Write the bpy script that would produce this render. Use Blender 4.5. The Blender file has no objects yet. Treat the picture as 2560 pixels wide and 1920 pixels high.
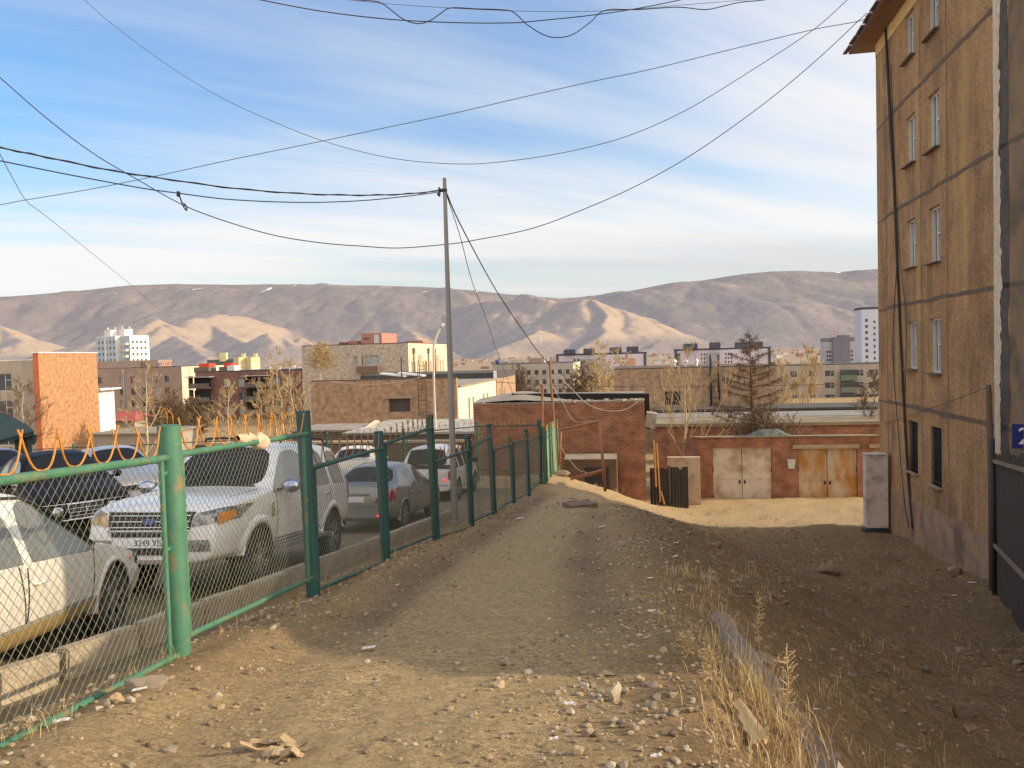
import bpy, bmesh, math, random
import numpy as np
from mathutils import Vector, Matrix, noise as mnoise
from mathutils.bvhtree import BVHTree
random.seed(7); np.random.seed(7)
PI = math.pi
scene = bpy.context.scene
COL = scene.collection
# ------------------------------------------------------------------ camera
FPX = 2000.0
PITCH = math.atan(77/2000.0); ROLL = 0.028
CAMR = Matrix.Rotation(PI/2-PITCH, 3, 'X') @ Matrix.Rotation(-ROLL, 3, 'Z')
def at(px, py, d):
    """point of the real place seen in direction (px,py), d metres ahead of the camera"""
    v = CAMR @ Vector(((px-1280)/FPX, -(py-960)/FPX, -1.0))
    return v*(d/v.y)
cd = bpy.data.cameras.new("camera"); cam = bpy.data.objects.new("camera", cd); COL.objects.link(cam)
cd.sensor_width = 36.0; cd.lens = 36.0*FPX/2560; cd.clip_start = 0.05; cd.clip_end = 30000
cam.matrix_world = CAMR.to_4x4(); scene.camera = cam
# ------------------------------------------------------------------ sun / sky
SUN_EL = math.radians(19); SUN_E = -0.09        # direction to the sun: (1, SUN_E)
sd = Vector((math.cos(SUN_EL), SUN_E*math.cos(SUN_EL), 0)); sd = sd/ sd.length*math.cos(SUN_EL); sd.z = math.sin(SUN_EL)
sl = bpy.data.lights.new("sun", 'SUN'); sl.energy = 5.0; sl.angle = math.radians(0.5); sl.color = (1.0, .82, .56)
so = bpy.data.objects.new("sun", sl); COL.objects.link(so)
so.rotation_euler = sd.to_track_quat('Z', 'Y').to_euler(); so.location = (30, 0, 30)
# ------------------------------------------------------------------ value noise (numpy)
_NT = np.random.RandomState(3).rand(256, 256)
def vnoise(x, y):
    xi = np.floor(x).astype(int); yi = np.floor(y).astype(int)
    fx = x-xi; fy = y-yi; fx = fx*fx*(3-2*fx); fy = fy*fy*(3-2*fy)
    a = _NT[xi % 256, yi % 256]; b = _NT[(xi+1) % 256, yi % 256]
    c = _NT[xi % 256, (yi+1) % 256]; d = _NT[(xi+1) % 256, (yi+1) % 256]
    return (a*(1-fx)+b*fx)*(1-fy)+(c*(1-fx)+d*fx)*fy-.5
def fbm(x, y, o=4):
    s = 0; a = 1.0
    for i in range(o):
        s = s+a*vnoise(x+17.3*i, y+9.1*i); x = x*2.03; y = y*2.03; a *= .5
    return s
def smooth(t): t = np.clip(t, 0, 1); return t*t*(3-2*t)
# ------------------------------------------------------------------ fence layout (pixel of the foot, foot depth)
POSTS = [  # base px, base py, depth, top px, top py, thickness
    (-640, 2150, 2.35, -640, 1290, .125),
    (450, 1655, 4.8, 422, 1064, .135), (786, 1500, 7.3, 757, 1027, .128), (966, 1408, 9.9, 946, 1078, .115),
    (1092, 1356, 12.5, 1073, 1037, .125), (1180, 1320, 15.1, 1168, 1088, .12), (1237, 1292, 17.7, 1222, 1060, .125),
    (1286, 1262, 20.4, 1274, 1090, .11), (1323, 1243, 23.1, 1315, 1073, .12), (1353, 1212, 26.0, 1349, 1068, .12)]
PB = [at(p[0], p[1], p[2]) for p in POSTS]
_fy = np.array([p.y for p in PB]); _fx = np.array([p.x for p in PB])
PB[0] = Vector((-2.12, 2.3, -1.45))
_fx[0] = -2.12
_zp_y = np.array([-5, 0, 2.9]+[p.y for p in PB[1:]]+[29, 31, 33, 45, 60, 88, 150, 250, 500, 7000])
_zp_z = np.array([-1.35, -1.4, -1.5]+[p.z for p in PB[1:]]+[-4.33, -5.1, -6.2, -7.3, -8.4, -9.7, -12, -14, -17, -22])
def track_x(y): return np.interp(y, [0, 5, 10, 18, 26], [-.55, -.42, -.05, .9, 2.2])
def fence_x(y): return np.interp(y, _fy, _fx)
def ground_np(x, y, detail=True):
    x = np.asarray(x, float); y = np.asarray(y, float)
    zp = np.interp(y, _zp_y, _zp_z)
    zlow = np.interp(y, [0, 5, 9, 16.7, 25.7, 33, 45, 60, 88, 150, 250, 500, 7000],
                     [-3.3, -3.7, -4.3, -5.2, -5.9, -6.4, -7.3, -8.4, -9.7, -12, -14, -17, -22])
    zlot = np.interp(y, [-5, 4, 7.8, 10.2, 12.9, 17.3, 20, 23, 28, 33, 39, 45, 60, 88, 150, 250, 500, 7000],
                     [-1.6, -2.22, -2.66, -2.95, -3.28, -3.78, -4.05, -4.28, -4.6, -4.95, -6.6, -7.3, -8.4, -9.7, -12, -14, -17, -22])
    zlot = zlot+np.clip((-x-5.2)*.13, 0, .55)*(y < 30)
    xc = np.interp(y, [0, 3, 7, 12, 17, 21, 24, 33], [.45, .62, 1.25, 1.9, 2.2, 1.4, .5, .4])
    w = np.interp(y, [0, 5, 10, 16, 22, 26, 33], [2.0, 2.6, 4, 5.5, 6.5, 6.5, 7])
    z = zp+(zlow-zp)*smooth((x-xc)/w)
    fx = fence_x(y)
    t = smooth((fx-.15-x)/.95)
    z = np.where(y < 60, z+(zlot-z)*t, z)
    if detail:
        near = np.clip((60-y)/50, 0, 1)*smooth((y+2)/2)
        rough = smooth((x-xc+.3)/1.2)
        onlot = t
        z = z+near*(.10*fbm(x*.7, y*.7, 3)*(1-.85*onlot)*(.45+1.3*rough)+.035*fbm(x*4, y*4, 3)*(1-.8*onlot)*(.55+1.6*rough)+.016*fbm(x*15, y*15, 2)*(1-.7*onlot)*(.6+1.7*rough))
        # wheel ruts along the path
        cx = track_x(y)
        for s in (-.92, .92):
            z = z-(.055*np.exp(-((x-cx-s)/.24)**2)-.02*np.exp(-((np.abs(x-cx-s)-.34)/.12)**2))*near*(y < 27)*(.2+.8*smooth((y-4.6)/2))*(.55+.9*np.clip(vnoise(x*0+s+y*.5, y*.35)+.5, 0, 1))
        # berm along the fence foot
        z = z+.06*np.exp(-((x-fx-.25)/.3)**2)*near*(y < 27)
    return z
def gz(x, y): return float(ground_np(np.array([x]), np.array([y]))[0])
# ------------------------------------------------------------------ materials
MATS = {}
def nodes_of(m):
    nt = m.node_tree; return nt, nt.nodes, nt.links
def mat(name, c1, c2=None, scale=4., rough=.8, metal=0., bump=0., bscale=None, detail=6, lo=.35, hi=.65, coord='Object',
        stretch=None, c3=None, s3=1., lo3=.5, hi3=.7, emit=None, spec=None, coat=0):
    if name in MATS: return MATS[name]
    m = bpy.data.materials.new(name); m.use_nodes = True
    nt, N, L = nodes_of(m); b = N['Principled BSDF']
    b.inputs['Roughness'].default_value = rough; b.inputs['Metallic'].default_value = metal
    if spec is not None: b.inputs['Specular IOR Level'].default_value = spec
    if coat: b.inputs['Coat Weight'].default_value = coat; b.inputs['Coat Roughness'].default_value = .08
    tc = N.new('ShaderNodeTexCoord'); src = tc.outputs[coord]
    if stretch:
        mp = N.new('ShaderNodeMapping'); mp.inputs['Scale'].default_value = stretch; L.new(src, mp.inputs[0]); src = mp.outputs[0]
    def nz(sc, det, lo_, hi_):
        t = N.new('ShaderNodeTexNoise'); t.inputs['Scale'].default_value = sc; t.inputs['Detail'].default_value = det
        t.inputs['Roughness'].default_value = .6; L.new(src, t.inputs['Vector'])
        r = N.new('ShaderNodeMapRange'); r.inputs[1].default_value = lo_; r.inputs[2].default_value = hi_; L.new(t.outputs[0], r.inputs[0])
        return t, r
    if c2 is None: c2 = tuple(x*.82 for x in c1)
    t, r = nz(scale, detail, lo, hi)
    mx = N.new('ShaderNodeMix'); mx.data_type = 'RGBA'
    mx.inputs[6].default_value = (*c1, 1); mx.inputs[7].default_value = (*c2, 1); L.new(r.outputs[0], mx.inputs[0])
    out = mx.outputs[2]
    if c3 is not None:
        t3, r3 = nz(s3, 5, lo3, hi3)
        m3 = N.new('ShaderNodeMix'); m3.data_type = 'RGBA'; L.new(out, m3.inputs[6]); m3.inputs[7].default_value = (*c3, 1)
        L.new(r3.outputs[0], m3.inputs[0]); out = m3.outputs[2]
    L.new(out, b.inputs['Base Color'])
    if emit:
        b.inputs['Emission Color'].default_value = (*emit[0], 1); b.inputs['Emission Strength'].default_value = emit[1]
    if bump:
        tb = N.new('ShaderNodeTexNoise'); tb.inputs['Scale'].default_value = bscale or scale*4; tb.inputs['Detail'].default_value = 8
        L.new(src, tb.inputs['Vector'])
        bp = N.new('ShaderNodeBump'); bp.inputs['Strength'].default_value = bump; bp.inputs['Distance'].default_value = .02
        L.new(tb.outputs[0], bp.inputs['Height']); L.new(bp.outputs[0], b.inputs['Normal'])
    MATS[name] = m; return m
def brick_mat(name, c1, c2, mortar, bw=.25, bh=.075, ms=.012, dirt=(.1, .07, .05), dlo=.5, dhi=.75, bump=.3, amt=.7, dscale=.35):
    if name in MATS: return MATS[name]
    m = bpy.data.materials.new(name); m.use_nodes = True
    nt, N, L = nodes_of(m); b = N['Principled BSDF']; b.inputs['Roughness'].default_value = .9
    tc = N.new('ShaderNodeTexCoord')
    br = N.new('ShaderNodeTexBrick'); L.new(tc.outputs['UV'], br.inputs['Vector'])
    br.inputs['Color1'].default_value = (*c1, 1); br.inputs['Color2'].default_value = (*c2, 1); br.inputs['Mortar'].default_value = (*mortar, 1)
    br.inputs['Scale'].default_value = 1; br.inputs['Mortar Size'].default_value = ms
    br.inputs['Brick Width'].default_value = bw; br.inputs['Row Height'].default_value = bh; br.inputs['Bias'].default_value = -.1
    n = N.new('ShaderNodeTexNoise'); n.inputs['Scale'].default_value = dscale; n.inputs['Detail'].default_value = 7; n.inputs['Roughness'].default_value = .65
    mp = N.new('ShaderNodeMapping'); mp.inputs['Scale'].default_value = (1.6, .6, 1); L.new(tc.outputs['UV'], mp.inputs[0]); L.new(mp.outputs[0], n.inputs['Vector'])
    r = N.new('ShaderNodeMapRange'); r.inputs[1].default_value = dlo; r.inputs[2].default_value = dhi; r.inputs[4].default_value = amt; L.new(n.outputs[0], r.inputs[0])
    mx = N.new('ShaderNodeMix'); mx.data_type = 'RGBA'; L.new(r.outputs[0], mx.inputs[0]); L.new(br.outputs['Color'], mx.inputs[6]); mx.inputs[7].default_value = (*dirt, 1)
    n2 = N.new('ShaderNodeTexNoise'); n2.inputs['Scale'].default_value = 2.2; n2.inputs['Detail'].default_value = 8; L.new(tc.outputs['UV'], n2.inputs['Vector'])
    hs = N.new('ShaderNodeHueSaturation'); L.new(mx.outputs[2], hs.inputs['Color'])
    r2 = N.new('ShaderNodeMapRange'); r2.inputs[1].default_value = .3; r2.inputs[2].default_value = .7; r2.inputs[3].default_value = .65; r2.inputs[4].default_value = 1.3
    L.new(n2.outputs[0], r2.inputs[0]); L.new(r2.outputs[0], hs.inputs['Value']); L.new(hs.outputs[0], b.inputs['Base Color'])
    bp = N.new('ShaderNodeBump'); bp.inputs['Strength'].default_value = bump; bp.inputs['Distance'].default_value = .01
    L.new(br.outputs['Fac'], bp.inputs['Height']); bp.invert = True; L.new(bp.outputs[0], b.inputs['Normal'])
    MATS[name] = m; return m
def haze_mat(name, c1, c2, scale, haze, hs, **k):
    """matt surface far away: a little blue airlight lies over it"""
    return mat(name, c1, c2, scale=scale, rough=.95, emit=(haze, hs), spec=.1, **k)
def glass_mat(name, col=(.02, .025, .03), rough=.06, spec=.6):
    if name in MATS: return MATS[name]
    m = bpy.data.materials.new(name); m.use_nodes = True
    nt, N, L = nodes_of(m); b = N['Principled BSDF']
    b.inputs['Roughness'].default_value = rough; b.inputs['Specular IOR Level'].default_value = spec
    t = N.new('ShaderNodeTexNoise'); t.inputs['Scale'].default_value = 1.3; t.inputs['Detail'].default_value = 2
    mx = N.new('ShaderNodeMix'); mx.data_type = 'RGBA'; mx.inputs[6].default_value = (*col, 1); mx.inputs[7].default_value = (*(c*2.2 for c in col), 1)
    tc = N.new('ShaderNodeTexCoord'); L.new(tc.outputs['Object'], t.inputs['Vector']); L.new(t.outputs[0], mx.inputs[0]); L.new(mx.outputs[2], b.inputs['Base Color'])
    MATS[name] = m; return m
# ------------------------------------------------------------------ mesh builder
WL = {}
class MB:
    def __init__(s): s.v = []; s.f = []; s.m = []; s.uv = []; s.s = []
    def poly(s, pts, m=0, uv=None, sm=False):
        i = len(s.v); s.v += [tuple(p) for p in pts]; s.f.append(tuple(range(i, i+len(pts)))); s.m.append(m); s.uv.append(uv); s.s.append(sm)
    def grid(s, rows, m=0, sm=True, close=False):
        i = len(s.v); n = len(rows[0])
        for r in rows: s.v += [tuple(p) for p in r]
        for a in range(len(rows)-1):
            for b in range(n if close else n-1):
                c = (b+1) % n
                s.f.append((i+a*n+b, i+a*n+c, i+(a+1)*n+c, i+(a+1)*n+b)); s.m.append(m); s.uv.append(None); s.s.append(sm)
    def box(s, c, sz, m=0, R=None, taper=1.):
        c = Vector(c); hx, hy, hz = sz[0]/2, sz[1]/2, sz[2]/2; P = []
        for z in (-1, 1):
            k = taper if z > 0 else 1
            for x, y in ((-1, -1), (1, -1), (1, 1), (-1, 1)):
                v = Vector((x*hx*k, y*hy*k, z*hz)); P.append(c+(R @ v if R is not None else v))
        i = len(s.v); s.v += [tuple(p) for p in P]
        for f in ((3, 2, 1, 0), (4, 5, 6, 7), (0, 1, 5, 4), (1, 2, 6, 5), (2, 3, 7, 6), (3, 0, 4, 7)):
            s.f.append(tuple(i+j for j in f)); s.m.append(m); s.uv.append(None); s.s.append(False)
    def bar(s, a, b, w, h, m=0, up=(0, 0, 1)):
        a = Vector(a); b = Vector(b); d = b-a; l = d.length
        if l < 1e-6: return
        d /= l; u = Vector(up)
        if abs(d.dot(u)) > .98: u = Vector((1, 0, 0))
        x = d.cross(u).normalized(); y = x.cross(d)
        R = Matrix((x, d, y)).transposed(); s.box((a+b)/2, (w, l, h), m, R)
    def tube(s, pts, r, n=6, m=0, cap=True, sm=True):
        pts = [Vector(p) for p in pts]; k = len(pts)
        rs = r if isinstance(r, (list, tuple)) else [r]*k
        i = len(s.v); X = None
        for j, p in enumerate(pts):
            d = (pts[min(j+1, k-1)]-pts[max(j-1, 0)])
            d = d.normalized() if d.length > 1e-9 else Vector((0, 0, 1))
            if X is None:
                u = Vector((0, 0, 1)) if abs(d.z) < .9 else Vector((1, 0, 0)); X = d.cross(u).normalized()
            else:
                X = (X-d*X.dot(d)); X = X.normalized() if X.length > 1e-6 else d.orthogonal().normalized()
            Y = d.cross(X)
            for a in range(n):
                t = 2*PI*a/n; s.v.append(tuple(p+(X*math.cos(t)+Y*math.sin(t))*rs[j]))
        for j in range(k-1):
            for a in range(n):
                b = (a+1) % n
                s.f.append((i+j*n+a, i+j*n+b, i+(j+1)*n+b, i+(j+1)*n+a)); s.m.append(m); s.uv.append(None); s.s.append(sm and n > 4)
        if cap:
            s.f.append(tuple(i+a for a in reversed(range(n)))); s.m.append(m); s.uv.append(None); s.s.append(False)
            s.f.append(tuple(i+(k-1)*n+a for a in range(n))); s.m.append(m); s.uv.append(None); s.s.append(False)
    def lathe(s, prof, c, ax, n=24, m=0):
        """prof: (radius, along) pairs"""
        ax = Vector(ax).normalized(); X = ax.orthogonal().normalized(); Y = ax.cross(X); c = Vector(c)
        rows = [[c+ax*h+(X*math.cos(2*PI*a/n)+Y*math.sin(2*PI*a/n))*r for a in range(n)] for r, h in prof]
        s.grid(rows, m, True, True)
    def prism(s, poly, z0, z1, m=0, mt=None):
        """vertical prism over a ccw polygon of (x,y); z0,z1 may be lists"""
        n = len(poly); z0 = z0 if isinstance(z0, (list, tuple)) else [z0]*n; z1 = z1 if isinstance(z1, (list, tuple)) else [z1]*n
        B = [Vector((p[0], p[1], z)) for p, z in zip(poly, z0)]; T = [Vector((p[0], p[1], z)) for p, z in zip(poly, z1)]
        for i in range(n):
            j = (i+1) % n; l = (B[j]-B[i]).length
            s.poly([B[i], B[j], T[j], T[i]], m, [(0, B[i].z), (l, B[j].z), (l, T[j].z), (0, T[i].z)])
        s.poly(T, m if mt is None else mt, [(p.x, p.y) for p in T]); s.poly(B[::-1], m, [(p.x, p.y) for p in B[::-1]])
    def wall(s, P0, u, W, H, holes=(), depth=.15, m=0, mr=None, u0=0., zoff=0.):
        """wall rectangle with real openings; P0 lower-left seen from outside, u unit vector to the right"""
        P0 = Vector(P0); u = Vector(u); n = Vector((u.y, -u.x, 0)); mr = m if mr is None else mr
        us = sorted({0., W}|{h[0] for h in holes}|{h[1] for h in holes}); vs = sorted({0., H}|{h[2] for h in holes}|{h[3] for h in holes})
        P = lambda a, b, k=0.: P0+u*a+Vector((0, 0, b))-n*k
        for i in range(len(us)-1):
            # merge vertical runs
            for j in range(len(vs)-1):
                a, b, c, d = us[i], us[i+1], vs[j], vs[j+1]; ca, cb = (a+b)/2, (c+d)/2
                if any(h[0] < ca < h[1] and h[2] < cb < h[3] for h in holes): continue
                s.poly([P(a, c), P(b, c), P(b, d), P(a, d)], m, [(a+u0, c+zoff), (b+u0, c+zoff), (b+u0, d+zoff), (a+u0, d+zoff)])
        for a, b, c, d in [h[:4] for h in holes]:
            for q in ([P(a, c), P(a, d), P(a, d, depth), P(a, c, depth)], [P(b, d), P(b, c), P(b, c, depth), P(b, d, depth)],
                      [P(b, c), P(a, c), P(a, c, depth), P(b, c, depth)], [P(a, d), P(b, d), P(b, d, depth), P(a, d, depth)]):
                s.poly(q, mr, [(0, 0), (0, .3), (.1, .3), (.1, 0)])
    def build(s, name, mats, parent=None, local=False, sharp=None):
        off = Vector((0, 0, 0))
        if parent is not None and not local: off = WL.get(parent.name, Vector((0, 0, 0)))
        me = bpy.data.meshes.new(name)
        V = s.v if off.length == 0 else [(x-off.x, y-off.y, z-off.z) for x, y, z in s.v]
        me.from_pydata(V, [], s.f)
        mats = mats if isinstance(mats, (list, tuple)) else [mats]
        for mm in mats: me.materials.append(mm)
        me.polygons.foreach_set('material_index', s.m); me.polygons.foreach_set('use_smooth', s.s)
        if any(q is not None for q in s.uv):
            uvl = me.uv_layers.new(name='UVMap'); k = 0; buf = []
            for f, q in zip(s.f, s.uv):
                for t in range(len(f)): buf += list(q[t]) if q is not None else [0, 0]
            uvl.data.foreach_set('uv', buf)
        me.update()
        if sharp: me.set_sharp_from_angle(angle=math.radians(sharp))
        o = bpy.data.objects.new(name, me); COL.objects.link(o)
        if parent is not None: o.parent = parent; WL[o.name] = off
        else: WL[o.name] = Vector((0, 0, 0))
        return o
def thing(name, label, cat, loc=(0, 0, 0), group=None):
    o = bpy.data.objects.new(name, None); COL.objects.link(o); o.location = loc; o.empty_display_size = .3
    o['label'] = label; o['category'] = cat
    if group: o['group'] = group
    WL[o.name] = Vector(loc); return o
def tag(o, label, cat, group=None):
    o['label'] = label; o['category'] = cat
    if group: o['group'] = group
    return o
def kind(o, k): o['kind'] = k; return o
def solo(mb, name, mats, label, cat, loc, group=None, sharp=None):
    """a thing that is a single mesh, with its origin at its base"""
    loc = Vector(loc); mb.v = [(x-loc.x, y-loc.y, z-loc.z) for x, y, z in mb.v]
    o = mb.build(name, mats, sharp=sharp); o.location = loc; WL[o.name] = loc; return tag(o, label, cat, group)
def copy_tree(o, parent=None):
    c = o.copy(); COL.objects.link(c); WL[c.name] = WL.get(o.name, Vector((0, 0, 0)))
    if parent is not None: c.parent = parent
    for ch in list(o.children): copy_tree(ch, c)
    return c
def catmull(pts, k=8):
    pts = [Vector(p) for p in pts]; P = [pts[0]*2-pts[1]]+pts+[pts[-1]*2-pts[-2]]; out = []
    for i in range(1, len(P)-2):
        for j in range(k):
            t = j/k; a, b, c, d = P[i-1], P[i], P[i+1], P[i+2]
            out.append(.5*((2*b)+(c-a)*t+(2*a-5*b+4*c-d)*t*t+(3*b-a-3*c+d)*t**3))
    out.append(pts[-1]); return out
def text_mesh(name, body, size, mtl, parent, M, extrude=.002, local=True, align='CENTER'):
    cu = bpy.data.curves.new(name, 'FONT'); cu.body = body; cu.size = size; cu.extrude = extrude; cu.align_x = align; cu.align_y = 'CENTER'
    t = bpy.data.objects.new(name+'_tmp', cu); COL.objects.link(t)
    dg = bpy.context.evaluated_depsgraph_get(); me = bpy.data.meshes.new_from_object(t.evaluated_get(dg))
    bpy.data.objects.remove(t); bpy.data.curves.remove(cu)
    me.name = name; me.materials.clear(); me.materials.append(mtl)
    off = Vector((0, 0, 0)) if local else WL.get(parent.name, Vector((0, 0, 0)))
    me.transform(Matrix.Translation(-off) @ M); o = bpy.data.objects.new(name, me); COL.objects.link(o)
    o.parent = parent; WL[o.name] = off; return o
# ------------------------------------------------------------------ world
def make_world():
    w = bpy.data.worlds.new("World"); scene.world = w; w.use_nodes = True
    N = w.node_tree.nodes; L = w.node_tree.links; bg = N['Background']; out = N['World Output']
    sky = N.new('ShaderNodeTexSky'); sky.sky_type = 'NISHITA'; sky.sun_disc = False
    sky.sun_elevation = SUN_EL; sky.sun_rotation = math.atan2(sd.x, sd.y); sky.air_density = 1.2; sky.dust_density = 1.5; sky.ozone_density = 2.0
    tc = N.new('ShaderNodeTexCoord'); sep = N.new('ShaderNodeSeparateXYZ'); L.new(tc.outputs['Generated'], sep.inputs[0])
    def math_(op, a, b=None, c=None):
        n = N.new('ShaderNodeMath'); n.operation = op
        for i, q in enumerate((a, b, c)):
            if q is None: continue
            if isinstance(q, (int, float)): n.inputs[i].default_value = q
            else: L.new(q, n.inputs[i])
        return n.outputs[0]
    def rng(v, a, b, c=0., d=1., st='SMOOTHSTEP'):
        n = N.new('ShaderNodeMapRange'); n.interpolation_type = st
        for i, q in zip((1, 2, 3, 4), (a, b, c, d)): n.inputs[i].default_value = q
        L.new(v, n.inputs[0]); return n.outputs[0]
    zz = math_('ADD', math_('MAXIMUM', sep.outputs[2], 0.), .13)
    cx = math_('DIVIDE', sep.outputs[0], zz); cy = math_('DIVIDE', sep.outputs[1], zz)
    behind = rng(sep.outputs[1], .35, -.35, 0., 1.)
    cmb = N.new('ShaderNodeCombineXYZ'); L.new(cx, cmb.inputs[0]); L.new(cy, cmb.inputs[1])
    def noise_(rot, sc, scale, det, ro=.55, off=(0, 0, 0), dist=0.):
        mp = N.new('ShaderNodeMapping'); mp.vector_type = 'TEXTURE'; mp.inputs['Rotation'].default_value = (0, 0, rot); mp.inputs['Scale'].default_value = sc; mp.inputs['Location'].default_value = off
        L.new(cmb.outputs[0], mp.inputs[0])
        t = N.new('ShaderNodeTexNoise'); t.inputs['Scale'].default_value = scale; t.inputs['Detail'].default_value = det; t.inputs['Roughness'].default_value = ro
        t.inputs['Distortion'].default_value = dist; L.new(mp.outputs[0], t.inputs['Vector']); return t.outputs[0]
    streak = noise_(SK_ROT, (5.0, 1.0, 1), .8, 7, .5, SK_OFF, .35)
    fine = noise_(SK_ROT+.12, (7.0, 1.0, 1), 3.2, 8, .62, (3, 1, 0), .3)
    big = noise_(.3, (1.5, 1, 1), .42, 3, .5, (7.3, 2.2, 0), .2)
    dens = math_('ADD', math_('ADD', math_('MULTIPLY', streak, .62), math_('MULTIPLY', fine, .2)), math_('MULTIPLY', big, .45))
    # more veil low over the horizon and towards the sun side
    low = rng(sep.outputs[2], .12, .38, .115, 0.)
    side = rng(sep.outputs[0], -.45, .6, -.03, .06)
    dens = math_('ADD', math_('ADD', math_('ADD', dens, low), side), math_('MULTIPLY', behind, .25))  # extra cloud added behind the viewer to fill the shade
    cov = rng(dens, SK_LO, SK_HI, 0., 1.)
    # sky colour
    hs = N.new('ShaderNodeHueSaturation'); hs.inputs['Saturation'].default_value = 1.22; hs.inputs['Value'].default_value = 1.0; L.new(sky.outputs[0], hs.inputs['Color'])
    mulc = N.new('ShaderNodeMix'); mulc.data_type = 'RGBA'; mulc.blend_type = 'MULTIPLY'; mulc.inputs[0].default_value = 1
    L.new(hs.outputs[0], mulc.inputs[6]); mulc.inputs[7].default_value = SKY_TINT
    # cloud colour: white with grey undersides low down
    under = noise_(0.02, (9, 1.2, 1), .55, 5, .5, (1.4, 6.2, 0), .2)
    shade = math_('MULTIPLY', rng(under, .42, .60, 0., 1.), rng(sep.outputs[2], .05, .36, 1.0, .25))
    cc = N.new('ShaderNodeMix'); cc.data_type = 'RGBA'; cc.inputs[6].default_value = (7.75, 7.6, 7.55, 1); cc.inputs[7].default_value = (6.0, 5.85, 6.0, 1); L.new(shade, cc.inputs[0])
    # cloud out of view, by the sun and behind, brightened to fill the shade
    vs = N.new('ShaderNodeVectorMath'); vs.operation = 'DOT_PRODUCT'; L.new(tc.outputs['Generated'], vs.inputs[0]); vs.inputs[1].default_value = tuple(sd)
    glow = math_('ADD', math_('ADD', 1.0, math_('MULTIPLY', rng(vs.outputs['Value'], .55, 1.0), 1.7)), math_('MULTIPLY', behind, .35))
    cg = N.new('ShaderNodeMix'); cg.data_type = 'RGBA'; cg.blend_type = 'MULTIPLY'; cg.inputs[0].default_value = 1; L.new(cc.outputs[2], cg.inputs[6])
    gv = N.new('ShaderNodeCombineXYZ'); L.new(glow, gv.inputs[0]); L.new(math_('MULTIPLY_ADD', glow, .93, .07), gv.inputs[1]); L.new(math_('MULTIPLY_ADD', glow, .80, .20), gv.inputs[2]); L.new(gv.outputs[0], cg.inputs[7])
    mx = N.new('ShaderNodeMix'); mx.data_type = 'RGBA'; L.new(cov, mx.inputs[0]); L.new(mulc.outputs[2], mx.inputs[6]); L.new(cg.outputs[2], mx.inputs[7])
    L.new(mx.outputs[2], bg.inputs['Color']); bg.inputs['Strength'].default_value = .125
SK_ROT = .42; SK_OFF = (2.0, .3, 0); SK_LO = .57; SK_HI = .87; SKY_TINT = (1.62, 1.72, 2.0, 1)
make_world()
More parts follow.
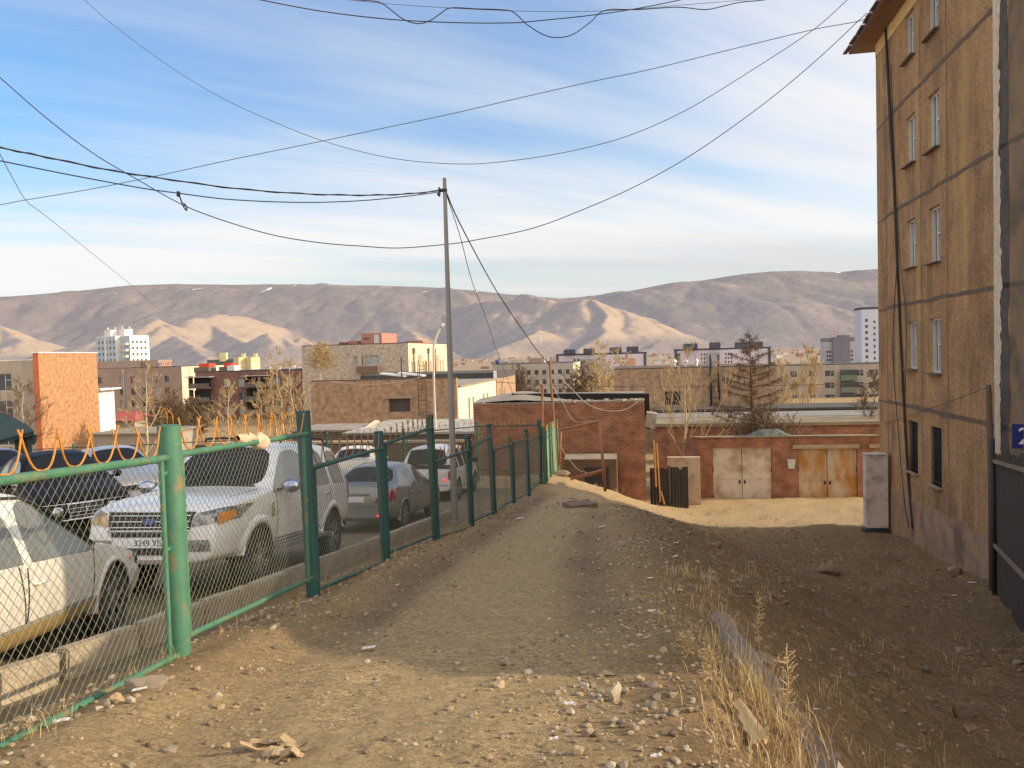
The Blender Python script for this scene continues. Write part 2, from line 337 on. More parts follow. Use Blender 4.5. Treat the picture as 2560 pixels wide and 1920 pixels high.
# ------------------------------------------------------------------ ground sheet
def make_ground():
    ys = [-3.0]
    while ys[-1] < 9000:
        y = ys[-1]; ys.append(y+max(.045, .0125*max(y, 0)+.0) if y < 60 else y*1.03)
    ys = np.array(ys)
    t = np.sinh(np.linspace(-2.1, 2.1, 420)); t = t/t.max()*1.7
    Y, T = np.meshgrid(ys, t, indexing='ij'); X = T*(np.maximum(Y, 0)+4.5)
    Z = ground_np(X, Y)
    n, m = Y.shape
    V = np.stack([X, Y, Z], -1).reshape(-1, 3)
    i = np.arange(n*m).reshape(n, m)
    F = np.stack([i[:-1, :-1], i[:-1, 1:], i[1:, 1:], i[1:, :-1]], -1).reshape(-1, 4)
    me = bpy.data.meshes.new('ground'); me.vertices.add(len(V)); me.vertices.foreach_set('co', V.ravel())
    me.loops.add(F.size); me.loops.foreach_set('vertex_index', F.ravel()); me.polygons.add(len(F))
    me.polygons.foreach_set('loop_start', np.arange(0, F.size, 4)); me.polygons.foreach_set('use_smooth', np.ones(len(F), bool)); me.update(); me.validate()
    # zones: r path, g lot, b lower bank
    fx = fence_x(Y); xc = np.interp(Y, [0, 3, 7, 12, 18, 24, 33], [.45, .62, 1.25, 1.9, 2.6, 3.0, 3.0])
    cx = track_x(Y)
    wob = .5*fbm(X*1.3, Y*1.3, 3)
    path = np.exp(-np.abs((X-cx+wob*.5)/1.15)**3)*(Y < 32)
    path = np.maximum(path, smooth((Y-24)/3)*smooth((38-Y)/3)*(X > fx+.3)*.8)
    path = np.maximum(path, smooth((4.6-Y)/.8)*.75*(X < .5)*(X > -2))
    lot = smooth((fx-1.0-X)/.4)*(Y < 45)
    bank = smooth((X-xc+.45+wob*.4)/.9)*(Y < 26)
    track = sum(np.exp(-((X-cx-q+.12*fbm(X*2, Y*.8, 2))/.27)**2) for q in (-.92, .92))*(Y < 25)*np.clip(.75+1.2*fbm(X*.5+9, Y*.45, 3), .1, 1.1)*(.15+.85*smooth((Y-4.6)/2))
    c = np.stack([path, lot, bank, track], -1).reshape(-1, 4)
    a = me.color_attributes.new('zone', 'FLOAT_COLOR', 'POINT'); a.data.foreach_set('color', c.ravel())
    m = bpy.data.materials.new('dirt'); m.use_nodes = True; nt, N, L = nodes_of(m); b = N['Principled BSDF']; b.inputs['Roughness'].default_value = 1; b.inputs['Specular IOR Level'].default_value = .15
    geo = N.new('ShaderNodeNewGeometry'); at_ = N.new('ShaderNodeAttribute'); at_.attribute_name = 'zone'; sp = N.new('ShaderNodeSeparateColor'); L.new(at_.outputs['Color'], sp.inputs[0])
    def nz(sc, det=8, ro=.65):
        t = N.new('ShaderNodeTexNoise'); t.inputs['Scale'].default_value = sc; t.inputs['Detail'].default_value = det; t.inputs['Roughness'].default_value = ro; L.new(geo.outputs['Position'], t.inputs['Vector']); return t.outputs[0]
    def rng(v, lo, hi, a=0., b=1.):
        r = N.new('ShaderNodeMapRange'); r.inputs[1].default_value = lo; r.inputs[2].default_value = hi; r.inputs[3].default_value = a; r.inputs[4].default_value = b; L.new(v, r.inputs[0]); return r.outputs[0]
    def mix(f, a, b, bl='MIX'):
        x = N.new('ShaderNodeMix'); x.data_type = 'RGBA'; x.blend_type = bl
        if isinstance(f, float): x.inputs[0].default_value = f
        else: L.new(f, x.inputs[0])
        for q, k in ((a, 6), (b, 7)):
            if isinstance(q, tuple): x.inputs[k].default_value = (*q, 1)
            else: L.new(q, x.inputs[k])
        return x.outputs[2]
    big = nz(.9, 5); mid = nz(7, 10, .78); fin = nz(55, 6, .8); vf = nz(210, 3, .8)
    base = mix(rng(big, .35, .65), (.30, .205, .115), (.36, .25, .14))
    pathc = mix(rng(mid, .35, .7), (.50, .385, .245), (.41, .31, .195))
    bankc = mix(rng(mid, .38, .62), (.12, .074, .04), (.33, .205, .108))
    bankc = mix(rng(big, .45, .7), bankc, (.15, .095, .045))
    lotc = mix(rng(mid, .3, .7), (.20, .165, .135), (.27, .225, .18))
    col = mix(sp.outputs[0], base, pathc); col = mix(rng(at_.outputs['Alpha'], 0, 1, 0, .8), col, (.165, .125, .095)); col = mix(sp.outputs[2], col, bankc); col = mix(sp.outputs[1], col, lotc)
    # speckle of small stones, light and dark
    col = mix(rng(fin, .55, .68, 0., .6), col, (.50, .40, .28)); col = mix(rng(fin, .46, .34, 0., .75), col, (.08, .055, .035))
    col = mix(rng(vf, .36, .64), mix(.42, col, (.03, .02, .015)), mix(.16, col, (.65, .53, .38)))
    # packed pebbles: every cell a stone of its own tone, standing a little proud
    hts = []
    for sc_, lo_, hi_, am in ((26, .62, 1.42, .55), (62, .60, 1.5, .75)):
        vo = N.new('ShaderNodeTexVoronoi'); vo.inputs['Scale'].default_value = sc_; vo.inputs['Randomness'].default_value = 1; L.new(geo.outputs['Position'], vo.inputs['Vector'])
        sp_ = N.new('ShaderNodeSeparateColor'); L.new(vo.outputs['Color'], sp_.inputs[0]); v_ = rng(sp_.outputs[0], 0, 1, lo_, hi_); cv = N.new('ShaderNodeCombineXYZ'); [L.new(v_, cv.inputs[k]) for k in range(3)]
        msk = N.new('ShaderNodeMath'); msk.operation = 'MULTIPLY'; L.new(rng(nz(1.7 if sc_ < 40 else 3.1, 4), .36, .62, .25, 1.), msk.inputs[0]); msk.inputs[1].default_value = am
        m2_ = N.new('ShaderNodeMath'); m2_.operation = 'MULTIPLY'; L.new(msk.outputs[0], m2_.inputs[0]); L.new(rng(sp.outputs[1], 0, 1, 1, .25), m2_.inputs[1])
        mm_ = N.new('ShaderNodeMix'); mm_.data_type = 'RGBA'; mm_.blend_type = 'MULTIPLY'; L.new(m2_.outputs[0], mm_.inputs[0]); L.new(col, mm_.inputs[6]); L.new(cv.outputs[0], mm_.inputs[7]); col = mm_.outputs[2]
        h_ = N.new('ShaderNodeMath'); h_.operation = 'MULTIPLY'; L.new(rng(vo.outputs['Distance'], 0, .6, 1, 0), h_.inputs[0]); L.new(m2_.outputs[0], h_.inputs[1]); hts.append((h_.outputs[0], 26/sc_))
    farm = N.new('ShaderNodeSeparateXYZ'); L.new(geo.outputs['Position'], farm.inputs[0]); col = mix(rng(farm.outputs[1], 90, 500), col, (.26, .205, .165))  # far ground tinted tan, distance haze put into the colour
    col = mix(1.0, col, (1.30, 1.23, 1.04), 'MULTIPLY')
    L.new(col, b.inputs['Base Color'])
    ad = N.new('ShaderNodeMath'); ad.operation = 'MULTIPLY_ADD'; L.new(fin, ad.inputs[0]); ad.inputs[1].default_value = .8; L.new(mid, ad.inputs[2])
    for hh_, k_ in hts:
        a2 = N.new('ShaderNodeMath'); a2.operation = 'MULTIPLY_ADD'; L.new(hh_, a2.inputs[0]); a2.inputs[1].default_value = .55*k_; L.new(ad.outputs[0], a2.inputs[2]); ad = a2
    bp = N.new('ShaderNodeBump'); bp.inputs['Strength'].default_value = .9; bp.inputs['Distance'].default_value = .05; L.new(ad.outputs[0], bp.inputs['Height'])
    L.new(bp.outputs[0], b.inputs['Normal'])
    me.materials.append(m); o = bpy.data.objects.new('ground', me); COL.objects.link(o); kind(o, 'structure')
make_ground()
# ------------------------------------------------------------------ hills
def horizon_y(px): return 883-ROLL*(px-1280)
def make_hills():
    px = np.arange(-700, 3300, 7.0)
    d = np.concatenate([np.linspace(1500, 3000, 24)[:-1], np.linspace(3000, 5400, 130)[:-1], np.linspace(5400, 8000, 60)])
    D, P = np.meshgrid(d, px, indexing='ij'); X = (P-1280)/2000*D; Y = D
    H = lambda p, py, dd: (horizon_y(p)-py)/2000*dd
    sk = np.array([(-700, 770), (-300, 760), (0, 742), (120, 733), (240, 722), (330, 712), (450, 708), (600, 713), (800, 717), (1000, 720), (1100, 724), (1200, 732), (1280, 742),
                   (1400, 752), (1490, 747), (1600, 728), (1690, 708), (1760, 703), (1850, 690), (1930, 680), (2000, 676), (2100, 680), (2200, 676), (2500, 670), (2900, 690), (3300, 700)], float)
    ys = np.interp(P, sk[:, 0], sk[:, 1])
    ztop = (horizon_y(P)-ys)/2000*7000
    Dw = D+500*fbm(X/1500, Y/1500, 3)
    f = np.clip((Dw-4250)/2750, 0, 1)
    edge = np.clip((7000-D)/400, 0, 1)
    Z = ztop*(1-(1-f)**1.35)-28*(1-f)**3
    gul = fbm(X/650+.3*Y/900, Y/1700, 5)
    Z = Z+150*gul*f*(1-f)*2.6*edge+60*(1-np.abs(2*vnoise(X/420+Y/1300, Y/2600)))*f*(1-f)*2
    Z = np.where(D > 7000, ztop-(D-7000)*.2, Z)
    def tent(pts, sl, wn=60):
        nonlocal Z
        Q = [((p-1280)/2000*dd, dd, H(p, py, dd)) for p, py, dd in pts]
        best = np.full(X.shape, -1e9)
        xx = X+wn*fbm(X/240, Y/240, 4); yy = Y+wn*fbm(X/240+50, Y/240, 4)
        for (x0, y0, z0), (x1, y1, z1) in zip(Q[:-1], Q[1:]):
            dx, dy = x1-x0, y1-y0; L2 = dx*dx+dy*dy+1e-9
            t = np.clip(((xx-x0)*dx+(yy-y0)*dy)/L2, 0, 1)
            dist = np.hypot(xx-x0-t*dx, yy-y0-t*dy)
            best = np.maximum(best, z0+t*(z1-z0)-sl*dist-sl*.0*dist)
        Z = np.maximum(Z, best+6*fbm(X/90, Y/90, 3))
    tent([(1100, 770, 5600), (1140, 763, 5300), (1200, 756, 5050), (1262, 748, 4850), (1308, 730, 4650), (1345, 742, 4550), (1400, 753, 4480), (1430, 748, 4430), (1474, 741, 4350)], .66)
    tent([(1474, 741, 4350), (1494, 748, 4420), (1540, 768, 4500), (1600, 788, 4600), (1650, 800, 4700), (1720, 815, 4850), (1830, 856, 5200)], .42, 35)
    tent([(1474, 741, 4350), (1512, 782, 4050), (1514, 815, 3800), (1496, 845, 3500), (1440, 876, 3250)], .58, 35)
    tent([(1650, 800, 4700), (1676, 818, 4350), (1678, 835, 4050), (1640, 860, 3650), (1600, 884, 3300)], .6, 35)
    tent([(1760, 832, 4700), (1700, 850, 4200), (1690, 866, 3800)], .3, 30)
    tent([(1350, 822, 3900), (1310, 848, 3500), (1240, 874, 3250)], .36, 30)
    tent([(940, 768, 5600), (1000, 790, 5100), (1040, 830, 4500), (1050, 860, 4000)], .42)
    tent([(330, 852, 4000), (366, 812, 4050), (393, 792, 4100), (450, 806, 4150), (480, 790, 4250), (540, 782, 4400), (590, 782, 4600), (660, 800, 4900)], .36, 45)
    tent([(393, 794, 4300), (430, 830, 3900), (480, 862, 3500), (520, 890, 3200)], .46, 35)
    tent([(500, 790, 4450), (570, 824, 4050), (640, 872, 3500)], .44, 35)
    tent([(640, 868, 3500), (674, 828, 3650), (690, 848, 3500)], .5, 20)
    tent([(690, 868, 3500), (710, 840, 3700), (735, 855, 3500)], .5, 20)
    tent([(735, 868, 3500), (758, 842, 3800), (790, 866, 3600)], .5, 20)
    tent([(-160, 800, 4300), (-60, 800, 4200), (20, 815, 4200), (60, 850, 4000)], .4)
    rid = (1-np.abs(2*vnoise(X/170+.25*fbm(X/300, Y/300, 2), Y/420)))**3*16+(1-np.abs(2*vnoise(X/75, Y/160+30)))**2*5
    Z = np.where(Z > 40, Z-rid*np.clip((Z-40)/90, 0, 1)*(D < 6700), Z)
    Z = np.maximum(Z, -45)
    n, m = D.shape; V = np.stack([X, Y, Z], -1).reshape(-1, 3); i = np.arange(n*m).reshape(n, m)
    F = np.stack([i[:-1, :-1], i[:-1, 1:], i[1:, 1:], i[1:, :-1]], -1).reshape(-1, 4)
    me = bpy.data.meshes.new('hills'); me.from_pydata(V.tolist(), [], F.tolist()); me.polygons.foreach_set('use_smooth', [True]*len(F))
    # tan grass on the low spurs, purple-brown larch wood on the plateau
    base = ztop*(1-(1-f)**1.35)
    dry = smooth((Z-base-22)/60)*smooth((5300-D)/500)
    dry = np.maximum(dry, smooth((3500-D)/500))*(1-.75*smooth((Z-330)/120))
    gx = np.gradient(Z, axis=1)/np.gradient(X, axis=1)
    dry = dry*(.12+.88*smooth((-gx+.10)/.25))  # grass on sunward slopes; dark wood also paints in the shaded flanks
    a = me.color_attributes.new('dry', 'FLOAT_COLOR', 'POINT'); a.data.foreach_set('color', np.stack([dry, f, f, np.ones_like(f)], -1).ravel())
    mt = bpy.data.materials.new('hill'); mt.use_nodes = True; nt, N, L = nodes_of(mt); b = N['Principled BSDF']; b.inputs['Roughness'].default_value = 1; b.inputs['Specular IOR Level'].default_value = 0
    geo = N.new('ShaderNodeNewGeometry'); at_ = N.new('ShaderNodeAttribute'); at_.attribute_name = 'dry'; sp = N.new('ShaderNodeSeparateColor'); L.new(at_.outputs['Color'], sp.inputs[0])
    def nz(sc, det=6, ro=.6):
        t = N.new('ShaderNodeTexNoise'); t.inputs['Scale'].default_value = sc; t.inputs['Detail'].default_value = det; t.inputs['Roughness'].default_value = ro; L.new(geo.outputs['Position'], t.inputs['Vector'])
        r = N.new('ShaderNodeMapRange'); r.inputs[1].default_value = .35; r.inputs[2].default_value = .65; L.new(t.outputs[0], r.inputs[0]); return r.outputs[0]
    def mix(f_, a_, b_):
        x = N.new('ShaderNodeMix'); x.data_type = 'RGBA'; L.new(f_, x.inputs[0])
        for q, k in ((a_, 6), (b_, 7)):
            if isinstance(q, tuple): x.inputs[k].default_value = (*q, 1)
            else: L.new(q, x.inputs[k])
        return x.outputs[2]
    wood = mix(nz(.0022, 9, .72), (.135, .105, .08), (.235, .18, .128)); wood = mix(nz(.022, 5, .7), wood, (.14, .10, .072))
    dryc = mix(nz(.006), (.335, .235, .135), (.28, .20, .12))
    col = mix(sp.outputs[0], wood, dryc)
    snow = N.new('ShaderNodeTexNoise'); snow.inputs['Scale'].default_value = .0045; snow.inputs['Detail'].default_value = 6; L.new(geo.outputs['Position'], snow.inputs['Vector'])
    sr = N.new('ShaderNodeMapRange'); sr.inputs[1].default_value = .685; sr.inputs[2].default_value = .71; L.new(snow.outputs[0], sr.inputs[0])
    sz = N.new('ShaderNodeSeparateXYZ'); L.new(geo.outputs['Position'], sz.inputs[0]); sr2 = N.new('ShaderNodeMapRange'); sr2.inputs[1].default_value = 420; sr2.inputs[2].default_value = 560; L.new(sz.outputs[2], sr2.inputs[0])
    mu = N.new('ShaderNodeMath'); mu.operation = 'MULTIPLY'; L.new(sr.outputs[0], mu.inputs[0]); L.new(sr2.outputs[0], mu.inputs[1])
    col = mix(mu.outputs[0], col, (.75, .72, .72))
    L.new(col, b.inputs['Base Color']); b.inputs['Emission Color'].default_value = (.385, .43, .55, 1); b.inputs['Emission Strength'].default_value = .37  # bluish emission paints in the distance haze
    bp = N.new('ShaderNodeBump'); bp.inputs['Strength'].default_value = .6; bp.inputs['Distance'].default_value = 14; t = N.new('ShaderNodeTexNoise'); t.inputs['Scale'].default_value = .02; t.inputs['Detail'].default_value = 5
    L.new(geo.outputs['Position'], t.inputs['Vector']); L.new(t.outputs[0], bp.inputs['Height']); L.new(bp.outputs[0], b.inputs['Normal'])
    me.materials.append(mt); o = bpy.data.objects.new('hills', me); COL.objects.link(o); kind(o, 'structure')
make_hills()

def far_settlement():
    rng = random.Random(77); mb = MB()
    for k in range(420):
        d = rng.uniform(900, 2900); px = rng.uniform(-100, 2300); p = spot_far(px, d); w, l, h = rng.uniform(5, 11), rng.uniform(5, 9), rng.uniform(2.5, 4.5); g = gz(p.x, p.y); m = rng.choice((0, 0, 1, 2, 3)); R = Matrix.Rotation(rng.uniform(-.4, .4), 3, 'Z')
        mb.box((p.x, p.y, g+h/2), (w, l, h), m, R); mb.box((p.x, p.y, g+h+.5), (w*1.06, l*1.06, 1.1), rng.choice((2, 3, 4)), R, .75)
    hz = dict(rough=.95, emit=((.36, .41, .53), .12), spec=.1)  # faint blue emission paints haze over the far houses
    o = mb.build('far_settlement', [mat('hut_white', (.52, .48, .44), **hz), mat('hut_tan', (.40, .30, .20), **hz), mat('hut_brown', (.22, .15, .11), **hz), mat('hut_red', (.34, .14, .10), **hz), mat('hut_green', (.18, .24, .20), **hz)]); kind(o, 'stuff'); o['label'] = 'far-off scatter of tiny houses on the plain at the foot of the hills'; o['category'] = 'settlement'
def spot_far(px, d): return at(px, horizon_y(px), d)
far_settlement()
# ------------------------------------------------------------------ green pipe fence
def green_paint():
    return mat('green_paint', (.042, .14, .085), (.07, .195, .115), scale=9, rough=.62, bump=.15, bscale=60, c3=(.22, .15, .07), s3=8, lo3=.54, hi3=.68, lo=.3, hi=.7)
M_GREEN = green_paint()
M_TEALSHADE = mat('teal_shade_paint', (.018, .088, .078), (.02, .06, .05), scale=6, rough=.6, bump=.15, bscale=60, c3=(.12, .085, .05), s3=9, lo3=.6, hi3=.72, stretch=(1, 1, .35))  # fence green with shade put into the colour; plain dark green on rear fence
M_WIRE = mat('mesh_wire', (.17, .17, .115), (.11, .12, .075), scale=20, rough=.6, metal=.3)
M_HOOP = mat('orange_rust_paint', (.55, .22, .015), (.42, .15, .015), scale=25, rough=.55)
M_HOOPD = mat('dull_shade_rust', (.26, .13, .045), (.18, .10, .04), scale=25, rough=.6)  # duller copy of the hoop orange, shade put into the colour
M_RUST = mat('rusty_pipe', (.30, .12, .055), (.20, .085, .045), scale=14, rough=.85, bump=.2)
def bil(A, B, C, D, s, t):  # A bottom-start, B bottom-end, C top-end, D top-start
    return (A*(1-s)+B*s)*(1-t)+(D*(1-s)+C*s)*t
def mesh_panel(A, B, C, D, pitch, r, seed=0):
    mb = MB(); W = (B-A).length; H = ((D-A).length+(C-B).length)/2
    n = (B-A).cross(D-A).normalized()
    def wire(p, q, off):
        pts = []
        k = 6
        for j in range(k+1):
            s = (p[0]+(q[0]-p[0])*j/k)/W; t = (p[1]+(q[1]-p[1])*j/k)/H
            w = .022*mnoise.noise(Vector((s*3+seed, t*2, seed)))+.008*mnoise.noise(Vector((s*9, t*9, seed)))
            du = .012*mnoise.noise(Vector((s*4, t*4+9, seed+5)))
            v = bil(A, B, C, D, min(1, max(0, s+du/W)), min(1, max(0, t-du/H)))
            pts.append(v+n*(w+off))
        mb.tube(pts, r, 4, 0, False, False)
    for sg in (1, -1):
        c = -H if sg == 1 else 0; end = W if sg == 1 else W+H
        c += pitch*.37
        while c < end:
            pts = []   # u = c + sg*v
            v0, v1 = 0., H
            if sg == 1: v0 = max(0, -c); v1 = min(H, W-c)
            else: v0 = max(0, c-W); v1 = min(H, c)
            if v1-v0 > .02: wire((c+sg*v0, v0), (c+sg*v1, v1), sg*r*.9)
            c += pitch
    return mb
def hoop_mb(p, ax, up, w, h, r):
    pts = []
    for j in range(15):
        a = -1+2*j/14.
        # open parabola whose tips bend slightly outwards
        x = (abs(a)**.62)*w*.5*math.copysign(1, a)*(1.06 if abs(a) > .9 else 1); z = abs(a)**1.7*h
        pts.append(p+ax*x+up*z)
    mb = MB(); mb.tube(pts, r, 6); return mb
UP = Vector((0, 0, 1))
def make_fence():
    root = thing('pipe_fence', 'green pipe fence with wire mesh and curved orange spikes between dirt path and parked cars', 'fence', tuple(PB[1]))
    for i, p in enumerate(POSTS):
        b = PB[i]; tp = at(p[3], p[4], p[2]) if i else Vector((b.x-.03, b.y, b.z+1.3))
        mb = MB(); b2 = b-UP*.25
        mb.tube([b2, b+(tp-b)*.5, tp], p[5]/2, 18)
        if i == 1: mb.tube([tp, tp+UP*.004], [p[5]/2*.99, p[5]/2*.85], 18)
        o = mb.build('post', [M_GREEN if i < 2 else M_TEALSHADE], root, sharp=40)
        # welded lugs
    # panels: (start post, top rail pixel start, end, bottom start/end height above foot, pitch)
    PAN = [((-640, 1268), (412, 1143)), ((446, 1140), (745, 1084)), ((795, 1172), (938, 1120)), ((957, 1112), (1070, 1068)), ((1096, 1156), (1164, 1124)),
           ((1180, 1118), (1216, 1090)), ((1238, 1126), (1270, 1110)), ((1284, 1108), (1311, 1098)), ((1324, 1106), (1347, 1087))]
    for i, (ra, rb) in enumerate(PAN):
        da, db = POSTS[i][2], POSTS[i+1][2]
        Pa, Pb = PB[i], PB[i+1]
        ax = (Pb-Pa); ax.z = 0; ax.normalize()
        ga = .13 if i else .1; gb = .13
        D = at(ra[0], ra[1], da) if i else Vector((Pa.x, Pa.y, -.40)); C = at(rb[0], rb[1], db)
        D = Vector((Pa.x, Pa.y, D.z))+ax*ga; C = Vector((Pb.x, Pb.y, C.z))-ax*gb
        A = Vector((D.x, D.y, Pa.z+(.10 if i not in (2, 4) else .06))); B = Vector((C.x, C.y, Pb.z+(.14 if i not in (2, 4) else .04)))
        if i == 1: B.z = Pb.z+.22; A.z = Pa.z+.13
        if i == 0: A.z = -1.42; B.z = Pb.z+.06
        mb = MB(); r = .02
        mt = M_GREEN if i < 2 else M_TEALSHADE
        mb.tube([D-ax*(ga-.05), C+ax*(gb-.04)], r*1.15, 8); mb.tube([A-ax*(.0 if i != 1 else ga*.6), B+ax*(gb-.06)], r, 8)
        mb.tube([A-UP*.02, D], r*.85, 8); mb.tube([B-UP*.02, C], r*.85, 8)
        for z in (.55, .93):    # tie plates to the posts
            q = B*(1-z)+C*z; mb.bar(q, q+ax*.12, .012, .02)
        fr = mb.build('panel_frame', [mt if i != 1 else M_GREEN], root, sharp=50)
        mesh_panel(A, B, C, D, .064 if i < 3 else .075, .0017 if i < 2 else .0019, i*3.1).build('wire_mesh', [M_WIRE], fr)
        W = (C-D).length; n = max(6, round(W/.26)); rail = (C-D).normalized()
        mh = M_HOOP if i < 2 else M_HOOPD
        for k in range(n):
            t = (k+.5)/n
            if i == 1 and k in (5,): pass
            h = .19+.02*random.uniform(-1, 1); tilt = random.uniform(-.03, .03)
            hoop_mb(D+(C-D)*t+UP*.02, rail, (UP+rail*tilt+Vector((random.uniform(-.06, .06), 0, 0))).normalized(), W/n*1.10, h, .005 if i < 2 else .006).build('spike_hoop', [mh], fr)
    # wires poking out of the first post
    t = at(418, 1062, 4.8)
    for dx, hh in ((.0, .11), (.035, .10)):
        mb = MB(); mb.tube([t+Vector((dx, 0, 0)), t+Vector((dx+.0, 0, hh*.6)), t+Vector((dx*.6-.025, 0, hh)), t+Vector((dx-.06, .02, hh*.55))], .003, 5); mb.build('bent_wire', [M_HOOP], root)
    return root
make_fence()
# cloth tied round the rail of the second panel
def make_rag():
    p = at(622, 1100, 6.0); ax = (PB[2]-PB[1]); ax.normalize()
    mb = MB()
    for (c, r, l, s) in ((p+ax*-.10, .04, .16, 1), (p+ax*.22, .066, .17, 2)):
        rows = []
        for j in range(10):
            t = j/9; rr = r*(math.sin(PI*(.12+.8*t))**.6)
            rows.append([c+ax*(t-.5)*2*l*.7+(Vector((1, 0, 0))*math.cos(a)+UP*math.sin(a))*(rr*(1+.35*mnoise.noise(Vector((math.cos(a)*2+s, math.sin(a)*2, t*6))))) for a in np.linspace(0, 2*PI, 18, endpoint=False)])
        mb.grid(rows, 0, True, True)
    mb.tube([p-ax*.05, p+UP*.03, p+ax*.12], .03, 8)
    solo(mb, 'tied_cloth', [mat('cloth_beige', (.62, .50, .36), (.48, .37, .26), scale=18, rough=.95, bump=.5, bscale=30)], 'knotted beige cloth wrapped around the top rail of the green pipe fence', 'cloth', p)
make_rag()
# lit corner panel that turns away from the path
def make_corner_fence():
    foot = [(1353, 1212, 26.0), (1378, 1190, 28.0), (1398, 1182, 30.0)]
    tops = [(1349, 1068), (1373, 1056), (1390, 1049)]
    B = [at(*f) for f in foot]; T = [at(t[0], t[1], f[2]) for t, f in zip(tops, foot)]
    root = thing('corner_fence', 'sunlit bright green fence panels at the far corner beyond the pipe fence', 'fence', tuple(B[1]))
    for i in (0, 1, 2):
        mb = MB(); off = Vector((.13, 0, 0)) if i == 0 else Vector((0, 0, 0))
        mb.tube([B[i]+off-UP*.2, T[i]+off], .055, 12); mb.build('post', [M_GREEN], root, sharp=40)
    for i in (0, 1):
        off = Vector((.2, .1, 0)) if i == 0 else Vector((.08, .1, 0))
        A, Bq, C, D = B[i]+off+UP*.1, B[i+1]-Vector((.06, .1, 0))+UP*.1, T[i+1]-Vector((.06, .1, .25)), T[i]+off-UP*.2
        mb = MB(); [mb.tube([p, q], .028, 8) for p, q in ((A, Bq), (Bq, C), (C, D), (D, A))]
        fr = mb.build('panel_frame', [M_GREEN], root)
        mesh_panel(A, Bq, C, D, .08, .0035, i*2+40).build('wire_mesh', [mat('pale_green_mesh', (.22, .30, .16), rough=.6)], fr)
        for k in range(7):
            hoop_mb(D+(C-D)*(k+.5)/7, (C-D).normalized(), UP, (C-D).length/6, .2, .009).build('spike_hoop', [M_HOOP], fr)
make_corner_fence()
# fence along the back of the car park
def make_rear_fence():
    P = [(1345, 26.1, .0), (1190, 29.5, 1054), (1005, 31.5, 1072), (812, 33, 1076), (620, 34.5, 1090), (430, 35.5, 1098), (280, 36.5, 1106), (176, 37, 1109), (20, 38, 1118)]
    root = None; pts = []
    for i, (px, d, ty) in enumerate(P):
        x = (px-1280)/2000*d; tz = at(px, ty, d).z if ty else -2.2
        pts.append((Vector((x, d, gz(x, d))), tz))
    root = thing('rear_fence', 'thin dark green wire fence with posts along the back of the car park', 'fence', tuple(pts[2][0]))
    for i, (b, tz) in enumerate(pts):
        mb = MB(); mb.tube([b-UP*.2, Vector((b.x, b.y, tz))], .06, 10)
        if i in (1, 2, 3): mb.tube([b+Vector((.13, 0, 0)), Vector((b.x+.13, b.y, tz-.1))], .02, 6)
        mb.build('post', [M_GREEN if i in (1, 6, 7) else M_TEALSHADE], root, sharp=40)
    for i in range(len(pts)-1):
        (a, za), (b, zb) = pts[i], pts[i+1]
        D = Vector((a.x, a.y, za-.18)); C = Vector((b.x, b.y, zb-.18)); mb = MB()
        mb.tube([D, C], .022, 6); mb.tube([D-UP*1.6, C-UP*1.6], .02, 6)
        fr = mb.build('panel_frame', [M_TEALSHADE], root)
        mesh_panel(D-UP*1.55, C-UP*1.55, C, D, .16, .003, 60+i).build('wire_mesh', [M_TEALSHADE], fr)
        n = int((C-D).length/.3); mb = MB()
        for k in range(n):
            pts_ = hoop_mb(D+(C-D)*(k+.5)/n, (C-D).normalized(), UP, .31, .22, .008); o = len(mb.v)
            mb.v += pts_.v; mb.f += [tuple(q+o for q in f) for f in pts_.f]; mb.m += pts_.m; mb.uv += pts_.uv; mb.s += pts_.s
        kind(mb.build('spike_hoops', [M_HOOPD], fr), 'stuff')
make_rear_fence()
